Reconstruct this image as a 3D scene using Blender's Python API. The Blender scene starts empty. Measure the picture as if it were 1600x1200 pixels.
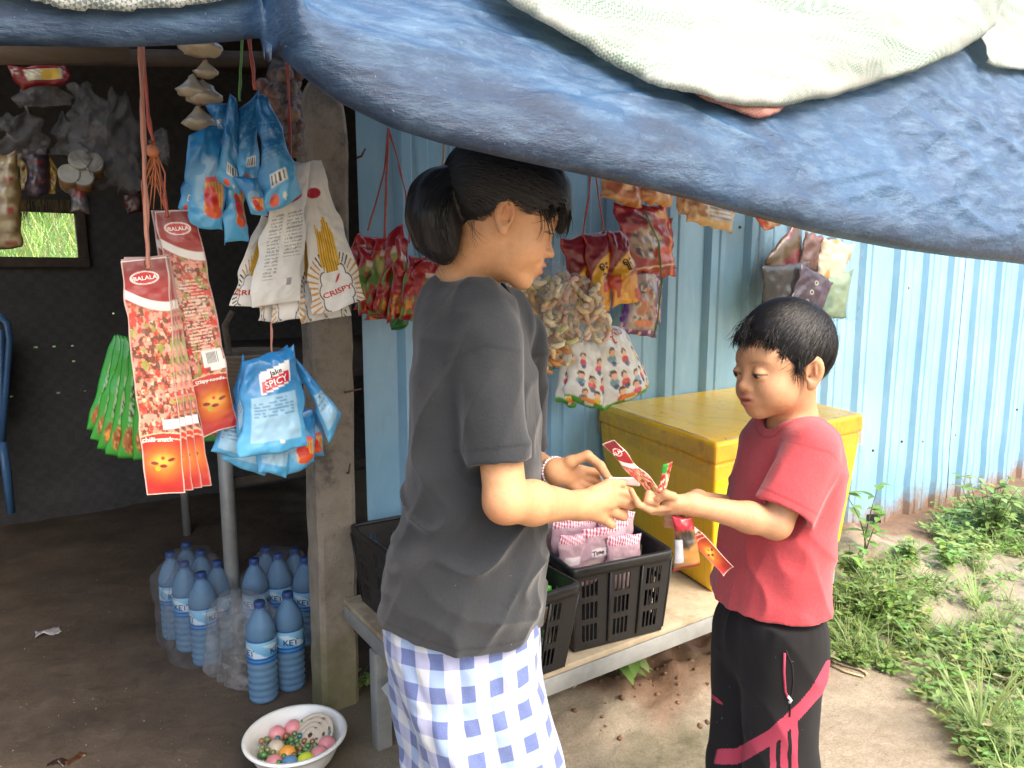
import bpy, bmesh, math, random
import numpy as np
from mathutils import Vector, Matrix

random.seed(7)
RNG = np.random.default_rng(11)
scene = bpy.context.scene
COL = scene.collection
R = math.radians

# ------------------------------------------------------------------ camera geometry
FPX, PITCH, CAMH = 1150.0, R(8.4), 1.25
CA, SA = math.cos(PITCH), math.sin(PITCH)

def ray(px, py):
    cx = (px - 800) / FPX; cy = (600 - py) / FPX
    return Vector((cx, CA + cy * SA, -SA + cy * CA))

def at(px, py, Y):
    d = ray(px, py); return Vector((0, 0, CAMH)) + d * (Y / d.y)

def atz(px, py, z):
    d = ray(px, py); return Vector((0, 0, CAMH)) + d * ((z - CAMH) / d.z)

# the wall frame: s runs along the blue wall (to the right and away), t comes out of it, z is up
WU = Vector((0.829, 0.559, 0.0)); WN = Vector((0.559, -0.829, 0.0))
W0 = Vector((-0.4535, 2.06, 0.0))

def W(s, t, z=0.0):
    return W0 + WU * s + WN * t + Vector((0, 0, z))

def toW(p):
    d = p - W0
    return d.dot(WU), d.dot(WN), p.z

def att(px, py, t):
    d = ray(px, py); o = Vector((0, 0, CAMH))
    k = (t - (o - W0).dot(WN)) / d.dot(WN)
    return o + d * k

def proj(p):
    dx, dy, dz = p[0], p[1], p[2] - CAMH
    dep = dy * CA - dz * SA; up = dy * SA + dz * CA
    return 800 + FPX * dx / dep, 600 - FPX * up / dep

# ------------------------------------------------------------------ noise
def _hash(ix, iy, iz, seed):
    h = (ix.astype(np.int64) * 374761393 + iy.astype(np.int64) * 668265263 + iz.astype(np.int64) * 2147483647 + seed * 144665) & 0x7fffffff
    h = ((h ^ (h >> 13)) * 1274126177) & 0x7fffffff
    h = ((h ^ (h >> 16)) * 668265263) & 0x7fffffff
    return ((h ^ (h >> 15)) & 0xffff) / 65535.0

def vnoise(x, y=0.0, z=0.0, seed=0):
    """value noise in -1..1, arrays broadcast"""
    x, y, z = np.broadcast_arrays(np.asarray(x, float), np.asarray(y, float), np.asarray(z, float))
    ix, iy, iz = np.floor(x), np.floor(y), np.floor(z)
    fx, fy, fz = x - ix, y - iy, z - iz
    fx = fx * fx * (3 - 2 * fx); fy = fy * fy * (3 - 2 * fy); fz = fz * fz * (3 - 2 * fz)
    r = 0
    for a in (0, 1):
        for b in (0, 1):
            for c in (0, 1):
                w = (fx if a else 1 - fx) * (fy if b else 1 - fy) * (fz if c else 1 - fz)
                r = r + w * _hash(ix + a, iy + b, iz + c, seed)
    return r * 2 - 1

def fbm(x, y=0.0, z=0.0, seed=0, o=4):
    r = 0; a = 1.0; f = 1.0
    for i in range(o):
        r = r + a * vnoise(np.asarray(x) * f, np.asarray(y) * f, np.asarray(z) * f, seed + i * 17)
        a *= .5; f *= 2.03
    return r

def sstep(a, b, x):
    t = np.clip((x - a) / (b - a), 0, 1); return t * t * (3 - 2 * t)

# ------------------------------------------------------------------ object helpers
def lin(c):
    """sRGB 0..255 -> linear tuple"""
    def f(v):
        v /= 255.0
        return v / 12.92 if v <= .04045 else ((v + .055) / 1.055) ** 2.4
    return np.array([f(v) for v in c])

def tag(o, label=None, cat=None, group=None, kind=None):
    if label: o['label'] = label
    if cat: o['category'] = cat
    if group: o['group'] = group
    if kind: o['kind'] = kind
    return o

def empty(name, loc, rz=0.0):
    o = bpy.data.objects.new(name, None); COL.objects.link(o)
    o.location = loc; o.rotation_euler = (0, 0, rz); o.empty_display_size = .05
    return o

def mesh_obj(name, verts, faces, mat=None, parent=None, smooth=True, cols=None, attrs=None, loc=None, uv=None, mats=None, midx=None):
    """verts are world coordinates (or parent-local when local parent has no offset); loc re-centres the origin"""
    V = np.asarray(verts, dtype=np.float64).reshape(-1, 3)
    if loc is None:
        if parent is None:
            loc = Vector((float(V[:, 0].mean()), float(V[:, 1].mean()), float(V[:, 2].min())))
        else:
            loc = Vector((0, 0, 0))
    off = np.array(loc)
    me = bpy.data.meshes.new(name)
    base = off if parent is None else np.array(parent.location) + off
    me.from_pydata((V - base).tolist(), [], [tuple(int(i) for i in f) for f in faces])
    if smooth:
        me.polygons.foreach_set('use_smooth', np.ones(len(me.polygons), dtype=bool))
    if cols is not None:
        a = me.color_attributes.new('Col', 'FLOAT_COLOR', 'POINT')
        c = np.ones((len(V), 4), dtype=np.float32); c[:, :3] = cols
        a.data.foreach_set('color', c.ravel())
    if attrs:
        for k, v in attrs.items():
            a = me.attributes.new(k, 'FLOAT', 'POINT'); a.data.foreach_set('value', np.asarray(v, dtype=np.float32))
    if uv is not None:
        l = me.uv_layers.new(name='UVMap'); idx = np.zeros(len(me.loops), dtype=np.int32)
        me.loops.foreach_get('vertex_index', idx)
        l.data.foreach_set('uv', np.asarray(uv, dtype=np.float32)[idx].ravel())
    for m in (mats or ([mat] if mat else [])): me.materials.append(m)
    if midx is not None: me.polygons.foreach_set('material_index', np.asarray(midx, dtype=np.int32))
    me.update()
    o = bpy.data.objects.new(name, me); COL.objects.link(o)
    o.location = loc
    if parent is not None: o.parent = parent
    return o

class MB:
    """collects geometry (world coordinates) into one mesh"""
    def __init__(s): s.v = []; s.f = []; s.c = []; s.n = 0; s.col = (1, 1, 1)
    def add(s, v, f, col=None):
        v = np.asarray(v, float).reshape(-1, 3); k = s.n
        s.v.append(v); s.f += [tuple(int(i) + k for i in q) for q in f]; s.n += len(v)
        c = np.asarray(s.col if col is None else col, float)
        s.c.append(np.broadcast_to(c, (len(v), 3)) if c.ndim == 1 else c)
        return s
    def box(s, o, ax, ay, az, bev=0.0, col=None):
        """box from a corner and three edge vectors, chamfered by bev"""
        bm = bmesh.new(); o, ax, ay, az = Vector(o), Vector(ax), Vector(ay), Vector(az)
        vs = [bm.verts.new(o + ax * i + ay * j + az * k) for k in (0, 1) for j in (0, 1) for i in (0, 1)]
        for q in ((0, 2, 3, 1), (4, 5, 7, 6), (0, 1, 5, 4), (2, 6, 7, 3), (0, 4, 6, 2), (1, 3, 7, 5)):
            bm.faces.new([vs[i] for i in q])
        bmesh.ops.recalc_face_normals(bm, faces=bm.faces)
        if bev > 0: bmesh.ops.bevel(bm, geom=list(bm.edges), offset=bev, segments=2, profile=.5, affect='EDGES')
        s.bm(bm, col); return s
    def bm(s, bm, col=None):
        bm.verts.index_update()
        s.add([v.co[:] for v in bm.verts], [[v.index for v in f.verts] for f in bm.faces], col); bm.free(); return s
    def tube(s, pts, rad, n=8, col=None, caps=True, flat=1.0):
        pts = [Vector(p) for p in pts]; m = len(pts)
        rad = [rad] * m if not hasattr(rad, '__len__') else list(rad)
        T = [(pts[min(i + 1, m - 1)] - pts[max(i - 1, 0)]).normalized() for i in range(m)]
        up = Vector((0, 0, 1)) if abs(T[0].z) < .9 else Vector((1, 0, 0))
        a = T[0].cross(up).normalized(); V = []; F = []
        for i in range(m):
            a = (a - T[i] * a.dot(T[i])).normalized(); b = T[i].cross(a)
            for j in range(n):
                th = 2 * math.pi * j / n
                V.append(pts[i] + (a * math.cos(th) + b * math.sin(th) * flat) * rad[i])
        for i in range(m - 1):
            for j in range(n):
                k = (j + 1) % n; F.append((i * n + j, i * n + k, (i + 1) * n + k, (i + 1) * n + j))
        if caps: F.append(tuple(range(n))[::-1]); F.append(tuple((m - 1) * n + j for j in range(n)))
        s.add([v[:] for v in V], F, col); return s
    def lathe(s, c, prof, n=24, M=None, col=None, squash=None):
        """profile [(r,z)...] about +z at c, optional 3x3 matrix"""
        V = []; F = []; c = Vector(c)
        for (r, z) in prof:
            for j in range(n):
                th = 2 * math.pi * j / n; p = Vector((r * math.cos(th), r * math.sin(th), z))
                V.append(c + (M @ p if M is not None else p))
        for i in range(len(prof) - 1):
            for j in range(n):
                k = (j + 1) % n; F.append((i * n + j, i * n + k, (i + 1) * n + k, (i + 1) * n + j))
        s.add([v[:] for v in V], F, col); return s
    def ball(s, c, r, n=12, col=None, M=None):
        prof = [(max(1e-5, r * math.sin(math.pi * i / n)), -r * math.cos(math.pi * i / n)) for i in range(n + 1)]
        return s.lathe(c, prof, n * 2 if n < 10 else 20, M, col)
    def build(s, name, mat, parent=None, smooth=True, loc=None, usecol=False):
        return mesh_obj(name, np.concatenate(s.v), s.f, mat, parent, smooth, np.concatenate(s.c) if usecol else None, loc=loc)

def auto_smooth(o, ang=35):
    me = o.data
    try: me.set_sharp_from_angle(angle=R(ang))
    except Exception: pass
    return o

# ------------------------------------------------------------------ material helpers
class NT:
    def __init__(s, name):
        s.m = bpy.data.materials.new(name); s.m.use_nodes = True; s.t = s.m.node_tree; s.t.nodes.clear()
        s.out = s.t.nodes.new('ShaderNodeOutputMaterial')
    def n(s, typ, **kw):
        nd = s.t.nodes.new(typ)
        for k, v in kw.items():
            if k[0] == 'i' and k[1:].isdigit(): k = int(k[1:])
            if isinstance(k, int) or k in nd.inputs:
                if hasattr(v, 'is_linked') or isinstance(v, bpy.types.NodeSocket): s.t.links.new(v, nd.inputs[k])
                else:
                    try: nd.inputs[k].default_value = v
                    except Exception: nd.inputs[k].default_value = (*v, 1.0) if len(v) == 3 else v
            else: setattr(nd, k, v)
        return nd
    def link(s, a, b): s.t.links.new(a, b)
    def coord(s, kind='Object'): return s.n('ShaderNodeTexCoord').outputs[kind]
    def mapped(s, scale=(1, 1, 1), kind='Object', rot=(0, 0, 0)):
        m = s.n('ShaderNodeMapping'); s.link(s.coord(kind), m.inputs['Vector'])
        m.inputs['Scale'].default_value = scale; m.inputs['Rotation'].default_value = rot
        return m.outputs[0]
    def noise(s, scale=5, detail=4, rough=.6, vec=None, dist=0.0):
        nd = s.n('ShaderNodeTexNoise', Scale=float(scale), Detail=float(detail), Roughness=float(rough), Distortion=float(dist))
        if vec is not None: s.link(vec, nd.inputs['Vector'])
        return nd.outputs['Fac']
    def ramp(s, fac, stops, interp='LINEAR'):
        nd = s.n('ShaderNodeValToRGB'); s.link(fac, nd.inputs['Fac']); cr = nd.color_ramp; cr.interpolation = interp
        while len(cr.elements) < len(stops): cr.elements.new(.5)
        for e, (p, c) in zip(cr.elements, stops):
            e.position = p; e.color = (*c, 1) if hasattr(c, '__len__') else (c, c, c, 1)
        return nd.outputs['Color']
    def mix(s, fac, a, b, mode='MIX'):
        nd = s.n('ShaderNodeMix', data_type='RGBA', blend_type=mode)
        for k, v in ((0, fac), (6, a), (7, b)):
            if isinstance(v, bpy.types.NodeSocket): s.link(v, nd.inputs[k])
            elif k == 0: nd.inputs[0].default_value = v
            else: nd.inputs[k].default_value = (*v, 1) if len(v) == 3 else v
        return nd.outputs[2]
    def math(s, op, a, b=0.0, c=None, clamp=False):
        nd = s.n('ShaderNodeMath', operation=op, use_clamp=clamp)
        for k, v in ((0, a), (1, b)) + (((2, c),) if c is not None else ()):
            if isinstance(v, bpy.types.NodeSocket): s.link(v, nd.inputs[k])
            else: nd.inputs[k].default_value = v
        return nd.outputs[0]
    def bump(s, h, strength=.3, dist=.01, normal=None):
        nd = s.n('ShaderNodeBump', Strength=strength, Distance=dist); s.link(h, nd.inputs['Height'])
        if normal is not None: s.link(normal, nd.inputs['Normal'])
        return nd.outputs[0]
    def attr(s, name, out='Fac'): return s.n('ShaderNodeAttribute', attribute_name=name).outputs[out]
    def pbsdf(s, color, rough=.5, normal=None, finish=True, **kw):
        p = s.n('ShaderNodeBsdfPrincipled')
        for k, v in (('Base Color', color), ('Roughness', rough)) + tuple((k.replace('_', ' '), v) for k, v in kw.items()):
            if isinstance(v, bpy.types.NodeSocket): s.link(v, p.inputs[k])
            else: p.inputs[k].default_value = (*v, 1) if hasattr(v, '__len__') and len(v) == 3 and k.endswith('Color') else v
        if normal is not None: s.link(normal, p.inputs['Normal'])
        if finish: s.link(p.outputs[0], s.out.inputs['Surface'])
        return p

def L(*c): return tuple(float(x) for x in lin(c))

def simple_mat(name, col, rough=.5, var=.25, nscale=20, bumpn=60, bump=.15, bdist=.004, **kw):
    """one-colour surface with mottling, dirt and a fine bump"""
    t = NT(name); v = t.mapped()
    n = t.noise(nscale, 5, .65, v)
    c = t.mix(t.ramp(n, [(.3, 0), (.7, 1)]), tuple(x * (1 - var) for x in col), tuple(min(1, x * (1 + var)) for x in col))
    rr = t.math('MULTIPLY_ADD', n, .3, max(0, rough - .15))
    t.pbsdf(c, rr, t.bump(t.noise(bumpn, 4, .6, v), bump, bdist), **kw)
    return t.m
# ================================================================== camera, light, sky
cam = bpy.data.cameras.new('camera'); co = bpy.data.objects.new('camera', cam); COL.objects.link(co)
co.location = (0, 0, CAMH); co.rotation_euler = (R(90) - PITCH, 0, 0)
cam.sensor_width = 36; cam.lens = 36 * FPX / 1600; cam.clip_start = .02; cam.clip_end = 3000
scene.camera = co
SUN_EL, SUN_AZ = R(50), R(132)      # azimuth clockwise from +Y: behind the camera on its right
world = bpy.data.worlds.new('World'); scene.world = world; world.use_nodes = True
wt = world.node_tree; wt.nodes.clear()
sky = wt.nodes.new('ShaderNodeTexSky'); sky.sky_type = 'NISHITA'; sky.sun_disc = False
sky.sun_elevation = SUN_EL; sky.sun_rotation = SUN_AZ; sky.air_density = 1.2; sky.dust_density = 6.0; sky.ozone_density = .6
bg = wt.nodes.new('ShaderNodeBackground'); bg.inputs['Strength'].default_value = .15
wo = wt.nodes.new('ShaderNodeOutputWorld'); wt.links.new(sky.outputs[0], bg.inputs[0]); wt.links.new(bg.outputs[0], wo.inputs[0])
sun = bpy.data.lights.new('sun', 'SUN'); sun.energy = .55; sun.angle = R(35); sun.color = (1, .96, .9)
so = bpy.data.objects.new('sun', sun); COL.objects.link(so); so.location = (3, -3, 6)
sd = Vector((math.sin(SUN_AZ) * math.cos(SUN_EL), math.cos(SUN_AZ) * math.cos(SUN_EL), math.sin(SUN_EL)))
so.rotation_euler = sd.to_track_quat('Z', 'Y').to_euler()
vs = scene.view_settings
scene.display_settings.display_device = 'sRGB'; vs.view_transform = 'Standard'; vs.look = 'None'; vs.gamma = 1; vs.exposure = 1.70
scene.cycles.max_bounces = 8; scene.cycles.transparent_max_bounces = 16; scene.cycles.caustics_reflective = False; scene.cycles.caustics_refractive = False
scene.cycles.sample_clamp_indirect = 6

# ================================================================== ground
def ground_height(x, y):
    s = (x - W0.x) * WU.x + (y - W0.y) * WU.y; t = (x - W0.x) * WN.x + (y - W0.y) * WN.y
    out = sstep(.1, .5, s) * sstep(-.05, .1, t)
    h = .010 * fbm(x * 2.2, y * 2.2, 0, 3) + .004 * fbm(x * 11, y * 11, 0, 5, 3)
    bank = sstep(1.35, 1.8, s) * (.035 + .17 * np.exp(-((s - 2.02) / .34) ** 2)) * (sstep(.85, .05, t) * sstep(-.3, .0, t)) * (1 + .35 * fbm(x * 5, y * 5, 0, 8, 3))
    heap = .05 * np.exp(-(((s - .95) / .35) ** 2 + ((t - .42) / .25) ** 2)) * (1 + .5 * fbm(x * 16, y * 16, 0, 9, 3))
    rough = out * (.010 * fbm(x * 18, y * 18, 0, 12, 3)) * sstep(1.0, .5, t)
    slope = -.05 * sstep(2.3, 3.2, s)
    back = .34 * np.clip(-t - 3.2, 0, 9)
    return h + bank + heap + rough + slope + back

gx = np.concatenate([-np.geomspace(60, 2.6, 22), np.linspace(-2.5, 3.6, 245), np.geomspace(3.7, 60, 22)])
gy = np.concatenate([-np.geomspace(60, 1.1, 22), np.linspace(-1, 6.2, 289), np.geomspace(6.3, 60, 22)])
gx = np.concatenate([[-400], gx, [400]]); gy = np.concatenate([[-400], gy, [400]])
GX, GY = np.meshgrid(gx, gy, indexing='ij'); GZ = ground_height(GX, GY)
nx, ny = GX.shape; ii = np.arange(nx * ny).reshape(nx, ny)
GF = np.stack([ii[:-1, :-1], ii[1:, :-1], ii[1:, 1:], ii[:-1, 1:]], -1).reshape(-1, 4)
GS = (GX - W0.x) * WU.x + (GY - W0.y) * WU.y; GT = (GX - W0.x) * WN.x + (GY - W0.y) * WN.y
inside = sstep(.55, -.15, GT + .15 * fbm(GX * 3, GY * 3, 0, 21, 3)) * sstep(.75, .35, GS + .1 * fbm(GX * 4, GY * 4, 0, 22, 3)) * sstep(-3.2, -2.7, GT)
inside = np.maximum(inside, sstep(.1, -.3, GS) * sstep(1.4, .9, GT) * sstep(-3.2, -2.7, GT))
red = sstep(.25, .7, np.exp(-(((GS - 1.0) / .55) ** 2 + ((GT - .35) / .33) ** 2)) + sstep(1.3, 1.8, GS) * sstep(.55, .1, GT) * .8 + .25 * fbm(GX * 7, GY * 7, 0, 31, 3))
moss = np.clip(sstep(.3, .75, np.exp(-(((GS - .35) / .5) ** 2 + ((GT - .85) / .35) ** 2)) + .35 * fbm(GX * 5, GY * 5, 0, 41, 4)) + .55 * np.exp(-(((GS + .05) / .25) ** 2 + ((GT - .15) / .2) ** 2)), 0, 1)
t = NT('packed_earth'); v = t.mapped()
n1 = t.noise(3.0, 8, .65, v); n2 = t.noise(26, 8, .7, v); n3 = t.noise(160, 4, .7, v)
dry = t.mix(t.ramp(n1, [(.3, 0), (.7, 1)]), (.24, .195, .135), (.37, .32, .235))
dry = t.mix(t.ramp(n2, [(.4, 0), (.75, .65)]), dry, (.46, .40, .32))
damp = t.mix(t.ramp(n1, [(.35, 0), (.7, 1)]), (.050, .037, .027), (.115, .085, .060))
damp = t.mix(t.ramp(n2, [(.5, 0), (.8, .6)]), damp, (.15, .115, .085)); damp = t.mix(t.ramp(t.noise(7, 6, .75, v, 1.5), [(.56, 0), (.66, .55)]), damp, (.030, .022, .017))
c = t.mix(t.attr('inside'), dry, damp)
c = t.mix(t.math('MULTIPLY', t.attr('red'), .9), c, t.mix(n2, (.10, .050, .028), (.27, .15, .085)))
c = t.mix(t.math('MULTIPLY', t.math('MULTIPLY', t.attr('moss'), t.ramp(n2, [(.3, .2), (.6, 1)])), .8), c, (.075, .078, .035))
c = t.mix(t.ramp(n3, [(.35, .35), (.6, 0)]), c, (.06, .045, .03))
b = t.bump(n3, .5, .004, t.bump(n2, .5, .012))
t.pbsdf(c, t.math('MULTIPLY_ADD', n2, .3, .6), b)
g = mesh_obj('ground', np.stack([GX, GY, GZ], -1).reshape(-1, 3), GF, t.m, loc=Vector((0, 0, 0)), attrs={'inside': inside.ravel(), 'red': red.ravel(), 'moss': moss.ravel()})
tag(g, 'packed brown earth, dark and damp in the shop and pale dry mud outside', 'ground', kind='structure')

def gz(x, y): return float(ground_height(np.array(x), np.array(y)))
def gW(s, t, dz=0.0):
    p = W(s, t); return Vector((p.x, p.y, gz(p.x, p.y) + dz))

# ================================================================== blue metal wall
t = NT('blue_painted_sheet'); v = t.mapped()
n1 = t.noise(2.2, 6, .6, v); n2 = t.noise(9, 6, .7, t.mapped((3, 3, .6))); n3 = t.noise(70, 3, .6, v)
c = t.mix(t.ramp(n1, [(.3, 0), (.7, 1)]), (.195, .39, .56), (.265, .475, .64))
c = t.mix(t.ramp(n2, [(.5, 0), (.8, .5)]), c, (.40, .58, .70))
c = t.mix(t.ramp(n2, [(.25, .45), (.42, 0)]), c, (.15, .30, .42))
z = t.n('ShaderNodeSeparateXYZ'); t.link(t.coord('Object'), z.inputs[0])
rz = t.math('ADD', z.outputs['Z'], t.math('MULTIPLY', t.math('SUBTRACT', t.noise(5, 6, .7, v), .5), .50))
rust = t.ramp(rz, [(.0, 1), (.13, 0)])
c = t.mix(t.math('MULTIPLY', rust, .9), c, t.mix(n3, (.16, .07, .03), (.32, .20, .12)))
t.pbsdf(c, t.math('MULTIPLY_ADD', rust, .4, .36), t.bump(n1, .15, .02), Metallic=.0, Coat_Weight=.15)
M_BLUEWALL = t.m
ribs_px = [1046, 1111, 1171, 1235, 1299, 1347, 1398, 1443, 1482, 1522, 1557]
ribs = [toW(att(p, 500, 0.0))[0] for p in ribs_px]
stp = np.diff(ribs).mean()
ribs = [ribs[0] - stp * k for k in range(6, 0, -1) if ribs[0] - stp * k > .1] + ribs + [ribs[-1] + stp * k for k in range(1, 12)]
wall = empty('metal_wall', W(0, 0)); tag(wall, 'light blue corrugated metal sheet wall with a rusty muddy bottom', 'wall')
def wall_panel(s0, s1, rr, lift, z0f, top=2.35):
    pr = [(s0, 0)]
    for r in rr:
        pr += [(r - .056, 0), (r - .040, .026), (r - .012, .026), (r - .006, .020), (r + .006, .020), (r + .012, .026), (r + .040, .026), (r + .056, 0)]
    pr += [(s1, 0)]
    for k in range(len(rr)):
        pass
    # shallow stiffening swage between the ribs
    out = []
    for a, b in zip(pr[:-1], pr[1:]):
        out.append(a)
        if b[0] - a[0] > .12:
            m = (a[0] + b[0]) / 2
            out += [(m - .010, a[1]), (m - .004, a[1] + .004), (m + .004, a[1] + .004), (m + .010, a[1])]
    out.append(pr[-1]); zs = np.concatenate([[0, .03, .07, .12, .2, .3], np.linspace(.45, top, 10)])
    V = []; F = []; m = len(out)
    for side in (0, 1):
        for z_ in zs:
            for (s, d) in out:
                zb = z0f(s); zz = zb + (top - zb) * (z_ / top)
                ding = .006 * float(vnoise(s * 2.1, zz * 1.6, 0, 5)) + .012 * math.exp(-((zz - .1) / .12) ** 2) * float(vnoise(s * 7, zz * 5, 0, 6))
                V.append(W(s, d + lift + ding - side * .0012, zz)[:])
    nz = len(zs)
    for i in range(nz - 1):
        for j in range(m - 1):
            a = i * m + j; F.append((a, a + 1, a + m + 1, a + m)); a += nz * m; F.append((a, a + m, a + m + 1, a + 1))
    o = mesh_obj('wall_sheet', V, F, M_BLUEWALL, wall, smooth=True); auto_smooth(o, 25)
edges = [0.035, .62, 1.32, 2.02, 2.72, 3.62, 4.5, 5.6]
edges = [min([ribs[i] + stp * .5 for i in range(len(ribs))] + [.035], key=lambda q: abs(q - e)) for e in edges]
for k, (a, b) in enumerate(zip(edges[:-1], edges[1:])):
    def zf(s, k=k):
        base = gz(*W(s, 0)[:2]) - .03
        if k == 0: return .06
        if k == 3: return base + .03 + .05 * max(0, float(vnoise(s * 6, 0, 0, 2)))
        return base + (.075 if 2.60 < s < 2.80 else 0)
    wall_panel(a, b + .03, [r for r in ribs if a < r < b], .0028 * (k % 2), zf)
M_SCREW = simple_mat('dull_dark_screw', (.05, .04, .04), .5)
mb_sc = [(1113, 208 * .375 + 270), ]
for (px, py) in [(1157, 355), (1126, 385), (1387, 368), (1312, 368 + 60), (1121, 490), (1210, 350), (1442, 690), (1493, 680), (1535, 676), (1365, 704), (1410, 690), (1420, 450), (1590, 640)]:
    p = att(px, py, .004); m = MB(); m.tube([p - WN * .01, p + WN * .001, p + WN * .002], [.006, .006, .003], 8); m.build('screw', M_SCREW, wall)

# ================================================================== concrete post with a pointed top
t = NT('old_concrete'); v = t.mapped()
n1 = t.noise(7, 8, .7, v); n2 = t.noise(45, 6, .75, v); n3 = t.noise(130, 3, .6, v)
c = t.mix(t.ramp(n1, [(.3, 0), (.7, 1)]), (.19, .155, .115), (.36, .315, .25))
c = t.mix(t.ramp(n2, [(.2, .9), (.42, 0)]), c, (.07, .055, .045))
z = t.n('ShaderNodeSeparateXYZ'); t.link(t.coord('Object'), z.inputs[0])
zz = t.math('ADD', z.outputs['Z'], t.math('MULTIPLY', t.math('SUBTRACT', n1, .5), .5))
c = t.mix(t.ramp(zz, [(.02, .9), (.34, 0)]), c, (.13, .125, .05))
c = t.mix(t.math('MULTIPLY', t.ramp(zz, [(1.3 / 2, 0), (1.55 / 2, 1)]), t.ramp(n1, [(.45, 0), (.6, .8)])), c, (.05, .045, .042))
t.pbsdf(c, .9, t.bump(n3, .5, .003, t.bump(n2, .6, .008)))
M_CONC = t.m
post = empty('concrete_post', W(-.07, 0)); tag(post, 'weathered square concrete post with a pointed top, nails and green moss at its foot', 'post')
def post_mesh():
    V = []; F = []; hw = .056; hd = .055
    prof = [(z, 1.0) for z in np.linspace(-.05, 1.62, 60)] + [(1.66, .95), (1.70, .82), (1.735, .62), (1.76, .40), (1.775, .16)]
    m = 24
    for (z, k) in prof:
        for j in range(m):
            th = 2 * math.pi * (j + .5) / m; cx, cy = math.cos(th), math.sin(th); q = 1 / max(abs(cx), abs(cy)); q = min(q, 1.36)
            a = cx * q * hw * k; b = cy * q * hd * (k if z > 1.65 else 1)
            p = W(-.07 + a, b, z); w = .003 * float(fbm(p.x * 18, p.y * 18, p.z * 14, 4, 3))
            V.append((p + (WU * cx + WN * cy) * w + WU * (.012 * (z - .9)))[:])
    for i in range(len(prof) - 1):
        for j in range(m):
            k = (j + 1) % m; F.append((i * m + j, i * m + k, (i + 1) * m + k, (i + 1) * m + j))
    F.append(tuple((len(prof) - 1) * m + j for j in range(m)))
    o = mesh_obj('post_body', V, F, M_CONC, post); auto_smooth(o, 30)
post_mesh()
M_RUST = simple_mat('rusty_iron', (.10, .05, .03), .8, .5)
for (px, py, dx, dz) in [(537, 612, .045, .006), (542, 738, .004, .028), (548, 970, .006, -.03), (562, 245, .01, .02)]:
    p = att(px, py, .05); MB().tube([p - WN * .02, p + WN * .012, p + WN * .016 + WU * dx + Vector((0, 0, dz))], [.003, .003, .0025], 6).build('nail', M_RUST, post)

# ================================================================== dark shop shell
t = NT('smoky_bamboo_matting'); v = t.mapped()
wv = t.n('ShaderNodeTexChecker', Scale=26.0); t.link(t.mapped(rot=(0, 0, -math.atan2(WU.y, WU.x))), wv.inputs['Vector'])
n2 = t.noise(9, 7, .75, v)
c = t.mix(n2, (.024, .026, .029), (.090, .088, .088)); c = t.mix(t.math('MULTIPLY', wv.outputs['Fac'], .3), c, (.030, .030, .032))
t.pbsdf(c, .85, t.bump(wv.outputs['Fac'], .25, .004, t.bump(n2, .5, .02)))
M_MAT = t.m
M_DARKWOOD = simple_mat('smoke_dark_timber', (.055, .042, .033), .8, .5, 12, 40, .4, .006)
TB = -2.45
def back_wall():
    pa, pb = toW(att(-40, 300, TB))[0], toW(att(113, 300, TB))[0]
    z0 = att(60, 402, TB).z; z1 = att(60, 322, TB).z - .03
    ss = sorted(set(np.round(np.arange(-3.2, 3.2, .04), 4))); zs = list(np.arange(-.05, 2.5, .04))
    V = []; F = []
    S_ = np.array(ss); Z_ = np.array(zs)
    for s in ss:
        # snap to the window edges
        for z in zs:
            s2 = pa if abs(s - pa) < .02 else pb if abs(s - pb) < .02 else s
            z2 = z0 if abs(z - z0) < .02 else z1 if abs(z - z1) < .02 else z
            V.append(W(s2, TB + .008 * float(vnoise(s * 9, z * 14, 0, 3)), z2)[:])
    nzz = len(zs); rr = random.Random(3)
    for i in range(len(ss) - 1):
        for j in range(nzz - 1):
            sc, zc = (ss[i] + ss[i + 1]) / 2, (zs[j] + zs[j + 1]) / 2
            if pa < sc < pb and z0 < zc < z1: continue
            q = (i * nzz + j, (i + 1) * nzz + j, (i + 1) * nzz + j + 1, i * nzz + j + 1)
            if .62 < zc < 1.1 and -1.3 < sc < 0.2 and rr.random() < .05:
                c = sum((Vector(V[k]) for k in q), Vector()) / 4; b = len(V); h = .0035 + .002 * rr.random()
                for (a_, b_) in ((-1, -1), (1, -1), (1, 1), (-1, 1)): V.append((c + WU * a_ * h * 1.5 + Vector((0, 0, b_ * h)))[:])
                for k in range(4): F.append((q[k], q[(k + 1) % 4], b + (k + 1) % 4, b + k))
            else: F.append(q)
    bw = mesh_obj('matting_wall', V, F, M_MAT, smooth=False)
    md = bw.modifiers.new('thickness', 'SOLIDIFY'); md.thickness = .012
    tag(bw, 'dark woven bamboo back wall of the shop, with pinholes and a square window', 'wall')
    return pa, pb, z0, z1
pa, pb, wz0, wz1 = back_wall()
# window surround
m = MB(); m.box(W(pa - .05, TB + .012, wz0 - .05), WU * (pb - pa + .1), WN * .05, Vector((0, 0, .05)), .004)
o = m.build('window_frame', M_DARKWOOD); m2 = MB(); m2.box(W(pb, TB + .012, wz0), WU * .045, WN * .05, Vector((0, 0, wz1 - wz0 + .1)), .004)
o2 = m2.build('frame_post', M_DARKWOOD, o); tag(o, 'dark timber sill and post round the bright window opening', 'window frame')
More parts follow.
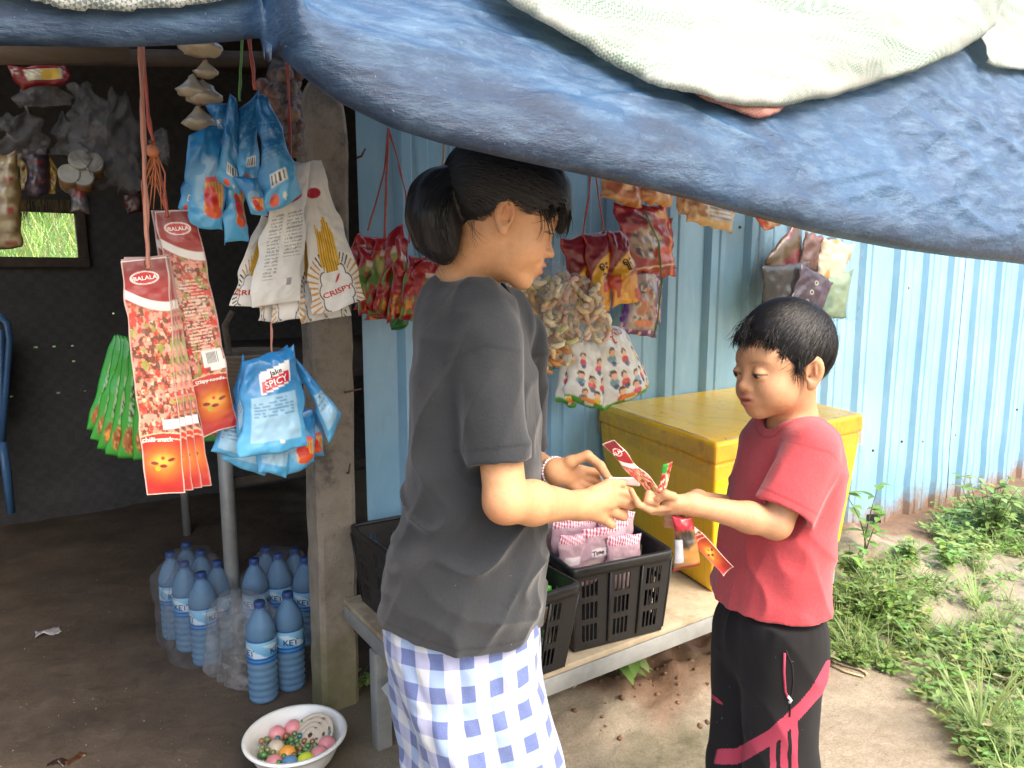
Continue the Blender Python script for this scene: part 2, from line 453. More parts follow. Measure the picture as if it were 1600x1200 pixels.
# left inner wall, unseen, added to stop light flooding in; right wall and roof
for (s_, lab, nm) in ((-2.6, 'unseen dark bamboo mat wall added to block light from the left of the shop', 'matting_wall'), (2.6, 'dark bamboo mat wall closing the far right end of the shop', 'matting_wall')):
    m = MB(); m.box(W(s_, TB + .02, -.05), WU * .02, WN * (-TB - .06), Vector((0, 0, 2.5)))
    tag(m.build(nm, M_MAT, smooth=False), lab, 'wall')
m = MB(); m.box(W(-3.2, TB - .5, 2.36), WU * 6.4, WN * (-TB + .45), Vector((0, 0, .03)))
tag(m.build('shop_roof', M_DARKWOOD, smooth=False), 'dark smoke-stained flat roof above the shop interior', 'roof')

# ================================================================== blue tarp awning
eave = [(-160, 66, .95), (-60, 64, .95), (0, 61, .95), (100, 63, .96), (200, 64, .98), (300, 60, 1.0), (380, 54, 1.03), (415, 47, 1.08), (440, 68, 1.12), (480, 108, 1.15), (540, 152, 1.17), (620, 192, 1.19),
        (700, 217, 1.2), (800, 240, 1.2), (900, 262, 1.2), (1000, 284, 1.2), (1100, 310, 1.2), (1200, 338, 1.2), (1300, 364, 1.2), (1400, 384, 1.2), (1500, 398, 1.2), (1600, 409, 1.2), (1700, 424, 1.2), (1790, 430, 1.2)]
E = np.array([att(*e)[:] for e in eave]); EP = np.array([e[0] for e in eave], float)
NPX = 420; QN = 90
pxs = np.linspace(-160, 1790, NPX)
Ei = np.stack([np.interp(pxs, EP, E[:, k]) for k in range(3)], -1)
ker = np.exp(-.5 * (np.arange(-6, 7) / 2.2) ** 2); ker /= ker.sum()
Ei = np.stack([np.convolve(np.pad(Ei[:, k], 6, mode='edge'), ker, 'valid') for k in range(3)], -1)
Es = (Ei - np.array(W0)) @ np.array(WU); Et = (Ei - np.array(W0)) @ np.array(WN)
BETA = R(47) + R(20) * sstep(900, 1500, pxs)
rup = np.cos(BETA)[:, None] * np.array(-WN) + np.sin(BETA)[:, None] * np.array([0, 0, 1.0]); rno = np.sin(BETA)[:, None] * np.array(WN) + np.cos(BETA)[:, None] * np.array([0, 0, 1.0])
qs = np.concatenate([np.linspace(0, .5, 110), np.linspace(.52, 1.75, 20)])
def roof_pt(i, q, lift=0.0):
    """point up the roof from eave sample i (arrays), q metres up the slope"""
    s = Es[i]; k = np.clip(q / .22, 0, 1)
    lip = .060 * (np.sqrt(np.clip(1 - (1 - k) ** 2, 0, 1)))           # rounded lip over the eave pole
    sag = -.035 * np.sin(np.clip(q / 1.75, 0, 1) * math.pi)
    fold = pxs[i]
    w = .013 * fbm(s * 3.2 - q * 5.5, q * 5 + s * 1.5, 0, 51, 4) * np.clip(q / .05, 0, 1)
    w = w + .010 * (1 - np.abs(vnoise(s * 3.2 + q * 11, q * 4 - s * 2.5, 0, 57))) ** 4 * np.clip(q / .03, 0, 1)
    w = w + .0035 * (1 - np.abs(vnoise(s * 9 - q * 26, q * 15, 0, 58))) ** 5
    w = w - .035 * np.exp(-((pxs[i] - 425) / 14) ** 2) * np.clip(1 - q / .6, 0, 1) + .014 * np.exp(-((pxs[i] - 455) / 18) ** 2)
    return Ei[i] + rup[i] * np.asarray(q)[..., None] + rno[i] * np.asarray(lip + sag + w + lift)[..., None]
I, Q = np.meshgrid(np.arange(NPX), qs, indexing='ij')
RP = roof_pt(I, Q)
hem = [np.array(-WN) * .05 + np.array([0, 0, .012]), np.array(-WN) * .03 + np.array([0, 0, .002]), np.array(-WN) * .012 + np.array([0, 0, -.004])]
HP = np.stack([Ei + h for h in hem], 1)
RP = np.concatenate([HP, RP], 1); nq = RP.shape[1]
ii = np.arange(NPX * nq).reshape(NPX, nq)
TF = np.stack([ii[:-1, :-1], ii[1:, :-1], ii[1:, 1:], ii[:-1, 1:]], -1).reshape(-1, 4)
t = NT('worn_blue_tarp'); v = t.mapped()
n1 = t.noise(3.5, 7, .65, v); n2 = t.noise(16, 8, .75, t.mapped((.8, .8, 3.0))); n3 = t.noise(230, 3, .6, v)
c = t.mix(t.ramp(n1, [(.3, 0), (.7, 1)]), (.011, .042, .110), (.034, .108, .225))
c = t.mix(t.ramp(n2, [(.47, 0), (.72, .62)]), c, (.17, .29, .42)); c = t.mix(t.math('MULTIPLY', t.attr('hem'), t.ramp(n2, [(.3, .9), (.7, .4)])), c, (.012, .022, .048))  # shade of the down-facing lower edge painted into the tarp colour
c = t.mix(t.ramp(n3, [(.67, 0), (.73, .4)]), c, (.40, .48, .56))
wx = t.n('ShaderNodeTexWave', Scale=180.0, bands_direction='Z'); t.link(v, wx.inputs['Vector'])
vo = t.n('ShaderNodeTexVoronoi', feature='DISTANCE_TO_EDGE', Scale=7.0); t.link(t.mix(.12, t.mapped((1, 1, 2.2)), t.n('ShaderNodeTexNoise', Scale=4.0, Detail=4.0).outputs['Color']), vo.inputs['Vector'])
crz = t.ramp(vo.outputs['Distance'], [(.0, 0), (.05, 1)])
p = t.pbsdf(c, t.math('MULTIPLY_ADD', n2, .34, .18), t.bump(crz, .12, .005, t.bump(wx.outputs['Fac'], .10, .001, t.bump(n2, .55, .012, t.bump(n1, .4, .03)))), finish=False, Specular_IOR_Level=.55)
tr = t.n('ShaderNodeBsdfTranslucent'); t.link(c, tr.inputs['Color'])
ms = t.n('ShaderNodeMixShader', Fac=.12); t.link(p.outputs[0], ms.inputs[1]); t.link(tr.outputs[0], ms.inputs[2]); t.link(ms.outputs[0], t.out.inputs[0])
M_TARP = t.m
hemq = np.concatenate([np.zeros((NPX, 3)), Q], 1); hem_shade = sstep(.085, .0, hemq + .05 * vnoise(Es[:, None] * 9, hemq * 14, 0, 61)) * .9
awn = mesh_obj('tarp_awning', RP.reshape(-1, 3), TF, M_TARP, attrs={'hem': hem_shade.ravel()})
tag(awn, 'worn glossy blue tarpaulin awning sagging over the shop front', 'awning')

# white woven sheet on top of it
def sheet_on_roof(name, bounds, lift, mat, label, bulge=.0, qtop=1.3, wr=.01, seed=0, thick=.002, drop=0.0):
    """a sheet lying on the awning; bounds = [(px,py)...] its lower edge as seen"""
    bx = np.array([b[0] for b in bounds], float); by = np.array([b[1] for b in bounds], float)
    qq = np.linspace(0, 1.4, 700); cols = []
    allI = []
    for i in range(NPX):
        P = roof_pt(np.full(qq.shape, i), qq, lift)
        dx, dy, dz = P[:, 0], P[:, 1], P[:, 2] - CAMH
        dep = dy * CA - dz * SA; PX = 800 + FPX * dx / dep; PY = 600 - FPX * (dy * SA + dz * CA) / dep
        tgt = np.interp(PX, bx, by)
        ok = (PY < tgt) & (PX >= bx[0]) & (PX <= bx[-1])
        if ok.any(): cols.append((i, qq[np.argmax(ok)]))
    V = []; n = len(cols); m = 46
    for (i, q0) in cols:
        k = np.linspace(0, 1, m); q = q0 + (qtop - q0) * k ** 1.5
        prof = np.sqrt(np.clip(1 - (1 - np.clip(k * 2.2, 0, 1)) ** 2, 0, 1))
        s = Es[i]
        w = wr * fbm(s * 3 + q * 2, q * 6 - s * 2, 0, 71 + seed, 4) + bulge * prof
        V.append(roof_pt(np.full(m, i), q, lift + w))
    V = np.concatenate(V); jj = np.arange(n * m).reshape(n, m)
    F = np.stack([jj[:-1, :-1], jj[1:, :-1], jj[1:, 1:], jj[:-1, 1:]], -1).reshape(-1, 4)
    o = mesh_obj(name, V, F, mat); tag(o, label, 'plastic sheet')
    md = o.modifiers.new('thickness', 'SOLIDIFY'); md.thickness = thick; md.offset = 1
    return o
def sack_mat(name, ca, cb, scale):
    t = NT(name); v = t.mapped(); n1 = t.noise(3, 5, .6, v); n2 = t.noise(5, 4, .6, t.mapped((.4, .4, 3)))
    ck = t.n('ShaderNodeTexChecker', Scale=scale); t.link(t.mapped((1, 1, 1), rot=(.3, .5, .6)), ck.inputs['Vector'])
    c = t.mix(t.math('MULTIPLY', ck.outputs['Fac'], t.ramp(n2, [(.38, .15), (.6, 1)])), ca, cb)
    c = t.mix(t.ramp(n1, [(.55, 0), (.8, .35)]), c, (.45, .40, .32))
    p = t.pbsdf(c, .55, t.bump(ck.outputs['Fac'], .15, .002), finish=False)
    tr = t.n('ShaderNodeBsdfTranslucent'); t.link(c, tr.inputs['Color'])
    ms = t.n('ShaderNodeMixShader', Fac=.5); t.link(p.outputs[0], ms.inputs[1]); t.link(tr.outputs[0], ms.inputs[2]); t.link(ms.outputs[0], t.out.inputs[0])
    return t.m
M_SACK = sack_mat('white_green_woven_sack', (.62, .64, .61), (.20, .34, .26), 250.0)
M_SACK2 = sack_mat('grey_white_woven_sack', (.66, .69, .66), (.22, .28, .28), 240.0)
M_PINK = sack_mat('pink_woven_sack', (.66, .36, .30), (.42, .18, .14), 260.0)
sheet_on_roof('pink_sheet', [(1035, 90), (1060, 128), (1100, 155), (1150, 172), (1185, 186), (1215, 176), (1245, 150), (1262, 120)], .012, M_PINK, 'pink woven sheet whose torn corner hangs out under the white sheet', .012, .5, .004, 2)
sheet_on_roof('white_sheet', [(770, -20), (800, 5), (850, 32), (920, 66), (1000, 108), (1060, 135), (1110, 152), (1170, 163), (1240, 163), (1290, 152), (1350, 135), (1420, 115), (1480, 92), (1520, 66), (1548, 44), (1549, 10)], .028, M_SACK, 'large white woven plastic sheet bulging over the right part of the awning', .03, 1.3, .02, 0)
sheet_on_roof('white_sheet', [(1528, 60), (1540, 96), (1570, 106), (1640, 108), (1690, 110)], .022, M_SACK, 'smaller grubby white sheet corner at the far right end of the awning', .015, 1.0, .01, 5)
sheet_on_roof('mesh_sheet', [(-150, -26), (0, -8), (60, 4), (100, 17), (180, 17), (260, 10), (340, 2), (400, -10), (412, -30)], .016, M_SACK2, 'grey white woven mesh sheet along the top of the left end of the awning', .012, 1.0, .006, 9)
# ================================================================== packets
def film(name, rough=.3, coat=.4, alpha=None, metal=0.0):
    t = NT(name); c = t.attr('Col', 'Color'); n = t.noise(60, 3, .6, t.mapped())
    p = t.pbsdf(c, t.math('MULTIPLY_ADD', n, .2, rough - .1), t.bump(n, .25, .004), Coat_Weight=coat, Coat_Roughness=.15, Metallic=metal)
    return t.m
M_FILM = film('printed_film', .34, .35)
M_CARD = film('printed_matt_film', .5, .1)
M_PULP = film('printed_matte', .8, 0)
def clear_mat(name, tint=(.9, .92, .95), opac=.18, rough=.18):
    t = NT(name); v = t.mapped()
    n = t.noise(22, 4, .7, v, 1.0)
    g = t.pbsdf(tint, rough, t.bump(n, .6, .01), finish=False, Specular_IOR_Level=.8)
    tp = t.n('ShaderNodeBsdfTransparent')
    tp.inputs[0].default_value = (.97, .97, .97, 1)
    f = t.ramp(n, [(.38, opac * .4), (.7, min(1, opac * 2.2))])
    lw = t.n('ShaderNodeLayerWeight', Blend=.25)
    f2 = t.math('ADD', f, t.math('MULTIPLY', lw.outputs['Facing'], .3), clamp=True)
    ms = t.n('ShaderNodeMixShader'); t.link(f2, ms.inputs[0]); t.link(tp.outputs[0], ms.inputs[1]); t.link(g.outputs[0], ms.inputs[2])
    t.link(ms.outputs[0], t.out.inputs[0]); return t.m
M_CLEAR = clear_mat('clear_plastic_bag', (.45, .46, .48), .085, .12)
M_CLEAR2 = clear_mat('hazy_plastic_bag', (.8, .82, .85), .3)
M_SMOKY = clear_mat('dusty_dark_bag', (.26, .26, .27), .16, .22)

_tc = {}
def text_tris(body, bold=False):
    """text -> 2-D vertices (height about 1, centred) and triangles"""
    if body in _tc: return _tc[body]
    cu = bpy.data.curves.new('lettering', 'FONT'); cu.body = body; cu.align_x = 'CENTER'; cu.align_y = 'CENTER'; cu.size = 1.0; cu.resolution_u = 2
    cu.offset = .018
    o = bpy.data.objects.new('lettering', cu); COL.objects.link(o)
    bpy.context.view_layer.update()
    me = bpy.data.meshes.new_from_object(o.evaluated_get(bpy.context.evaluated_depsgraph_get()))
    V = np.array([v.co[:] for v in me.vertices]).reshape(-1, 3); F = [tuple(p.vertices) for p in me.polygons]
    bpy.data.objects.remove(o); bpy.data.curves.remove(cu); bpy.data.meshes.remove(me)
    if len(V): V = V[:, :2] - (V[:, :2].max(0) + V[:, :2].min(0)) / 2
    _tc[body] = (V, F); return _tc[body]

def packet(name, quad, paint, label, cat='snack packet', group=None, thick=.012, nu=26, nv=40, crump=.004, seed=0, mat=None, texts=(), zig=0.0, curl=0.0,
           pinch=0.0, back=None, parent=None, edge=2.6, facing=None, colnoise=.05, hang=0.0, dt=None, shape=None):
    """a flat film packet. quad = 4 corners (TL, TR, BR, BL): world points, or (px, py, t) seen through the camera onto the plane t from the wall"""
    q = [Vector(p) if isinstance(p, Vector) else att(*p) for p in quad]
    TL, TR, BR, BL = [np.array(p) for p in q]
    u, v = np.meshgrid(np.linspace(0, 1, nu), np.linspace(0, 1, nv), indexing='ij')      # v = 0 top
    def surf(u, v, side):
        u = np.asarray(u, float); v = np.asarray(v, float)
        uu = u
        if pinch: uu = .5 + (u - .5) * (1 - pinch * sstep(.35, 0, v))
        P = (TL * (1 - uu)[..., None] + TR * uu[..., None]) * (1 - v)[..., None] + (BL * (1 - uu)[..., None] + BR * uu[..., None]) * v[..., None]
        w = np.linalg.norm(TR - TL + BR - BL) / 2; h = np.linalg.norm(BL - TL)
        n = np.cross(TR - TL + BR - BL, (BL - TL) + (BR - TR)); n = n / np.linalg.norm(n)
        if np.dot(n, np.array([0, 0, CAMH]) - TL) < 0: n = -n
        eu = 1 - np.abs(2 * u - 1) ** edge; ev = 1 - np.abs(2 * v - 1) ** (edge * 2.2)
        bul = np.clip(eu, 0, 1) ** .75 * np.clip(ev, 0, 1) ** .8 * thick * .5
        cr = crump * fbm(u * w * 28, v * h * 28, 0, 100 + seed, 3) + crump * .7 * (1 - 2 * np.abs(vnoise(u * w * 22 + v * h * 14, v * h * 12 - u * w * 9, 0, 130 + seed)))
        cr = cr + curl * ((2 * u - 1) ** 2) * np.clip(v, 0, 1) + hang * np.sin(v * math.pi)
        ed = crump * 1.6 * vnoise(u * w * 34, v * h * 34, 3, 160 + seed)
        P = P + n * (cr + side * bul)[..., None] + (BL - TL)[None] / h * (ed * (np.abs(2 * v - 1) ** 6))[..., None] + (TR - TL)[None] / max(1e-6, np.linalg.norm(TR - TL)) * (ed * np.abs(2 * u - 1) ** 6)[..., None]
        if zig: P = P + ((BL - TL)[None] / h) * (zig * ((np.arange(u.shape[0]) % 2)[:, None] if u.ndim == 2 else 0) * (np.abs(2 * v - 1) > .985))[..., None]
        return P, n
    PF, n = surf(u, v, 1.0); PB, _ = surf(u, v, -1.0)
    ii = np.arange(nu * nv).reshape(nu, nv)
    F1 = np.stack([ii[:-1, :-1], ii[:-1, 1:], ii[1:, 1:], ii[1:, :-1]], -1).reshape(-1, 4)
    F2 = (F1 + nu * nv)[:, ::-1]
    fcol = paint(u, v)
    bcol = (back or paint)(1 - u, v)
    cn = 1 + colnoise * vnoise(u * 9, v * 9, 0, 200 + seed)[..., None]
    C = np.concatenate([(fcol * cn).reshape(-1, 3), (bcol * cn).reshape(-1, 3)])
    # the back sheet sits a hair behind so the seams do not coincide
    V = np.concatenate([PF.reshape(-1, 3), PB.reshape(-1, 3) - n * .0006])
    rim = [(ii[:, 0], 1), (ii[:, -1], -1), (ii[0, :], -1), (ii[-1, :], 1)]
    FR = []
    for idx, sgn in rim:
        for a, b in zip(idx[:-1], idx[1:]): FR.append((a, b, b + nu * nv, a + nu * nv) if sgn > 0 else (b, a, a + nu * nv, b + nu * nv))
    Fs = [tuple(f) for f in F1.tolist()] + [tuple(f) for f in F2.tolist()] + FR
    Vs = [V]; Cs = [C]; cnt = len(V)
    w = (np.linalg.norm(TR - TL) + np.linalg.norm(BR - BL)) / 2; h = (np.linalg.norm(BL - TL) + np.linalg.norm(BR - TR)) / 2
    for tx in texts:
        body, tu, tv, size, col = tx[:5]; rot = R(tx[5]) if len(tx) > 5 else 0; sx = tx[6] if len(tx) > 6 else 1.0
        tv2, tf = text_tris(body)
        if not len(tv2): continue
        x = tv2[:, 0] * size * sx; y = tv2[:, 1] * size
        x, y = x * math.cos(rot) - y * math.sin(rot), x * math.sin(rot) + y * math.cos(rot)
        U = np.clip(tu + x / w, .01, .99); VV = np.clip(tv - y / h, .01, .99)
        P, _ = surf(U, VV, 1.0); P = P + n * .0011
        Vs.append(P); Cs.append(np.broadcast_to(np.asarray(col, float), (len(P), 3))); Fs += [tuple(i + cnt for i in f) for f in tf]; cnt += len(P)
    o = mesh_obj(name, np.concatenate(Vs), Fs, mat or M_FILM, parent, True, np.concatenate(Cs))
    if label: tag(o, label, cat, group)
    return o

def fill(u, col): return np.broadcast_to(np.asarray(col, float), u.shape + (3,)).copy()
def put(c, m, col):
    m = np.clip(np.asarray(m, float), 0, 1)[..., None]; c[:] = c * (1 - m) + np.asarray(col, float) * m; return c
def ell_m(u, v, cu, cv, ru, rv, soft=.06, rot=0.0):
    a, b = u - cu, v - cv; ca, sa = math.cos(rot), math.sin(rot)
    d = np.sqrt(((a * ca + b * sa) / ru) ** 2 + ((b * ca - a * sa) / rv) ** 2)
    return sstep(1 + soft, 1 - soft, d)
def rect_m(u, v, u0, u1, v0, v1): return ((u > u0) & (u < u1) & (v > v0) & (v < v1)).astype(float)
WHITE = L(235, 235, 232); DRED = L(140, 22, 30); RED = L(196, 34, 38); BLACK = L(28, 26, 26)

# ---------------- long red chilli packets
def speckle(u, v, c, m, pal, su, sv, seed, thr=.12):
    for k, p in enumerate(pal):
        a = vnoise(u * su, v * sv, 0, seed + k * 7) + .35 * vnoise(u * su * 2.3, v * sv * 2.3, 0, seed + k * 7 + 3); put(c, m * sstep(thr, thr + .22, a) * .9, p)
    return c
def long_paint(seed):
    def f(u, v):
        c = fill(u, L(150, 26, 30))
        put(c, sstep(.12, .02, v), L(112, 18, 28))
        body = sstep(.17, .21, v - .05 * (u - .2)) * sstep(.76, .74, v)
        put(c, body, L(150, 70, 40))
        speckle(u, v, c, body, [L(180, 80, 56), L(206, 150, 116), L(120, 44, 34), L(190, 120, 80), L(216, 186, 160), L(176, 40, 38), L(96, 50, 36), L(222, 150, 130)], 12, 58, seed)
        speckle(u, v, c, body, [L(210, 56, 48), L(140, 150, 66)], 7, 30, seed + 50, .55)
        arc = np.abs((v - .125) - .075 * (1 - (1 - u) ** 2 * .9) ); put(c, sstep(.022, .016, arc), L(222, 218, 212))
        put(c, sstep(.755, .76, v), L(168, 34, 28))
        glow = ell_m(u, v, .52, .86, .40, .060, .9); put(c, glow, L(208, 122, 36)); put(c, ell_m(u, v, .5, .852, .24, .024, .8), L(226, 170, 66))
        for cu, cv, rr in ((.28, .86, .5), (.72, .85, -.6), (.5, .875, .2)): put(c, ell_m(u, v, cu, cv, .10, .008, .2, rr * .05), L(120, 30, 24))
        put(c, ell_m(u, v, .35, .885, .07, .010), L(150, 160, 40)); put(c, ell_m(u, v, .5, .84, .05, .008), L(220, 60, 30))
        put(c, sstep(.93, 1.0, v), L(160, 24, 26))
        band = np.abs(v - .755 + .012 * np.sin(u * 3.1)); put(c, sstep(.012, .008, band), L(190, 40, 36)); put(c, sstep(.0035, .002, np.abs(band - .013)), L(226, 190, 150))
        put(c, rect_m(u, v, .58, .99, .675, .715), WHITE)
        ov = ell_m(u, v, .47, .075, .32, .028, .04); put(c, ov, L(230, 220, 214)); put(c, ell_m(u, v, .47, .075, .28, .023, .05), L(186, 26, 34))
        put(c, np.maximum(sstep(.04, .015, u), sstep(.96, .985, u)), L(196, 168, 160)); put(c, np.maximum(sstep(.006, .003, v), sstep(.994, .997, v)), L(214, 190, 180))
        return c
    return f
def long_back(seed):
    g = long_paint(seed)
    def f(u, v):
        c = g(u, v); put(c, rect_m(u, v, .2, .8, .3, .62) * (np.sin(v * 420) > .1) * (vnoise(u * 26, v * 130, 0, seed) > -.3), L(226, 200, 180))
        return c
    return f
LT = [('iBALALA', .47, .075, .0088, WHITE, 4, 1.0), ('chilli snack', .42, .757, .0105, WHITE, -3, 1.0)]
G1 = 'front fan of long red chilli packets'; G2 = 'rear fan of long red chilli packets'
def long_fan():
    # rear fan (t nearer the wall), rightmost packet shows its back print
    for k, (x, d) in enumerate([(0, .050), (9, .042), (17, .034)]):
        packet('chilli_packet', [(238 + x, 330 + k, .60 + d * 0), (303 + x * .3, 330, .60), (372 - 36 + x * .7, 672 + k * 3, .60), (300 - 8 + x, 682 + k * 2, .60)] if k < 2 else [(240, 329, .635), (306, 330, .635), (372, 664, .635), (316, 683, .635)],
               long_paint(40 + k), ['long red chilli packet farthest back, behind the bar code packet', 'long red chilli packet second from the back, an edge left of the bar code packet', 'long red chilli packet with a white bar code label, hanging higher behind the front fan'][k], group=G2,
               thick=.004, nu=24, nv=120, crump=.0015, seed=40 + k, mat=M_FILM, texts=LT if k < 2 else LT[:1] + [('||||||||', .60, .635, .030, BLACK, 0, .5)] if k < 2 else LT[:1] + [('crispy noodle', .45, .73, .018, WHITE, -8), ('spicy taste', .55, .31, .015, WHITE), ('good flavour', .58, .335, .015, WHITE)],
               back=long_back(3)) if k < 2 else packet('chilli_packet', [(240, 329, .635), (306, 330, .635), (372, 664, .635), (316, 683, .635)],
               (lambda g: lambda u, v: put(put(g(u, v), rect_m(u, v, .42, .95, .62, .695), WHITE), rect_m(u, v, .50, .84, .632, .682) * ((np.sin(u * 210) > 0)), BLACK))(long_back(47)),
               'long red chilli packet with a white bar code label, hanging higher behind the front fan', group=G2, thick=.004, nu=64, nv=260, crump=.0015, seed=47,
               texts=[LT[0], ('crispy noodle', .5, .757, .009, WHITE, -4)])
    labs = ['long red chilli packet at the back right of the front fan, mostly a thin edge', 'long red chilli packet third from the front, a narrow strip with a pale edge', 'long red chilli packet second from the front, a narrow strip beside the front one', 'foremost long red chilli packet, its whole face with an oval logo showing']
    for k in range(4):
        j = 3 - k
        packet('chilli_packet', [(188 + j * 2.5, 408 - j * 1.5, .70 - .010 * j), (261 + j * 1.5, 402 - j * 1, .70 - .010 * j), (288 + j * 14, 769 - j * 3.5, .70 - .010 * j), (230 + j * 14, 774 - j * 3.5, .70 - .010 * j)],
               long_paint(60), labs[k], group=G1, thick=.004, nu=80 if j == 0 else 30, nv=320 if j == 0 else 160, crump=.0012, seed=60 + k, texts=LT)
long_fan()

# ---------------- green stick packets
def green_paint(seed):
    def f(u, v):
        c = fill(u, L(26, 128, 26)); put(c, ell_m(u, v, .5, .5, .9, .4, .9) * .35, L(60, 170, 50))
        put(c, rect_m(u, v, .30, .70, .30, .72) * (vnoise(u * 14, v * 50, 0, seed) > -.15), L(150, 175, 130))
        put(c, rect_m(u, v, .34, .66, .36, .66) * (vnoise(u * 10, v * 40, 0, seed + 3) > .1), L(50, 40, 40))
        put(c, ell_m(u, v, .5, .84, .36, .11, .2), L(150, 84, 24)); speckle(u, v, c, ell_m(u, v, .5, .84, .36, .11, .2), [L(220, 150, 60), L(110, 40, 20)], 10, 46, seed)
        return c
    return f
gp = [((178, 522), (196, 528), (163, 676), (133, 668)), ((184, 524), (203, 530), (176, 694), (142, 688)), ((190, 526), (210, 532), (190, 708), (152, 702)), ((196, 528), (216, 534), (204, 714), (166, 712)), ((204, 530), (222, 536), (222, 716), (184, 716)), ((212, 532), (232, 538), (246, 715), (206, 717)), ((330, 560), (346, 566), (372, 690), (318, 688))]
gl = ['green stick packet leftmost in the fan behind the red packets', 'green stick packet second from the left of the green fan', 'green stick packet third from the left of the green fan', 'green stick packet mid fan, with a brown picture at its foot', 'green stick packet next to the left edge of the front red packet', 'green stick packet almost hidden behind the front red packet', 'green packet corner showing between the red chilli packets and the lower blue bunch']
for k, (q, l_) in enumerate(zip(gp, gl)):
    packet('stick_packet', [(x, y, .44 + .012 * k if k < 6 else .42) for (x, y) in q], green_paint(300 + k), l_, group='green stick packets', thick=.014, nu=16, nv=50, crump=.002, seed=300 + k)

# ---------------- blue potato stick packets
SKY1, SKY2 = L(38, 120, 178), L(92, 176, 224)
def blue_front(seed):
    def f(u, v):
        c = fill(u, SKY1); put(c, sstep(.15, .85, v) * .8, SKY2)
        put(c, ell_m(u, v, .5, .55, .34, .30, .12) * (vnoise(u * 5, v * 6, 0, seed) > -.6) * .35, L(190, 220, 235))
        m = rect_m(u, v, .40, .90, .50, .86); put(c, m, L(222, 170, 90)); put(c, m * (np.sin(u * 70) > .2), L(196, 120, 50))
        put(c, ell_m(u, v, .58, .70, .20, .13, .1, .5), L(196, 44, 36)); put(c, rect_m(u, v, .40, .86, .46, .52), L(214, 90, 90))
        put(c, ell_m(u, v, .66, .82, .24, .07, .1), L(206, 80, 36))
        return c
    return f
def blue_back(seed):
    def f(u, v):
        c = fill(u, SKY1); put(c, sstep(.15, .85, v) * .8, SKY2)
        put(c, rect_m(u, v, .14, .86, .40, .86) * .75, L(168, 205, 226))
        put(c, rect_m(u, v, .18, .80, .42, .62) * (np.sin(v * 190) > .2) * (vnoise(u * 22, v * 60, 0, seed) > -.1) * .8, L(70, 120, 160))
        return c
    return f
def blue_bar(seed):
    def f(u, v):
        c = fill(u, L(34, 104, 160)); put(c, sstep(.4, .9, v) * .8, SKY2)
        put(c, rect_m(u, v, .08, .92, .08, .62) * (np.sin(v * 170) > .3) * (vnoise(u * 24, v * 40, 0, seed) > 0) * .45, L(110, 170, 205))
        m = rect_m(u, v, .30, .78, .70, .82); put(c, m, L(225, 225, 220)); put(c, rect_m(u, v, .34, .74, .715, .805) * (np.sin(u * 130) > 0), BLACK)
        put(c, ell_m(u, v, .35, .93, .12, .05), L(220, 90, 60)); put(c, ell_m(u, v, .62, .93, .05, .02), L(230, 225, 200))
        return c
    return f
GB1 = 'upper bunch of blue potato stick packets'; GB2 = 'lower bunch of blue potato stick packets'
ub = [  # quad, t, paint, label
    (((300, 262), (330, 238), (322, 342), (276, 322)), .62, blue_bar(1), 'blue packet at the far left of the upper bunch, seen on its edge'),
    (((300, 215), (352, 195), (350, 362), (288, 352)), .64, blue_front(2), 'blue packet left in the upper bunch, potato sticks and red chilli on its face'),
    (((352, 205), (372, 230), (386, 372), (346, 372)), .63, blue_front(3), 'narrow blue packet hanging lowest in the middle of the upper bunch'),
    (((328, 168), (358, 160), (350, 200), (346, 206)), .635, blue_bar(4), 'blue packet top corner sticking out at the upper left of the upper bunch'),
    (((358, 140), (372, 168), (378, 312), (338, 290)), .655, blue_bar(5), 'blue packet with its dark side fold facing out, mid left in the upper bunch'),
    (((372, 170), (402, 136), (406, 285), (372, 285)), .665, blue_bar(6), 'blue packet in the middle of the upper bunch showing half a bar code'),
    (((400, 138), (420, 152), (470, 300), (408, 342)), .675, blue_bar(7), 'blue packet at the right of the upper bunch with a whole bar code'),
    (((372, 282), (408, 282), (412, 332), (385, 326)), .68, blue_front(8), 'blue packet bottom folded up in the middle of the upper bunch'),
]
for k, (q, t_, pf, l_) in enumerate(ub):
    packet('potato_stick_packet', [(x, y, t_ + .012 * math.sin(k * 2 + i)) for i, (x, y) in enumerate(q)], pf, l_, group=GB1, thick=.022, nu=30, nv=60, crump=.006, seed=400 + k)
lb = [
    (((350, 640), (380, 630), (384, 725), (330, 706)), .60, blue_back(11), 'blue packet at the far left of the lower bunch, a corner beside the red packet'),
    (((372, 640), (440, 640), (412, 742), (350, 722)), .61, blue_back(12), 'blue packet pointing down lowest at the left of the lower bunch'),
    (((400, 640), (470, 640), (446, 746), (400, 735)), .62, blue_back(13), 'blue packet tip under the front packet in the middle of the lower bunch'),
    (((430, 640), (490, 640), (496, 724), (445, 742)), .62, blue_front(14), 'blue packet bottom sticking out under the right of the front packet'),
    (((460, 640), (500, 640), (506, 712), (468, 720)), .615, blue_front(15), 'blue packet with a red chilli picture, behind the slanting packet'),
    (((366, 610), (380, 552), (405, 640), (372, 690)), .635, blue_back(16), 'blue packet behind the left edge of the front packet of the lower bunch'),
    (((462, 560), (476, 575), (536, 648), (516, 697)), .655, blue_back(17), 'blue packet slanting to the right at the side of the lower bunch'),
    (((376, 562), (462, 540), (486, 700), (374, 716)), .685, blue_back(18), 'front blue packet of the lower bunch with a red and white spicy logo'),
    (((430, 552), (446, 538), (476, 600), (455, 600)), .64, blue_back(19), 'blue packet top corner peeping up behind the front packet of the lower bunch'),
]
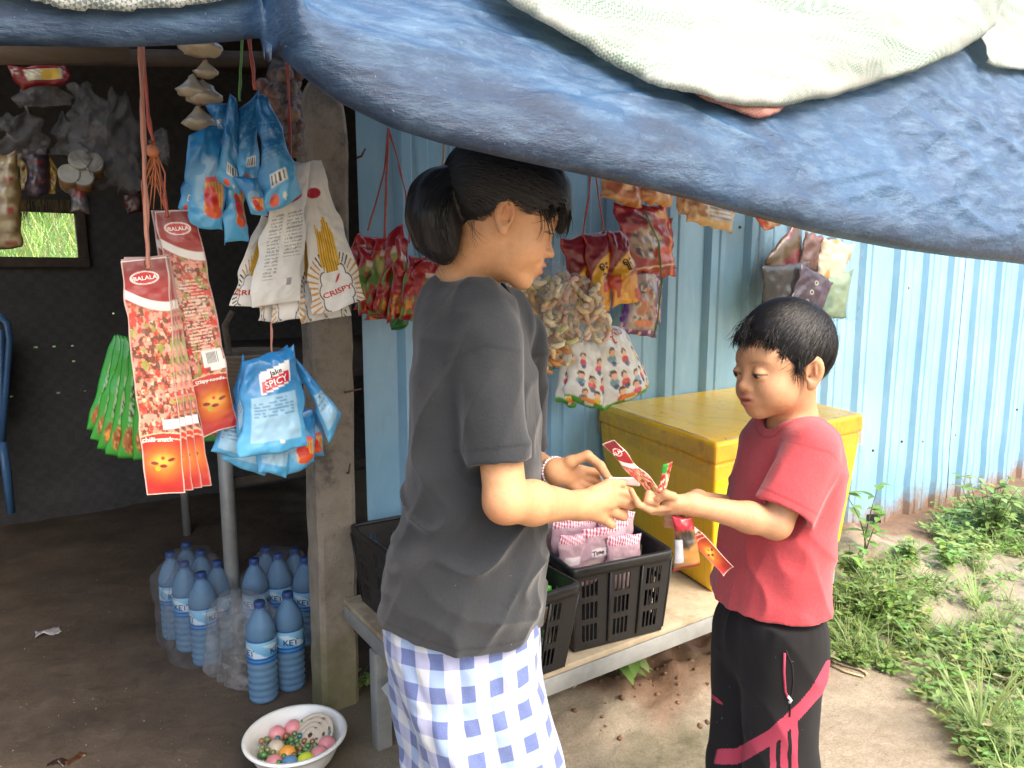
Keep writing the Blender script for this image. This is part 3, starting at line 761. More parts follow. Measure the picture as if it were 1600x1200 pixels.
for k, (q, t_, pf, l_) in enumerate(lb):
    tx = ()
    if k == 7:
        g0 = blue_back(18)
        def pf(u, v, g0=g0):
            c = g0(u, v); s = v + .16 * (u - .5)
            put(c, rect_m(u, s, .28, .80, .145, .36), WHITE); put(c, rect_m(u, s, .31, .78, .235, .345), L(196, 40, 66)); put(c, ell_m(u, v, .58, .88, .035, .022), L(225, 215, 190)); return c
        tx = [('SPICY', .545, .282, .016, WHITE, 12, 1.05), ('Jake', .545, .195, .013, BLACK, 12, 1.0)]
    packet('potato_stick_packet', [(x, y, t_ + .010 * math.sin(k * 2.3 + i)) for i, (x, y) in enumerate(q)], pf, l_, group=GB2, thick=.03 if k == 7 else .022, nu=48 if k == 7 else 28, nv=64 if k == 7 else 44, crump=.0045, seed=430 + k, texts=tx)

# ---------------- white CRISPY packets
def crispy_paint(seed, txt=True):
    def f(u, v):
        c = fill(u, L(222, 220, 214))
        a = np.arctan2((v - .86) * 1.7, u - .5); rad = np.hypot((v - .86) * 1.7, u - .5)
        k = np.floor(a * 21 / math.pi + .5); hh = np.sin(k * 12.9 + seed) * .5 + .5
        m = (np.abs(a * 21 / math.pi - k) < .17) * (rad > .36) * (rad < .44 + .14 * hh); put(c, m, L(40, 36, 34)); put(c, m * (hh > .6), L(200, 140, 50))
        jag = .29 + .05 * np.abs(np.sin(a * 5.5)); put(c, sstep(.013, .007, np.abs(rad - jag)), BLACK); put(c, sstep(.01, -.01, rad - jag + .02), L(236, 234, 230))
        fry = rect_m(u, v, .27, .68, .34, .70) * (v > .36 + .16 * np.abs(u - .48) + .09 * (np.sin(np.floor(u * 26) * 7.1) * .5 + .5)); fry = np.maximum(fry, rect_m(u, v, .34, .62, .46, .74))
        put(c, fry, L(222, 178, 60)); put(c, fry * (np.sin(u * 120) > .55), L(160, 112, 30))
        put(c, ell_m(u, v, .56, .79, .07, .012, .1, -.4), L(200, 40, 40)); put(c, ell_m(u, v, .45, .21, .22, .035), L(176, 28, 50))
        return c
    return f
def crispy_back(u, v):
    c = fill(u, L(216, 216, 212))
    ln = (np.sin(v * 240) > .0) * (vnoise(u * 40, v * 120, 0, 9) > -.25)
    put(c, np.maximum(rect_m(u, v, .14, .42, .34, .82), rect_m(u, v, .52, .92, .34, .66)) * ln * .55, L(70, 72, 78))
    put(c, ell_m(u, v, .52, .235, .34, .035), L(176, 30, 52)); put(c, rect_m(u, v, .66, .76, .82, .87), L(150, 150, 150)); put(c, rect_m(u, v, .3, .9, .90, .905), L(150, 150, 150))
    return c
GC = 'white potato crisp packets on a red string'
CT = [('CRISPY', .5, .875, .0135, RED, 8, 1.1)]
wq = [
    (((452, 262), (480, 256), (520, 498), (470, 506)), .58, 3, 0, 'backmost white crisp packet, only its bottom edge showing in the middle'),
    (((462, 256), (494, 254), (548, 492), (496, 502)), .585, 4, 0, 'white crisp packet behind the rightmost one, a dotted corner showing below it'),
    (((425, 262), (452, 256), (440, 500), (402, 500)), .59, 5, 0, 'white crisp packet at the back left of the bunch, bottom corner showing'),
    (((418, 300), (446, 290), (412, 482), (357, 477)), .60, 6, 1, 'leftmost white crisp packet with a bundle of potato sticks, partly behind the text one'),
    (((430, 275), (470, 262), (474, 496), (424, 506)), .61, 7, 0, 'white crisp packet second from the front, striped bottom under the text one'),
    (((458, 254), (500, 248), (574, 470), (492, 494)), .62, 8, 2, 'rightmost white crisp packet with a yellow heap of potato sticks and red crispy lettering'),
    (((428, 270), (482, 250), (470, 470), (390, 478)), .64, 9, 3, 'front white crisp packet turned round to its page of small grey text'),
]
for k, (q, t_, sd_, typ, l_) in enumerate(wq):
    packet('crisp_packet', [(x, y, t_) for (x, y) in q], crispy_back if typ == 3 else crispy_paint(sd_), l_, group=GC, thick=.006 if typ != 3 else .012, nu=110 if typ else 44, nv=180 if typ else 80, crump=.0035, seed=460 + k, mat=M_CARD,
           texts=CT if typ in (1, 2) else (), colnoise=.02)

# ---------------- red sachets left of the girl
def sachet_paint(seed):
    def f(u, v):
        c = fill(u, L(150, 22, 28)); d = u + .25 * np.sin(v * 5 + seed)
        put(c, sstep(.35, .45, d) * sstep(.8, .7, v) * sstep(.2, .3, v), L(170, 160, 84))
        a = vnoise(u * 5, v * 7, 0, seed); put(c, sstep(.2, .35, a) * sstep(.75, .6, v), L(168, 30, 24)); put(c, sstep(.3, .4, vnoise(u * 6, v * 8, 0, seed + 4)) * sstep(.2, .4, v), L(90, 130, 50))
        put(c, rect_m(u, v, .1, .95, .70, .93) * (vnoise(u * 8, v * 9, 0, seed + 8) > .25), L(224, 140, 50)); put(c, rect_m(u, v, .3, .8, .18, .27), L(210, 190, 180))
        put(c, sstep(.955, .975, u), L(225, 200, 195))
        return c
    return f
rs = [((548, 372), (576, 366), (590, 420), (556, 470)), ((570, 370), (598, 372), (592, 480), (554, 488)), ((560, 384), (596, 392), (580, 496), (556, 490)), ((590, 372), (616, 366), (600, 490), (566, 478)),
      ((606, 366), (632, 352), (614, 500), (584, 484)), ((622, 362), (640, 384), (634, 496), (602, 502)), ((636, 396), (676, 400), (668, 498), (622, 500)), ((648, 410), (700, 412), (690, 494), (640, 500)), ((574, 476), (630, 478), (628, 500), (568, 502))]
rl = ['dark red sachet at the far left of the sachet bunch beside the post', 'red sachet second from the left of the bunch beside the post, glossy', 'red sachet low at the left of the bunch, under the white packets', 'red and olive sachet left of the middle of the bunch with a spiky red star', 'red sachet in the middle of the bunch with a white name panel', 'olive and green sachet right of the middle of the sachet bunch', 'pale green and brown sachet next to the girl, seen face on', 'brown sachet half hidden behind the back of the girl', 'red sachet whose bottom edge shows lowest in the bunch beside the post']
for k, (q, l_) in enumerate(zip(rs, rl)):
    packet('spice_sachet', [(x, y, .16 + .012 * (k if k < 8 else 0)) for (x, y) in q], sachet_paint(500 + k), l_, group='red spice sachets beside the post', thick=.016, nu=22, nv=36, crump=.006, seed=500 + k)
packet('spice_sachet', [(610, 470, .14), (640, 470, .14), (636, 512, .14), (612, 516, .14)], lambda u, v: fill(u, L(22, 96, 30)), 'green packet end hanging under the red spice sachets', thick=.02, nu=14, nv=16, seed=519)

# ---------------- right of the girl
def chip_paint(seed):
    def f(u, v):
        c = fill(u, L(120, 16, 26)); put(c, sstep(.55, .62, v), L(214, 146, 30)); put(c, sstep(.70, .8, v) * (vnoise(u * 7, v * 9, 0, seed) > 0), L(232, 170, 50))
        put(c, ell_m(u, v, .55, .44, .50, .13, .06, -.3), L(226, 170, 40)); put(c, sstep(.3, .4, vnoise(u * 5, v * 6, 0, seed + 2)) * sstep(.5, .6, v), L(190, 60, 24))
        put(c, rect_m(u, v, .02, .98, .0, .03), L(90, 12, 20)); put(c, np.maximum(sstep(.05, .03, u), sstep(.95, .97, u)) * .5, L(190, 60, 50))
        return c
    return f
GH = 'dark red and yellow chip packets'
hq = [(((876, 372), (948, 360), (948, 500), (900, 500)), .28, 'dark red chip packet left of the pair, behind the clear snack bags', 'ဝါးရုး'),
      (((912, 368), (952, 364), (954, 486), (922, 492)), .30, 'dark red chip packet in the middle, yellow below with a lettered oval', 'ရုး'),
      (((950, 364), (978, 362), (1004, 470), (954, 482)), .31, 'dark red chip packet at the right, its yellow foot bulging out', 'ရုး')]
for k, (q, t_, l_, tx) in enumerate(hq):
    packet('chip_packet', [(x, y, t_) for (x, y) in q], chip_paint(530 + k), l_, group=GH, thick=.035, nu=34, nv=56, crump=.005, seed=530 + k, texts=[(tx, .6, .44, .034, L(50, 26, 22), 8)])
# red and clear packets, upper right
def redclear_paint(seed):
    def f(u, v):
        c = fill(u, L(158, 24, 34)); m = ell_m(u, v, .42, .58, .32, .22, .15); put(c, m, L(178, 160, 140)); speckle(u, v, c, m, [L(210, 200, 185), L(70, 40, 36), L(150, 120, 100)], 9, 9, seed)
        put(c, ell_m(u, v, .70, .74, .22, .12), L(206, 70, 34)); put(c, np.abs(u - .88) < .03, L(220, 120, 60)); put(c, rect_m(u, v, .05, .98, .9, .93), L(220, 200, 190)); put(c, ell_m(u, v, .30, .22, .3, .10, .2), L(120, 14, 26))
        put(c, ell_m(u, v, .8, .16, .14, .06), L(222, 150, 50))
        return c
    return f
def purple_paint(seed):
    def f(u, v):
        c = fill(u, L(178, 158, 150)); m = ell_m(u, v, .5, .5, .36, .36, .2); speckle(u, v, c, m, [L(60, 44, 50), L(220, 206, 190), L(196, 120, 70), L(40, 60, 50)], 7, 8, seed)
        e = np.maximum(np.maximum(sstep(.16, .1, u), sstep(.84, .9, u)), sstep(.88, .92, v)); put(c, e, L(96, 50, 128)); put(c, e * (vnoise(u * 12, v * 16, 0, seed) > .3), L(216, 180, 190))
        put(c, ell_m(u, v, .55, .80, .26, .06), L(214, 120, 60))
        return c
    return f
packet('red_snack_packet', [(958, 316, .14), (1044, 320, .14), (1056, 420, .14), (985, 430, .14)], redclear_paint(541), 'red packet with a clear window over white and dark snacks, at the upper right', group='red window packets', thick=.035, nu=34, nv=40, crump=.006, seed=541)
packet('red_snack_packet', [(972, 345, .12), (1050, 340, .12), (1054, 430, .12), (990, 436, .12)], redclear_paint(542), 'red packet behind the upper right window packet, its lower hem showing', group='red window packets', thick=.03, nu=28, nv=30, crump=.006, seed=542)
packet('purple_snack_packet', [(984, 428, .13), (1030, 424, .13), (1026, 526, .13), (964, 522, .13)], purple_paint(543), 'purple-edged packet with a clear window, hung below the red window packet', group='purple edged packets', thick=.03, nu=30, nv=40, crump=.005, seed=543)
packet('purple_snack_packet', [(1000, 430, .11), (1034, 428, .11), (1034, 505, .11), (1000, 515, .11)], purple_paint(544), 'second purple-edged packet, a strip showing right of the first', group='purple edged packets', thick=.02, nu=20, nv=30, crump=.005, seed=544)
# kids' packets: pale film with plain coloured blobs
def kids_paint(seed):
    def f(u, v):
        c = fill(u, L(214, 216, 212)); rr = random.Random(seed)
        for cu, cv in [(.30, .30), (.68, .34), (.22, .58), (.52, .60), (.80, .62), (.40, .80), (.70, .82)]:
            cu += rr.uniform(-.04, .04); cv += rr.uniform(-.03, .03); k = rr.choice([L(206, 70, 100), L(220, 184, 60), L(70, 120, 150), L(110, 150, 160), L(196, 60, 60)])
            put(c, ell_m(u, v, cu, cv + .09, .10, .055), k); put(c, ell_m(u, v, cu + .02, cv + .145, .06, .035), L(60, 80, 120)); put(c, ell_m(u, v, cu, cv - .015, .085, .055), L(40, 28, 26)); put(c, ell_m(u, v, cu + .012, cv + .01, .07, .042), L(226, 170, 140))
        put(c, ell_m(u, v, .5, .92, .2, .03), L(210, 130, 50)); put(c, sstep(.94, .96, v + .03 * np.sin(u * 9)), L(70, 150, 50))
        return c
    return f
GK = 'white packets printed with little coloured figures'
kq = [(((838, 500), (884, 505), (882, 572), (850, 578)), .22, 'white figure-printed packet farthest left, just right of the girl'),
      (((884, 520), (918, 526), (900, 640), (866, 626)), .25, 'white figure-printed packet left in the bunch over the yellow box'),
      (((896, 530), (944, 530), (944, 644), (880, 620)), .27, 'white figure-printed packet in the middle of the bunch, its green hem pointing down'),
      (((926, 512), (972, 512), (1012, 612), (944, 644)), .28, 'white figure-printed packet at the right of the bunch with red and blue letters'),
      (((956, 510), (976, 516), (1016, 604), (990, 622)), .25, 'white figure-printed packet at the far right edge of the bunch')]
for k, (q, t_, l_) in enumerate(kq):
    packet('figure_packet', [(x, y, t_) for (x, y) in q], kids_paint(550 + k), l_, group=GK, thick=.045, nu=40, nv=50, crump=.005, seed=550 + k, mat=M_FILM, texts=[('သုတ', .55, .10, .045, L(190, 60, 60), 10)] if k == 3 else ())
# bread packets under the eave
def bread_paint(a, b, seed, lined=False):
    def f(u, v):
        c = fill(u, a); speckle(u, v, c, np.ones_like(u), [b, L(150, 84, 50), L(214, 170, 120)], 4, 4, seed, .2)
        if lined: put(c, rect_m(u, v, .35, .92, .1, .85), L(190, 170, 140)); put(c, rect_m(u, v, .4, .88, .15, .8) * (np.sin(v * 60) > .1), L(110, 90, 80))
        return c
    return f
packet('bread_packet', [(940, 268, .16), (1002, 268, .16), (1002, 326, .16), (940, 310, .16)], bread_paint(L(176, 100, 60), L(200, 130, 80), 1), 'brown bread packet at the left end of the row under the tarp edge', group='bread packets', thick=.05, nu=26, nv=24, crump=.005, seed=561)
packet('bread_packet', [(996, 274, .165), (1056, 280, .165), (1050, 322, .165), (998, 316, .165)], bread_paint(L(206, 140, 84), L(224, 170, 110), 2), 'orange brown bread packet second from the left in the row under the tarp edge', group='bread packets', thick=.05, nu=26, nv=24, crump=.005, seed=562)
packet('bread_packet', [(1058, 282, .16), (1080, 290, .16), (1082, 338, .16), (1058, 334, .16)], bread_paint(L(196, 150, 90), L(150, 100, 60), 3), 'narrow tan packet between the bread packets and the one with printed lines', group='bread packets', thick=.03, nu=18, nv=24, crump=.005, seed=563)
packet('bread_packet', [(1070, 286, .17), (1150, 292, .17), (1144, 364, .17), (1072, 346, .17)], bread_paint(L(206, 176, 130), L(224, 190, 120), 4, True), 'cream packet with lines of small print under the tarp edge', group='bread packets', thick=.045, nu=40, nv=36, crump=.004, seed=564)
packet('orange_packet', [(1156, 296, .12), (1242, 300, .12), (1244, 340, .12), (1196, 362, .12)], bread_paint(L(206, 80, 30), L(180, 50, 24), 5), 'orange packet tip poking out below the tarp edge above the hanging bag', thick=.03, nu=26, nv=20, crump=.004, seed=565, texts=[('ooo', .55, .55, .02, BLACK)])

# ---------------- clear bags of puffed snacks
M_SNACKBAG = clear_mat('shiny_snack_bag', (.55, .55, .55), .12, .10)
def puff_bag(name, quad, t_, label, group, fillc, seed, n=70, thick=.07, mat=None, cat='snack bag', rr=.018):
    """clear pillow bag with many small curls inside"""
    q = [att(x, y, t_) for (x, y) in quad]; rd = random.Random(seed)
    root = empty(name, sum(q, Vector()) / 4); tag(root, label, cat, group)
    m = MB(); n_ = (q[1] - q[0]).cross(q[3] - q[0]).normalized()
    for k in range(n):
        u, v = rd.uniform(.05, .95), rd.uniform(.16, .98)
        p = (q[0] * (1 - u) + q[1] * u) * (1 - v) + (q[3] * (1 - u) + q[2] * u) * v
        dep = (1 - (2 * u - 1) ** 2) ** .5 * thick * .42
        p = p + n_ * rd.uniform(-dep, dep); a = Vector((rd.uniform(-1, 1), rd.uniform(-1, 1), rd.uniform(-1, 1))).normalized(); b = a.orthogonal().normalized()
        L_ = rr * rd.uniform(.8, 1.5); c = rd.choice(fillc)
        if rr > .02: m.ball(p, rr * rd.uniform(.5, .8), 8, col=c); continue
        pts = [p + a * L_ * math.cos(x) + b * L_ * .8 * math.sin(x) for x in (0, .9, 1.8, 2.7)]
        m.tube(pts, [rr * .26, rr * .44, rr * .44, rr * .26], 7, col=c)
    o = mesh_obj('puffed_snacks', np.concatenate(m.v), m.f, M_CARD, root, True, np.concatenate(m.c)); o['kind'] = 'stuff'
    packet('bag_film', q, lambda u, v: fill(u, WHITE), None, thick=thick, nu=20, nv=30, crump=.007, seed=seed, mat=mat or M_SNACKBAG, parent=root, pinch=.55)
    return root
GP = 'clear bags of puffed snacks'
PAL = [L(240, 222, 184), L(246, 236, 210), L(232, 200, 156), L(236, 228, 190), L(214, 214, 150), L(238, 196, 176)]
PAL2 = [L(226, 182, 116), L(212, 150, 86), L(238, 210, 160)]
puff_bag('puffed_snack_bag', [(796, 425), (842, 415), (852, 528), (800, 545)], .26, 'clear snack bag nearest the girl, under her chin', GP, PAL, 1, 50)
puff_bag('puffed_snack_bag', [(822, 440), (868, 436), (890, 548), (834, 560)], .28, 'clear bag of brown ring snacks hanging between two paler bags', GP, PAL2, 2, 50)
puff_bag('puffed_snack_bag', [(838, 410), (890, 402), (908, 532), (850, 546)], .31, 'clear bag of pale puffed snacks with green ends, left of the chip packets', GP, PAL, 3, 60)
puff_bag('puffed_snack_bag', [(880, 425), (930, 436), (956, 522), (890, 532)], .32, 'clear bag of pink and white puffed curls, in front of the chip packets', GP, PAL, 4, 60)
puff_bag('puffed_snack_bag', [(845, 530), (880, 530), (884, 572), (848, 578)], .24, 'small clear snack bag low down, right beside the sleeve of the girl', GP, PAL2, 5, 30)

# ---------------- big clear bag with packets, above the boy
bag = empty('packet_bag', att(1250, 480, .14)); tag(bag, 'big knotted clear bag hung on the blue wall', 'plastic bag')
packet('bag_film', [(1200, 300, .14), (1345, 310, .14), (1340, 500, .14), (1160, 510, .14)], lambda u, v: fill(u, WHITE), None, thick=.16, nu=30, nv=40, crump=.006, seed=601, mat=clear_mat('thin_clear_bag', (.22, .23, .25), .035, .10), parent=bag, pinch=.2)
def duo(a, b, seed, s=.1, extra=None):
    def f(u, v):
        c = fill(u, a); put(c, sstep(s, s + .15, vnoise(u * 3, v * 3, 0, seed)), b)
        if extra is not None: put(c, ell_m(u, v, .5, .6, .25, .25), extra)
        return c
    return f
for k, (q, pf, l_, tx) in enumerate([
    ([(1192, 405), (1248, 342), (1258, 425), (1205, 450)], duo(L(110, 20, 26), L(84, 60, 20), 2, .1), 'dark red packet pointing up at the left inside the clear bag', ()),
    ([(1258, 362), (1302, 374), (1296, 428), (1246, 422)], duo(L(90, 46, 38), L(116, 64, 50), 3), 'dull brown packet in the middle of the clear bag', ()),
    ([(1286, 370), (1338, 384), (1304, 456), (1276, 428)], duo(L(206, 196, 170), L(180, 140, 60), 4, .25), 'pale gold packet with a red edge, upper right inside the clear bag', ()),
    ([(1186, 418), (1264, 408), (1266, 484), (1194, 486)], duo(L(18, 18, 22), L(36, 35, 38), 5, .3), 'black packet at the lower left inside the clear bag', ()),
    ([(1252, 412), (1302, 440), (1276, 500), (1230, 478)], duo(L(46, 22, 54), L(60, 32, 66), 6), 'purple packet with three pale round marks inside the clear bag', [('O', .5, .25, .03, L(190, 180, 150)), ('O', .45, .5, .03, L(190, 180, 150)), ('O', .4, .75, .03, L(190, 180, 150))]),
    ([(1276, 440), (1334, 420), (1322, 498), (1258, 498)], duo(L(126, 150, 122), L(96, 126, 106), 7), 'pale green packet at the lower right inside the clear bag', ())]):
    packet('bagged_packet', [(x, y, .10 + .018 * k * (1 if k < 5 else .6)) for (x, y) in q], pf, l_, group='packets inside the clear bag', thick=.03, nu=22, nv=26, crump=.005, seed=610 + k, texts=tx)

# ---------------- strings
def string_mat(name, c):
    t = NT(name); n = t.noise(160, 3, .6, t.mapped((1, 1, .15)))
    t.pbsdf(t.mix(n, tuple(x * .6 for x in c), tuple(min(1, x * 1.3) for x in c)), .4, t.bump(n, .5, .002)); return t.m
M_STR = string_mat('red_raffia', (.42, .085, .06)); M_STRP = string_mat('pink_raffia', (.50, .22, .16)); M_STRG = string_mat('green_raffia', (.12, .30, .08)); M_STRW = string_mat('pale_raffia', (.45, .36, .27))
def cord(pts, rad, mat, label, name='string', strands=1, sp=.003, group=None):
    m = MB(); rd = random.Random(len(label)); P = [att(*p) if not isinstance(p, Vector) else p for p in pts]
    for k in range(strands):
        off = Vector((rd.uniform(-sp, sp), rd.uniform(-sp, sp), 0)) if k else Vector((0, 0, 0))
        Q = []
        for a, b in zip(P[:-1], P[1:]):
            for i in range(5): Q.append(a.lerp(b, i / 5) + off * (.4 + .6 * math.sin(i)) + Vector((rd.uniform(-.0008, .0008), rd.uniform(-.0008, .0008), 0)))
        Q.append(P[-1] + off); m.tube(Q, rad * (1 if k == 0 else .7), 6, flat=.6)
    o = m.build(name, mat); tag(o, label, 'string', group); return o
cord([(219, 50, .72), (222, 160, .72), (227, 300, .71), (231, 408, .705), (232, 420, .704)], .0042, M_STRP, 'pale pink raffia string holding up the front fan of long red packets', strands=3, sp=.003)
cord([(221, 50, .71), (232, 180, .68), (240, 225, .67), (250, 270, .66), (258, 300, .64), (262, 340, .638)], .0036, M_STR, 'red raffia string holding up the rear fan of long red packets', strands=3, sp=.003)
m = MB(); rd = random.Random(5)
for k in range(16):
    p = att(238 + rd.uniform(-4, 4), 235 + rd.uniform(-14, 14), .675); q = att(236 + rd.uniform(-14, 24), 300 + rd.uniform(-20, 30), .67); m.tube([p, p.lerp(q, .5) + Vector((rd.uniform(-.01, .01), 0, 0)), q], [.003, .0025, .001], 5, flat=.4)
m.ball(att(238, 236, .675), .010, 8); tag(m.build('string_knot', string_mat('orange_raffia', (.50, .17, .07))), 'frayed orange knot of raffia on the strings of the long red packets', 'string')
cord([(378, 40, .66), (376, 110, .66), (374, 158, .66)], .003, M_STRG, 'thin green string at the top of the upper blue bunch', strands=2)
cord([(388, 48, .67), (393, 90, .67), (398, 140, .67)], .004, M_STR, 'red string at the top of the upper blue bunch', strands=3)
cord([(450, 80, .63), (452, 160, .63), (455, 262, .63), (458, 276, .63)], .003, M_STR, 'thin red string holding the white crisp packets', strands=2)
cord([(423, 505, .66), (425, 556, .665)], .0026, M_STRP, 'pink string between the white packets and the lower blue bunch', strands=2)
cord([(607, 200, .2), (600, 270, .2), (575, 360, .22)], .0036, M_STR, 'left red string of the sachet bunch beside the post', strands=2)
cord([(607, 200, .2), (604, 280, .21), (601, 372, .22)], .005, M_STR, 'middle red string of the sachet bunch beside the post', strands=4)
cord([(607, 200, .2), (622, 250, .21), (634, 302, .22), (640, 380, .22)], .003, M_STR, 'right red string of the sachet bunch beside the post', strands=2)
cord([(698, 150, .2), (696, 200, .2), (692, 262, .2)], .005, M_STRW, 'pale string hanging behind the head of the girl, left of the pair', strands=2)
cord([(712, 150, .2), (710, 200, .2), (708, 240, .2)], .004, M_STRW, 'pale string hanging behind the head of the girl, right of the pair', strands=2)
cord([(924, 262, .3), (920, 310, .3), (910, 370, .3)], .004, M_STR, 'left red string of the dark red chip packets', strands=2)
cord([(930, 262, .3), (936, 310, .3), (944, 364, .3)], .004, M_STR, 'right red string of the dark red chip packets', strands=2)
cord([(1008, 330, .18), (1030, 380, .18), (1034, 440, .18), (1028, 500, .18), (1022, 526, .18)], .0028, M_STRG, 'green string looped over the window packets at the right', strands=3, sp=.005)
cord([(1250, 300, .14), (1244, 330, .14), (1250, 350, .14)], .003, M_STRW, 'twisted plastic tie at the top of the big clear bag')

# ---------------- little dough coloured bags on a string
M_DOUGH = simple_mat('pale_powder_in_bag', (.42, .36, .26), .35, .2, 40, 80, .3, .004, Coat_Weight=.5)
dq = [((316, 72), .030, 'small tan powder bag topmost on the string of little bags'), ((322, 112), .018, 'small round tan powder bag second from the top of the string'), ((302, 140), .022, 'small tan powder bag at the left of the middle pair on the string'), ((320, 150), .026, 'small tan powder bag at the right of the middle pair on the string'), ((312, 190), .024, 'small tan powder bag at the bottom of the string of little bags')]
for k, ((px, py), r_, l_) in enumerate(dq):
    c = att(px, py, .55); bm = bmesh.new(); bmesh.ops.create_icosphere(bm, subdivisions=3, radius=1)
    for vtx in bm.verts:
        p = vtx.co; k1 = 1.25 - .8 * max(0, p.z); nz = .18 * float(fbm(p.x * 2.5, p.y * 2.5, p.z * 2.5, 700 + k, 3))
        vtx.co = c + Vector((p.x * r_ * k1 * (1 + nz), p.y * r_ * .7 * k1 * (1 + nz), (p.z * .62 + (.5 * max(0, p.z) ** 3)) * r_ * (1 + nz)))
    m = MB(); m.bm(bm); tag(m.build('powder_bag', M_DOUGH), l_, 'small bag', 'little powder bags on one string')
cord([(318, 48, .55), (317, 100, .55), (314, 150, .55), (312, 190, .56)], .0016, M_STR, 'thin red string threading the little powder bags')
# ================================================================== implicit surfaces for the people
def np3(v): return np.array([v[0], v[1], v[2]], float)
def smin(a, b, k):
    if k <= 0: return np.minimum(a, b)
    h = np.clip(.5 + .5 * (b - a) / k, 0, 1); return b * (1 - h) + a * h - k * h * (1 - h)
def smax(a, b, k): return -smin(-a, -b, k)
def rcone(P, a, b, ra, rb):
    a, b = np3(a), np3(b); ab = b - a; l2 = max(1e-9, ab @ ab)
    h = np.clip((P - a) @ ab / l2, 0, 1)
    return np.linalg.norm(P - a - h[:, None] * ab, axis=1) - (ra + (rb - ra) * h)
def ellip(P, c, r, M=None):
    q = P - np3(c)
    if M is not None: q = q @ M            # columns of M are the local axes
    r = np.asarray(r, float); k0 = np.linalg.norm(q / r, axis=1); k1 = np.linalg.norm(q / r ** 2, axis=1)
    return k0 * (k0 - 1) / np.maximum(k1, 1e-6)

def surface(fn, lo, hi, h):
    """sparse evaluation on a grid + surface nets -> verts, quads"""
    lo = np.asarray(lo, float); hi = np.asarray(hi, float); B = 8
    nb = np.ceil((hi - lo) / (h * B)).astype(int); n = nb * B
    cc = np.stack(np.meshgrid(*[np.arange(k) for k in nb], indexing='ij'), -1).reshape(-1, 3)
    ctr = lo + (cc * B + (B - 1) / 2) * h
    dc = np.concatenate([fn(c) for c in np.array_split(ctr, max(1, len(ctr) // 200000))])
    act = np.abs(dc) < B * h * 1.25
    D = np.repeat(np.repeat(np.repeat(np.where(dc > 0, 1.0, -1.0).reshape(nb).astype(np.float32), B, 0), B, 1), B, 2)
    loc = np.stack(np.meshgrid(*[np.arange(B)] * 3, indexing='ij'), -1).reshape(-1, 3)
    idx = (cc[act] * B)[:, None, :] + loc[None]; idx = idx.reshape(-1, 3)
    for part in np.array_split(idx, max(1, len(idx) // 400000)):
        D[part[:, 0], part[:, 1], part[:, 2]] = fn(lo + part * h)
    S = D < 0; c = S[:-1, :-1, :-1].astype(np.int8)
    tot = np.zeros(c.shape, np.int8)
    offs = [(i, j, k) for i in (0, 1) for j in (0, 1) for k in (0, 1)]
    for (i, j, k) in offs: tot += S[i:n[0] - 1 + i, j:n[1] - 1 + j, k:n[2] - 1 + k]
    cells = np.argwhere((tot > 0) & (tot < 8)); cid = np.full(tot.shape, -1, np.int32); cid[tuple(cells.T)] = np.arange(len(cells))
    vals = {o: D[cells[:, 0] + o[0], cells[:, 1] + o[1], cells[:, 2] + o[2]] for o in offs}
    acc = np.zeros((len(cells), 3)); cnt = np.zeros(len(cells))
    for a in offs:
        for ax in range(3):
            if a[ax] == 0:
                b = list(a); b[ax] = 1; b = tuple(b); va, vb = vals[a].astype(float), vals[b].astype(float); m = (va < 0) != (vb < 0)
                tt = va / np.where(m, va - vb, 1); p = np.array(a, float)[None].repeat(len(cells), 0); p[:, ax] = tt
                acc[m] += p[m]; cnt[m] += 1
    V = lo + (cells + acc / cnt[:, None]) * h
    Q = []
    for ax in range(3):
        a1, a2 = (ax + 1) % 3, (ax + 2) % 3
        sl0 = [slice(1, n[k] - 1) for k in range(3)]; sl0[ax] = slice(0, n[ax] - 1); sl1 = list(sl0); sl1[ax] = slice(1, n[ax])
        s0 = S[tuple(sl0)]; s1 = S[tuple(sl1)]; e = np.argwhere(s0 != s1); st = s0[tuple(e.T)]
        for k in range(3):
            if k != ax: e[:, k] += 1
        def cell(d1, d2):
            q = e.copy(); q[:, a1] -= d1; q[:, a2] -= d2; return cid[q[:, 0], q[:, 1], q[:, 2]]
        quad = np.stack([cell(1, 1), cell(0, 1), cell(0, 0), cell(1, 0)], -1)
        quad[~st] = quad[~st][:, ::-1]; Q.append(quad[(quad >= 0).all(1)])
    return V, np.concatenate(Q)

def fast_mesh(name, V, Q, mat, parent=None, attrs=None, smooth_it=0, lam=.5):
    V = np.array(V, float)
    for _ in range(smooth_it):
        acc = np.zeros_like(V); cn = np.zeros(len(V))
        for a, b in ((0, 1), (1, 2), (2, 3), (3, 0)):
            for i, j in ((a, b), (b, a)):
                for k in range(3): acc[:, k] += np.bincount(Q[:, i], V[Q[:, j], k], len(V))
                cn += np.bincount(Q[:, i], None, len(V))
        V += lam * (acc / np.maximum(cn, 1)[:, None] - V)
    base = np.array(parent.location) if parent is not None else np.zeros(3)
    me = bpy.data.meshes.new(name); me.vertices.add(len(V)); me.vertices.foreach_set('co', (V - base).astype(np.float32).ravel())
    me.loops.add(len(Q) * 4); me.loops.foreach_set('vertex_index', Q.astype(np.int32).ravel())
    me.polygons.add(len(Q)); me.polygons.foreach_set('loop_start', np.arange(len(Q), dtype=np.int32) * 4)
    try: me.polygons.foreach_set('loop_total', np.full(len(Q), 4, dtype=np.int32))
    except Exception: pass
    me.polygons.foreach_set('use_smooth', np.ones(len(Q), dtype=bool))
    for k, v in (attrs or {}).items():
        a = me.attributes.new(k, 'FLOAT', 'POINT'); a.data.foreach_set('value', np.asarray(v, dtype=np.float32))
    me.materials.append(mat); me.update(calc_edges=True); me.validate()
    o = bpy.data.objects.new(name, me); COL.objects.link(o)
    if parent is not None: o.parent = parent
    return o

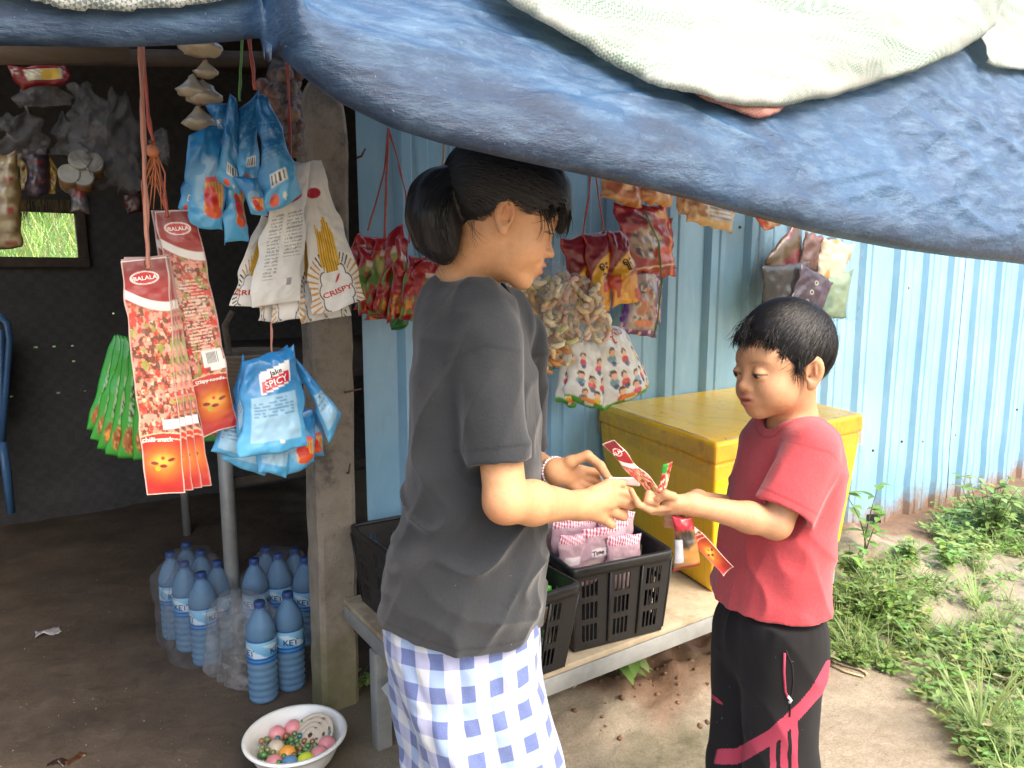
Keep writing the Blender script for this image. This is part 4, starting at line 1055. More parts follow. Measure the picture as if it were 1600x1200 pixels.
class Head:
    """head frame: +x face, +y its left, +z crown; placed by the ear nearest the camera"""
    def __init__(s, ear_pt, yaw, pitch, roll, S, side, kid):
        f = Vector((math.cos(yaw), math.sin(yaw), 0)); l = Vector((-math.sin(yaw), math.cos(yaw), 0)); u = Vector((0, 0, 1))
        f2 = f * math.cos(pitch) - u * math.sin(pitch); u2 = u * math.cos(pitch) + f * math.sin(pitch)
        l2 = l * math.cos(roll) + u2 * math.sin(roll); u3 = u2 * math.cos(roll) - l * math.sin(roll)
        s.M = np.array([f2[:], l2[:], u3[:]]).T; s.S = S; s.kid = kid
        ear = np.array([-.008, side * .074, -.002])
        s.c = np3(ear_pt) - s.M @ (ear * S)
    def w(s, p): return s.c + s.M @ (np.asarray(p, float) * s.S)
    def loc(s, P): return ((P - s.c) @ s.M) / s.S
    def sdf(s, P):
        q = s.loc(P); K = s.kid
        d = ellip(q, (-.012, 0, .045), (.088, .070, .080) if K else (.093, .073, .080))
        d = smin(d, ellip(q, (.030, 0, .005), (.056, .060, .070)), .03)
        if K:
            d = smin(d, ellip(q, (.032, 0, -.042), (.044, .048, .040)), .035)
            d = smin(d, ellip(q, (.066, 0, -.072), (.016, .020, .014)), .028)
            for y in (1, -1): d = smin(d, ellip(q, (.046, y * .034, -.034), (.034, .028, .030)), .022)
        else:
            d = smin(d, ellip(q, (.032, 0, -.055), (.046, .046, .042)), .035)
            d = smin(d, ellip(q, (.070, 0, -.088), (.017, .019, .015)), .028)
            for y in (1, -1): d = smin(d, ellip(q, (.050, y * .033, -.032), (.032, .027, .030)), .02)
        if K: d = smin(d, ellip(q, (.062, 0, .032), (.018, .044, .014)), .025)
        else: d = smin(d, ellip(q, (.068, 0, .030), (.018, .044, .014)), .02)               # brow
        for y in (1, -1): d = smax(d, -ellip(q, (.102 if K else .100, y * .031, .006), (.018, .017, .011)), .016)   # sockets
        zt = -.020 if K else -.024; xt = .0955 if K else .101
        d = smin(d, rcone(q, (.080, 0, .012), (xt - .005, 0, zt + .002), .006, .008), .014)
        d = smin(d, ellip(q, (xt - .001, 0, zt), (.008, .0095, .0075)), .008)
        for y in (1, -1):
            d = smin(d, ellip(q, (xt - .010, y * (.0105 if K else .0115), zt - .003), (.009, .0072, .0065)), .006)
            d = smax(d, -ellip(q, (xt - .002, y * .006, zt - .0095), (.0045, .0035, .003)), .002)
            d = smin(d, np.linalg.norm(q - np.array([.0775, y * .031, .004]), axis=1) - .0135, .005)   # lidded eye
            d = smax(d, -ellip(q, (.091, y * .032, .0005 if K else .001), (.006, .0115, .0022)), .0025)   # lid slit
        zm = -.047 if K else -.054; xm = .087 if K else .091
        d = smin(d, ellip(q, (xm - .012, 0, zm), (.018, .026, .018)), .014)
        d = smin(d, ellip(q, (xm + .003, 0, zm + .0055), (.008, .019, .0050)), .004)
        d = smin(d, ellip(q, (xm + .001, 0, zm - .0065), (.0085, .016, .0060)), .004)
        d = smax(d, -ellip(q, (xm + .012, 0, zm), (.014, .020, .0016 if not K else .0026)), .003)
        for y in (1, -1):                                                            # ears
            e = q - np.array([-.010, y * .0765, -.002]); a = R(24) if s.kid else R(-8); ca, sa = math.cos(a), math.sin(a)
            ex = e[:, 0] * ca + y * e[:, 1] * -sa * -1 * .0 + e[:, 0] * 0; ex = e[:, 0] * ca - (e[:, 1] * y) * sa; ey = (e[:, 1] * y) * ca + e[:, 0] * sa
            ez = e[:, 2] + ex * .25
            E3 = np.stack([ex, ey, ez], -1)
            de = ellip(E3, (0, 0, .004), (.0185, .0075, .028)); de = smin(de, ellip(E3, (.006, -.001, -.022), (.010, .006, .010)), .006)
            de = smax(de, -ellip(E3, (.004, .0075, .003), (.0125, .0085, .0200)), .003)
            de = smin(de, ellip(E3, (-.001, .001, .007), (.0026, .0055, .014)), .002)
            de = smax(de, -ellip(E3, (.009, .004, -.004), (.004, .008, .005)), .003)
            d = smin(d, de, .006 if K else .003)
        return d * s.S

def finger(P, pts, r0, r1, k=.004):
    d = None; n = len(pts) - 1
    for i in range(n):
        a = r0 + (r1 - r0) * i / n; b = r0 + (r1 - r0) * (i + 1) / n
        x = rcone(P, pts[i], pts[i + 1], a, b); d = x if d is None else smin(d, x, k)
    return d

# ------------------------------------------------------------------ skin, hair, cloth
def skin_mat(name, base, lip):
    t = NT(name); v = t.mapped(); n = t.noise(28, 5, .6, v); n2 = t.noise(420, 2, .5, v)
    c = t.mix(t.ramp(n, [(.3, 0), (.7, 1)]), tuple(x * .88 for x in base), tuple(min(1, x * 1.08) for x in base))
    c = t.mix(t.ramp(t.noise(110, 4, .7, v), [(.35, .22), (.6, 0)]), c, (base[0] * .72, base[1] * .60, base[2] * .52)); c = t.mix(t.math('MULTIPLY', t.attr('flush'), .45), c, (base[0] * .95, base[1] * .62, base[2] * .55))
    c = t.mix(t.attr('lips'), c, lip); c = t.mix(t.attr('dark'), c, (.012, .009, .008))
    t.pbsdf(c, t.math('MULTIPLY_ADD', n, .3, .38), t.bump(n2, .3, .0012, t.bump(t.noise(90, 4, .7, v), .12, .003)), Subsurface_Weight=.12, Subsurface_Radius=(.012, .005, .003), Subsurface_Scale=.6, Specular_IOR_Level=.4)
    return t.m
M_SKIN_G = skin_mat('girl_skin', L(200, 150, 110), L(172, 100, 86)); M_SKIN_B = skin_mat('boy_skin', L(194, 146, 110), L(170, 102, 90))
def hair_mat():
    t = NT('black_hair'); n = t.noise(300, 2, .5, t.mapped((1, 1, .3)))
    t.pbsdf(t.mix(n, (.004, .0038, .0042), (.012, .0105, .011)), .42, None, Specular_IOR_Level=.35); return t.m
M_HAIR = hair_mat()
def cloth(name, a, b, scale=900, rough=.9, fuzz=.5):
    t = NT(name); v = t.mapped(); n = t.noise(5, 5, .6, v); n2 = t.noise(scale * .3, 3, .7, v); n3 = t.noise(40, 5, .7, v)
    w1 = t.n('ShaderNodeTexWave', Scale=scale * .6, bands_direction='Z'); t.link(v, w1.inputs['Vector'])
    c = t.mix(t.ramp(n, [(.3, 0), (.7, 1)]), a, b); c = t.mix(t.ramp(n2, [(.4, .3), (.65, 0)]), c, tuple(x * .6 for x in a)); 
    sp = t.noise(150, 2, .5, v); c = t.mix(t.ramp(sp, [(.78, 0), (.80, .45)]), c, (.5, .5, .5)) if fuzz > .9 else c
    hem = t.attr('seam'); c = t.mix(t.math('MULTIPLY', hem, .55), c, tuple(x * .45 for x in a))
    t.pbsdf(c, rough, t.bump(n3, .25, .006, t.bump(n2, .25, .0012)), Sheen_Weight=.25, Sheen_Roughness=.5, Specular_IOR_Level=.2)
    return t.m
M_BLACKTEE = cloth('faded_black_jersey', (.021, .024, .028), (.031, .034, .039), fuzz=1.0)
M_REDTEE = cloth('red_jersey', (.47, .055, .066), (.57, .088, .100))

def stack_sdf(P, rows, F, Lv, o):
    """elliptic tube: rows = [(z, cx, cy, a, b)], a along F, b along Lv, measured from o"""
    q = P - o; x = q @ F; y = q @ Lv; z = P[:, 2]
    A = np.array(rows, float); A = A[np.argsort(A[:, 0])]
    cx, cy, a, b = [np.interp(z, A[:, 0], A[:, k]) for k in (1, 2, 3, 4)]
    top = A[-1, 0]
    k = (np.abs((x - cx) / a) ** 2.3 + np.abs((y - cy) / b) ** 2.3) ** (1 / 2.3)
    return smax((k - 1) * np.minimum(a, b) * .9, z - top - .004, .025)

def strands(hd, starts, flow, n, length, width, seed, rad, cen, lift=.002, steps=7, keep=None):
    """tapered ribbons combed along flow over the inflated skull ellipsoid, head-local"""
    rd = np.random.default_rng(seed); V = []; F = []; k = 0
    for i in range(n):
        p = starts(rd)
        if p is None: continue
        ln = length * rd.uniform(.6, 1.25); wd = width * rd.uniform(.6, 1.3); pts = [p]; ok = True; lf = rd.uniform(0, lift)
        jit = rd.normal(0, .12, 3)
        for j in range(steps):
            d = flow(pts[-1]) + jit; u = (pts[-1] - cen) / rad; nrm = u / rad; nrm /= np.linalg.norm(nrm)
            d = d - nrm * (d @ nrm); nd = np.linalg.norm(d)
            if nd < 1e-6: break
            q = pts[-1] + d / nd * ln / steps; u = (q - cen) / rad; q = cen + rad * u / np.linalg.norm(u) * (1 + 0) ; pts.append(q)
        if keep is not None and not keep(pts): continue
        m = len(pts)
        for j, q in enumerate(pts):
            u = (q - cen) / rad; nrm = u / rad; nrm /= np.linalg.norm(nrm); tg = pts[min(j + 1, m - 1)] - pts[max(j - 1, 0)]; tg /= max(1e-9, np.linalg.norm(tg))
            sd = np.cross(nrm, tg); tw = wd * (1 - (j / (m - 1)) ** 2 * .85) * .5; hgt = lf * math.sin(math.pi * min(1, (j + 1) / m)) + .0004
            base = q + nrm * hgt
            V += [hd.w(base - sd * tw), hd.w(base + nrm * tw * .5), hd.w(base + sd * tw)]
        for j in range(m - 1):
            a = k + j * 3; F += [(a, a + 1, a + 4, a + 3), (a + 1, a + 2, a + 5, a + 4)]
        k += m * 3
    return np.array(V), np.array(F)

def eyeballs(hd, root, z0):
    for y in (1, -1):
        m = MB(); c = hd.w((.0775, y * .031, .003)); r = .0122 * hd.S; bm = bmesh.new(); bmesh.ops.create_uvsphere(bm, u_segments=24, v_segments=16, radius=r)
        vs = np.array([v.co[:] for v in bm.verts]); look = hd.M @ np.array([.93, 0, -.36]); cs = vs / r @ look
        col = np.where((cs > .80)[:, None], np.array([.010, .007, .006]), np.array([.50, .47, .44])); m.add(vs + c, [[v.index for v in f.verts] for f in bm.faces], col); bm.free()
        m.build('eye', M_EYE, root, usecol=True)
M_EYE = film('wet_eye', .15, .6)

# ================================================================== the girl
GY0 = 1.26
girl = empty('person', at(740, 1100, GY0) * 1.0); girl.location.z = gz(girl.location.x, girl.location.y)
tag(girl, 'girl with a ponytail in black t-shirt and checked sarong, handing over white paper', 'person')
GH_ = Head(at(789, 336, 1.135), R(8), R(21), R(-3), .89, -1, False)
gf = np.array([.997, -.08, 0]); gl_ = np.array([.08, .997, 0])
RS, LS = np3(at(764, 535, 1.125)), np3(at(812, 528, 1.395))
RE, LE = np3(at(790, 783, 1.075)), np3(at(815, 728, 1.46))
RW, LW = np3(at(903, 790, 1.215)), np3(at(869, 737, 1.335))
NB = np3(at(728, 448, 1.25))
gb = lambda px, py, Y=1.26: at(px, py, Y)
gr = [(450, 700, 775), (480, 668, 800), (520, 654, 818), (580, 645, 830), (640, 645, 836), (700, 645, 837), (750, 641, 840), (800, 634, 842), (850, 625, 845), (900, 614, 845), (950, 604, 842), (1010, 582, 834)]
GO = np.array([0.0, GY0, 0.0]); rows_g = []
wd = {450: .07, 480: .105, 520: .142, 580: .150, 640: .150, 700: .146, 750: .142, 800: .142, 850: .150, 900: .152, 950: .158, 1010: .164}
for (py, b_, f_) in gr:
    pb_, pf_ = gb(b_, py), gb(f_, py); rows_g.append((pb_.z, (pb_.x + pf_.x) / 2, 0.0, abs(pf_.x - pb_.x) / 2, wd[py]))
def R_finger_pts(*pp): return [np3(at(*p)) for p in pp]
g_fing = [   # right hand: thumb over the paper, the rest curled
    (R_finger_pts((925, 770, 1.225), (950, 757, 1.235), (972, 756, 1.26)), .0095, .0075),
    (R_finger_pts((958, 768, 1.235), (982, 772, 1.235), (982, 768, 1.265), (970, 762, 1.272)), .0090, .0070),
    (R_finger_pts((960, 782, 1.230), (984, 788, 1.232), (980, 789, 1.265), (962, 786, 1.272)), .0090, .0070),
    (R_finger_pts((952, 797, 1.228), (974, 806, 1.230), (970, 806, 1.262), (952, 800, 1.268)), .0086, .0068),
    (R_finger_pts((940, 808, 1.226), (955, 819, 1.228), (953, 818, 1.255), (938, 812, 1.260)), .0078, .0062),
    # left hand, palm towards us, thumb on top
    (R_finger_pts((890, 722, 1.320), (918, 712, 1.315), (938, 728, 1.300), (948, 744, 1.288)), .0096, .0072),
    (R_finger_pts((910, 735, 1.345), (935, 740, 1.335), (950, 748, 1.315), (958, 754, 1.300)), .0088, .0068),
    (R_finger_pts((908, 745, 1.345), (930, 752, 1.335), (945, 760, 1.315), (945, 764, 1.295)), .0088, .0068),
    (R_finger_pts((902, 754, 1.340), (922, 764, 1.330), (932, 770, 1.305)), .0084, .0066),
    (R_finger_pts((895, 760, 1.335), (910, 772, 1.320), (918, 774, 1.300)), .0076, .0062)]
def girl_body(P):
    d = GH_.sdf(P)
    d = smin(d, rcone(P, GH_.w((-.022, 0, -.03)), NB, .047 * .92, .050), .025)
    d = smin(d, rcone(P, NB, NB + np.array([-.0, 0, -.08]), .050, .060), .025)
    pel = np3(at(706, 960, GY0)); che = np3(at(735, 600, GY0))
    d = smin(d, rcone(P, che, pel, .066, .075), .04)
    for s_ in (-1, 1):
        hip = pel + gl_ * s_ * .07; ank = np.array([hip[0] + .10, hip[1], .10]); kn = (hip + ank) / 2 + np.array([.01, 0, .02])
        d = smin(d, rcone(P, hip, kn, .068, .05), .02); d = smin(d, rcone(P, kn, ank, .05, .034), .02); d = smin(d, rcone(P, ank + np.array([-.02, 0, -.045]), ank + np.array([.15, 0, -.065]), .032, .022), .02)
    for (S_, E_, W_) in ((RS, RE, RW), (LS, LE, LW)):
        d = smin(d, rcone(P, S_ * .55 + che * .45 + np.array([0, 0, .05]), S_, .045, .034), .02)
        arm = smin(rcone(P, S_, E_, .034, .033), rcone(P, E_, E_ * .65 + W_ * .35, .0335, .0345), .012); arm = smin(arm, rcone(P, E_ * .65 + W_ * .35, W_, .0345, .0225), .012)
        d = smin(d, arm, .02)
    # palms
    d = smin(d, smin(smin(rcone(P, RW, at(950, 772, 1.228), .021, .014), rcone(P, RW, at(952, 786, 1.226), .022, .014), .01), rcone(P, RW, at(938, 806, 1.224), .020, .013), .01), .012)
    d = smin(d, rcone(P, RW, at(928, 772, 1.225), .018, .012), .01)
    d = smin(d, smin(rcone(P, LW, at(905, 738, 1.345), .021, .014), rcone(P, LW, at(896, 756, 1.340), .020, .013), .012), .012)
    d = smin(d, rcone(P, LW, at(892, 722, 1.322), .019, .013), .01)
    for (pp, a, b) in g_fing: d = smin(d, finger(P, pp, a * 1.08, b * 1.1), .0045)
    return d
def head_attrs(hd, V, brow=1.0, marks=()):
    q = hd.loc(V); K = hd.kid; zm = -.047 if K else -.054; xm = .087 if K else .091
    fr = (q[:, 0] > .06)
    lips = sstep(1.25, .85, np.sqrt((q[:, 1] / .0215) ** 2 + ((q[:, 2] - zm) / .0125) ** 2)) * sstep(xm - .012, xm - .004, q[:, 0])
    dark = np.zeros(len(V))
    for y in (1, -1):
        yy = np.abs(q[:, 1] - y * .032); ze = (.0005 if K else .001)
        arc = ze + .0042 - (yy / .016) ** 2 * .003
        dark = np.maximum(dark, sstep(.0026, .0010, np.abs(q[:, 2] - arc)) * sstep(.017, .0135, yy) * (q[:, 0] > .07) * .92)
        ba = .0235 + .004 * (1 - ((q[:, 1] * y - .032) / .02) ** 2)
        dark = np.maximum(dark, brow * sstep(.0045, .0015, np.abs(q[:, 2] - ba)) * sstep(.022, .014, yy) * (q[:, 0] > .055) * .55 * (.65 + .35 * vnoise(q[:, 1] * 700, q[:, 2] * 300)))
    flush = np.zeros(len(V))
    for y in (1, -1):
        flush = np.maximum(flush, .35 * sstep(.03, .0, np.linalg.norm(q - np.array([.07, y * .042, -.03]), axis=1)))
        flush = np.maximum(flush, .8 * sstep(.026, .008, np.linalg.norm(q - np.array([-.008, y * .085, .002]), axis=1)))
    flush = np.maximum(flush, .5 * sstep(.02, .0, np.linalg.norm(q - np.array([.1, 0, -.022]), axis=1)))
    for pt_, r_ in marks: flush = np.maximum(flush, .75 * sstep(r_, r_ * .2, np.linalg.norm(V - pt_, axis=1)))
    return {'lips': lips * fr * .75, 'dark': dark, 'flush': flush}
V, Q = surface(girl_body, (-.26, .98, .0), (.24, 1.52, 1.56), .0026)
fast_mesh('body', V, Q, M_SKIN_G, girl, head_attrs(GH_, V, 1.0, [(RE + np.array([-.02, -.01, -.03]), .06), (LE, .05)] + [(f[0][1], .013) for f in g_fing] + [(f[0][-1], .010) for f in g_fing]), 1, .4)
eyeballs(GH_, girl, 0)

# girl's t-shirt
hem_o = np3(gb(710, 955)); hem_n = np.array([-.13, -.02, -1.0]); hem_n /= np.linalg.norm(hem_n)
sle_g = [(RS, RE, .041, .045, .74), (LS, LE, .042, .046, .80)]
def folds_g(P):
    x, y, z = P[:, 0], P[:, 1], P[:, 2]
    w = .0065 * fbm(x * 7 + z * 4, y * 7, z * 5 - x * 6, 811, 3)
    ridge = (1 - np.abs(vnoise(x * 9 + z * 14, y * 6, z * 9 - x * 8, 815))) ** 3
    w = w - .012 * ridge * sstep(1.02, .80, z) - .006 * (1 - np.abs(vnoise(x * 16 - z * 9, y * 9, z * 7, 817))) ** 3
    return w
def girl_shirt(P):
    d = stack_sdf(P, rows_g, gf, gl_, GO)
    d = smin(d, rcone(P, NB + np.array([-.01, 0, -.05]), NB * .35 + RS * .65 + np.array([0, 0, .0]), .066, .056), .04)
    d = smin(d, rcone(P, NB + np.array([-.01, 0, -.05]), NB * .35 + LS * .65, .066, .056), .04)
    for (S_, E_, ra, rb, k) in sle_g:
        end = S_ + (E_ - S_) * (k + .10); ax = (E_ - S_) / np.linalg.norm(E_ - S_)
        s_ = rcone(P, S_, end, ra + .006, rb); s_ = smax(s_, (P - (S_ + (E_ - S_) * k)) @ ax, .002)
        d = smin(d, s_, .018)
    d = d + folds_g(P)
    # hollow, open at neck and hem and sleeves
    inner = d + .0055
    body = smax(d, (P - hem_o) @ hem_n, .003)
    for (S_, E_, ra, rb, k) in sle_g:
        ax = (E_ - S_) / np.linalg.norm(E_ - S_); cut = rcone(P, S_ + (E_ - S_) * (k - .12), S_ + (E_ - S_) * (k + .2), rb - .007, rb - .004)
        body = smax(body, -cut, .002)
    nk = rcone(P, NB + np.array([.012, 0, -.022]), GH_.w((-.022, 0, -.03)) + np.array([.0, 0, .02]), .062, .07)
    body = smax(body, -nk, .003)
    low = rcone(P, hem_o + np.array([0, 0, .12]), hem_o - np.array([0, 0, .25]), .10, .12)
    return smax(body, -low, .004)
V, Q = surface(girl_shirt, (-.26, .98, .56), (.24, 1.56, 1.36), .0034)
hd_ = np.abs((V - hem_o) @ hem_n + .016); seam = sstep(.003, .0012, hd_)
for (S_, E_, ra, rb, k) in sle_g:
    ax = (E_ - S_) / np.linalg.norm(E_ - S_); al = (V - (S_ + (E_ - S_) * k)) @ ax; rr_ = np.linalg.norm((V - S_) - ((V - S_) @ ax)[:, None] * ax, axis=1)
    seam = np.maximum(seam, sstep(.003, .0012, np.abs(al + .019)) * (rr_ < .075)); al2 = (V - S_) @ ax; seam = np.maximum(seam, .8 * sstep(.004, .0015, np.abs(al2 - .01 - .25 * np.abs((V - S_) @ gf))) * (rr_ < .075))
nkd = np.linalg.norm(V - (NB + np.array([.012, 0, -.022])), axis=1); seam = np.maximum(seam, sstep(.003, .001, np.abs(nkd - .079)) * (V[:, 2] > NB[2] - .06))
fast_mesh('t_shirt', V, Q, M_BLACKTEE, girl, {'seam': seam}, 1, .5)

# sarong
t = NT('checked_cotton'); uvn = t.n('ShaderNodeUVMap'); sx = t.n('ShaderNodeSeparateXYZ'); t.link(uvn.outputs[0], sx.inputs[0])
def stripe(o_, w):
    f = t.math('FRACT', t.math('DIVIDE', o_, w * 2)); return t.math('MULTIPLY', t.math('SUBTRACT', 1, t.math('SMOOTH_MAX', 0, t.math('MULTIPLY', t.math('SUBTRACT', t.math('ABSOLUTE', t.math('SUBTRACT', f, .5)), .24), 60), .01)), 1, clamp=True)
va = t.ramp(stripe(sx.outputs['X'], .0275), [(.3, 0), (.7, 1)]); ha = t.ramp(stripe(sx.outputs['Y'], .0300), [(.3, 0), (.7, 1)])
nz = t.noise(7, 3, .5, t.mapped())
c = t.mix(va, (.54, .56, .60), (.25, .36, .58)); c = t.mix(ha, c, t.mix(va, (.34, .36, .56), (.040, .080, .28)))
th = t.noise(600, 2, .5, t.mapped()); c = t.mix(t.math('MULTIPLY', th, .25), c, (.56, .59, .66))
t.pbsdf(c, .85, t.bump(th, .2, .001, t.bump(t.noise(30, 5, .7, t.mapped((1, 1, .5))), .25, .006)), Sheen_Weight=.2)
M_CHECK = t.m
def sarong():
    rows = [(900, 604, 840), (950, 600, 840), (1000, 606, 842), (1050, 614, 846), (1100, 623, 858), (1150, 631, 871), (1200, 640, 884)]
    zz = []; cx = []; a = []
    for (py, b_, f_) in rows: p1, p2 = gb(b_, py), gb(f_, py); zz.append(p1.z); cx.append((p1.x + p2.x) / 2); a.append((p2.x - p1.x) / 2)
    zz += [.20, .09]; cx += [cx[-1] + .03, cx[-1] + .045]; a += [.135, .13]
    zi = np.linspace(zz[0], zz[-1], 150); o = np.argsort(zz); cxi = np.interp(zi, np.array(zz)[o], np.array(cx)[o]); ai = np.interp(zi, np.array(zz)[o], np.array(a)[o]); bi = np.interp(zi, [.09, .3, .65, .8], [.135, .145, .155, .14])
    n = 200; th = np.linspace(0, 2 * math.pi, n + 1); V = []; UV = []
    for k, z in enumerate(zi):
        dp = (zz[0] - z)
        wob = .010 * fbm(np.cos(th) * 2.2 + z * 2.5, np.sin(th) * 2.2, z * 5, 901, 3) + .008 * np.sin(th * 5 + z * 7 + 1) * sstep(.02, .3, dp) + .003 * fbm(np.cos(th) * 4, np.sin(th) * 4, z * 26, 905, 2)
        r = 1.0
        x = cxi[k] + (ai[k] + wob) * np.cos(th); y = (bi[k] + wob) * np.sin(th)
        P = GO[None] + x[:, None] * gf + y[:, None] * gl_; P[:, 2] = z + .012 * np.sin(th * 2 + 1) * dp
        V.append(P); UV.append(np.stack([th * .150 + .05 * dp + .35 * wob, np.full(n + 1, dp) + .012 * np.sin(th + 2.0) + .3 * wob], -1))
    m = n + 1; V = np.concatenate(V); UV = np.concatenate(UV); jj = np.arange(len(zi) * m).reshape(len(zi), m)
    F = np.stack([jj[:-1, :-1], jj[1:, :-1], jj[1:, 1:], jj[:-1, 1:]], -1).reshape(-1, 4)
    o_ = mesh_obj('sarong', V, F, M_CHECK, girl, uv=UV); md = o_.modifiers.new('thickness', 'SOLIDIFY'); md.thickness = .0015
sarong()

# girl's hair
GC_, GR_ = np.array([-.014, 0, .050]), np.array([.116, .090, .098])
TIE = np.array([-.122, 0, .026])
def g_line(q):
    """positive where hair grows"""
    x, y, z = q[:, 0], np.abs(q[:, 1]), q[:, 2]
    hl = np.interp(x, [-.12, -.075, -.035, -.012, .012, .035, .055, .085, .12], [-.052, -.040, -.012, .022, .030, .026, .034, .052, .070])
    return z - hl
PT = [GH_.w(p) for p in ((-.106, -.004, .018), (-.120, -.006, .014), (-.126, -.008, -.012), (-.118, -.012, -.044), (-.098, -.014, -.074), (-.078, -.014, -.094))]
PTR = [.022, .032, .040, .042, .036, .018]
def girl_hair(P):
    q = GH_.loc(P); d = ellip(q, GC_, GR_ - .003); hl = -g_line(q)
    d = smax(d, hl * .8 + .004 * vnoise(q[:, 0] * 70, q[:, 2] * 70, 0, 5), .008) * GH_.S
    d = smin(d, rcone(P, GH_.w((.070, 0, .090)), GH_.w((.098, -.006, .040)), .022, .012), .03)     # fringe hanging off the brow
    d = smin(d, rcone(P, GH_.w((.090, .01, .060)), GH_.w((.105, .004, .022)), .014, .004), .02)
    pt = None
    for i in range(len(PT) - 1):
        x = rcone(P, PT[i], PT[i + 1], PTR[i] * .9, PTR[i + 1] * .9); pt = x if pt is None else smin(pt, x, .02)
    return smin(d, pt + .003 * vnoise(q[:, 0] * 30, q[:, 1] * 90, q[:, 2] * 14, 6), .014)
V, Q = surface(girl_hair, np.array(GH_.c) - .30, np.array(GH_.c) + .24, .0034)
hv, hq = V, Q
def g_start(rd):
    for _ in range(20):
        u = rd.normal(size=3); u /= np.linalg.norm(u); p = GC_ + GR_ * u
        if g_line(p[None])[0] > .0: return p
    return None
def g_flow(p): return (TIE - p) / np.linalg.norm(TIE - p) + np.array([0, 0, .12])
sv, sf = strands(GH_, g_start, g_flow, 3600, .075, .0018, 5, GR_, GC_, .0022)
def g_edge(rd):
    for _ in range(200):
        u = rd.normal(size=3); u /= np.linalg.norm(u); p = GC_ + (GR_ - .006) * u
        if -.010 < g_line(p[None])[0] < .004: return p
    return None
ev_, ef_ = strands(GH_, g_edge, g_flow, 1100, .022, .0007, 15, GR_ - .005, GC_, .001, 4); sf = np.concatenate([sf, ef_ + len(sv)]); sv = np.concatenate([sv, ev_])
# loose wisps at temple, ear and nape, ponytail strands
def wisps(hd, specs, seed):
    rd = np.random.default_rng(seed); V = []; F = []; k = 0
    for (a, b, bend, n, w, spread) in specs:
        for i in range(n):
            p0 = np.array(a) + rd.normal(0, spread * .6, 3); p1 = np.array(b) + rd.normal(0, spread, 3); mid = (p0 + p1) / 2 + np.array(bend) + rd.normal(0, spread * .5, 3)
            m = 8
            for j in range(m):
                tt = j / (m - 1); q = p0 * (1 - tt) ** 2 + 2 * mid * tt * (1 - tt) + p1 * tt ** 2; q2 = q + (p1 - p0) * .01; tg = p1 - p0; tg = tg / np.linalg.norm(tg)
                sd = np.cross(tg, np.array([.3, 1, .2])); sd = sd / np.linalg.norm(sd) * w * (1 - .8 * tt) * .5; up = np.cross(sd, tg)
                V += [hd.w(q - sd), hd.w(q + up), hd.w(q + sd)]
            for j in range(m - 1):
                c = k + j * 3; F += [(c, c + 1, c + 4, c + 3), (c + 1, c + 2, c + 5, c + 4), (c + 2, c, c + 3, c + 5)]
            k += m * 3
    return np.array(V), np.array(F)
wv_, wf_ = wisps(GH_, [((.050, -.066, .035), (.092, -.040, -.014), (.012, -.006, -.004), 6, .0016, .004), ((.045, -.070, .030), (.058, -.070, -.022), (.012, -.002, 0), 5, .0013, .003), ((-.055, -.062, -.020), (-.030, -.058, -.065), (-.012, -.006, -.01), 5, .0008, .005),
                        ((-.066, -.054, -.025), (-.020, -.060, -.050), (0, -.006, -.012), 5, .0008, .005), ((.075, -.02, .085), (.103, -.012, .018), (.022, -.004, .0), 60, .0024, .008), ((.060, -.045, .075), (.094, -.038, .015), (.020, -.012, .0), 40, .0022, .006), ((.050, -.060, .055), (.070, -.058, .020), (.010, -.008, .0), 30, .002, .005),
                        ((-.110, -.02, .020), (-.092, -.024, -.104), (-.074, -.022, .006), 170, .0020, .014), ((-.106, -.03, .016), (-.076, -.044, -.094), (-.044, -.026, .008), 150, .0020, .012)], 8)
n0 = len(hv); n1 = n0 + len(sv)
V = np.concatenate([hv, sv, wv_]); Q = np.concatenate([hq, sf + n0, wf_ + n1])
fast_mesh('hair', V, Q, M_HAIR, girl)
m = MB(); ring = [GH_.w(np.array([-.110, .026 * math.sin(a) * 1.0, .024 + .027 * math.cos(a)])) for a in np.linspace(0, 2 * math.pi, 25)]
m.tube(ring, .0042, 8, caps=False); m.tube([GH_.w(np.array([-.116, .027 * math.sin(a) * 1.0, .022 + .028 * math.cos(a)])) for a in np.linspace(0, 2 * math.pi, 25)], .0036, 8, caps=False)
m.build('hair_tie', simple_mat('dark_grey_elastic', (.05, .06, .065), .5), girl)
m = MB(); rd = random.Random(3); ax = Vector(LW - LE).normalized(); b1 = ax.orthogonal().normalized(); b2 = ax.cross(b1)
for k in range(30):
    a = 2 * math.pi * k / 30; m.ball(Vector(LW) - ax * .004 + (b1 * math.cos(a) + b2 * math.sin(a)) * .0265, .0030, 6, col=rd.choice([(.75, .55, .55), (.8, .75, .72), (.6, .5, .62)]))
m.build('bracelet', film('pale_beads', .3, .3), girl, usecol=True)
# the folded white paper she hands over
pp = [at(938, 744, 1.290), at(1000, 746, 1.262), at(1000, 760, 1.262), at(940, 756, 1.288)]
packet('folded_paper', pp, lambda u, v: fill(u, L(238, 238, 234)), 'folded slip of white paper held between the hands of the girl', 'paper', thick=.004, nu=20, nv=8, crump=.0008, seed=71, mat=M_PULP)

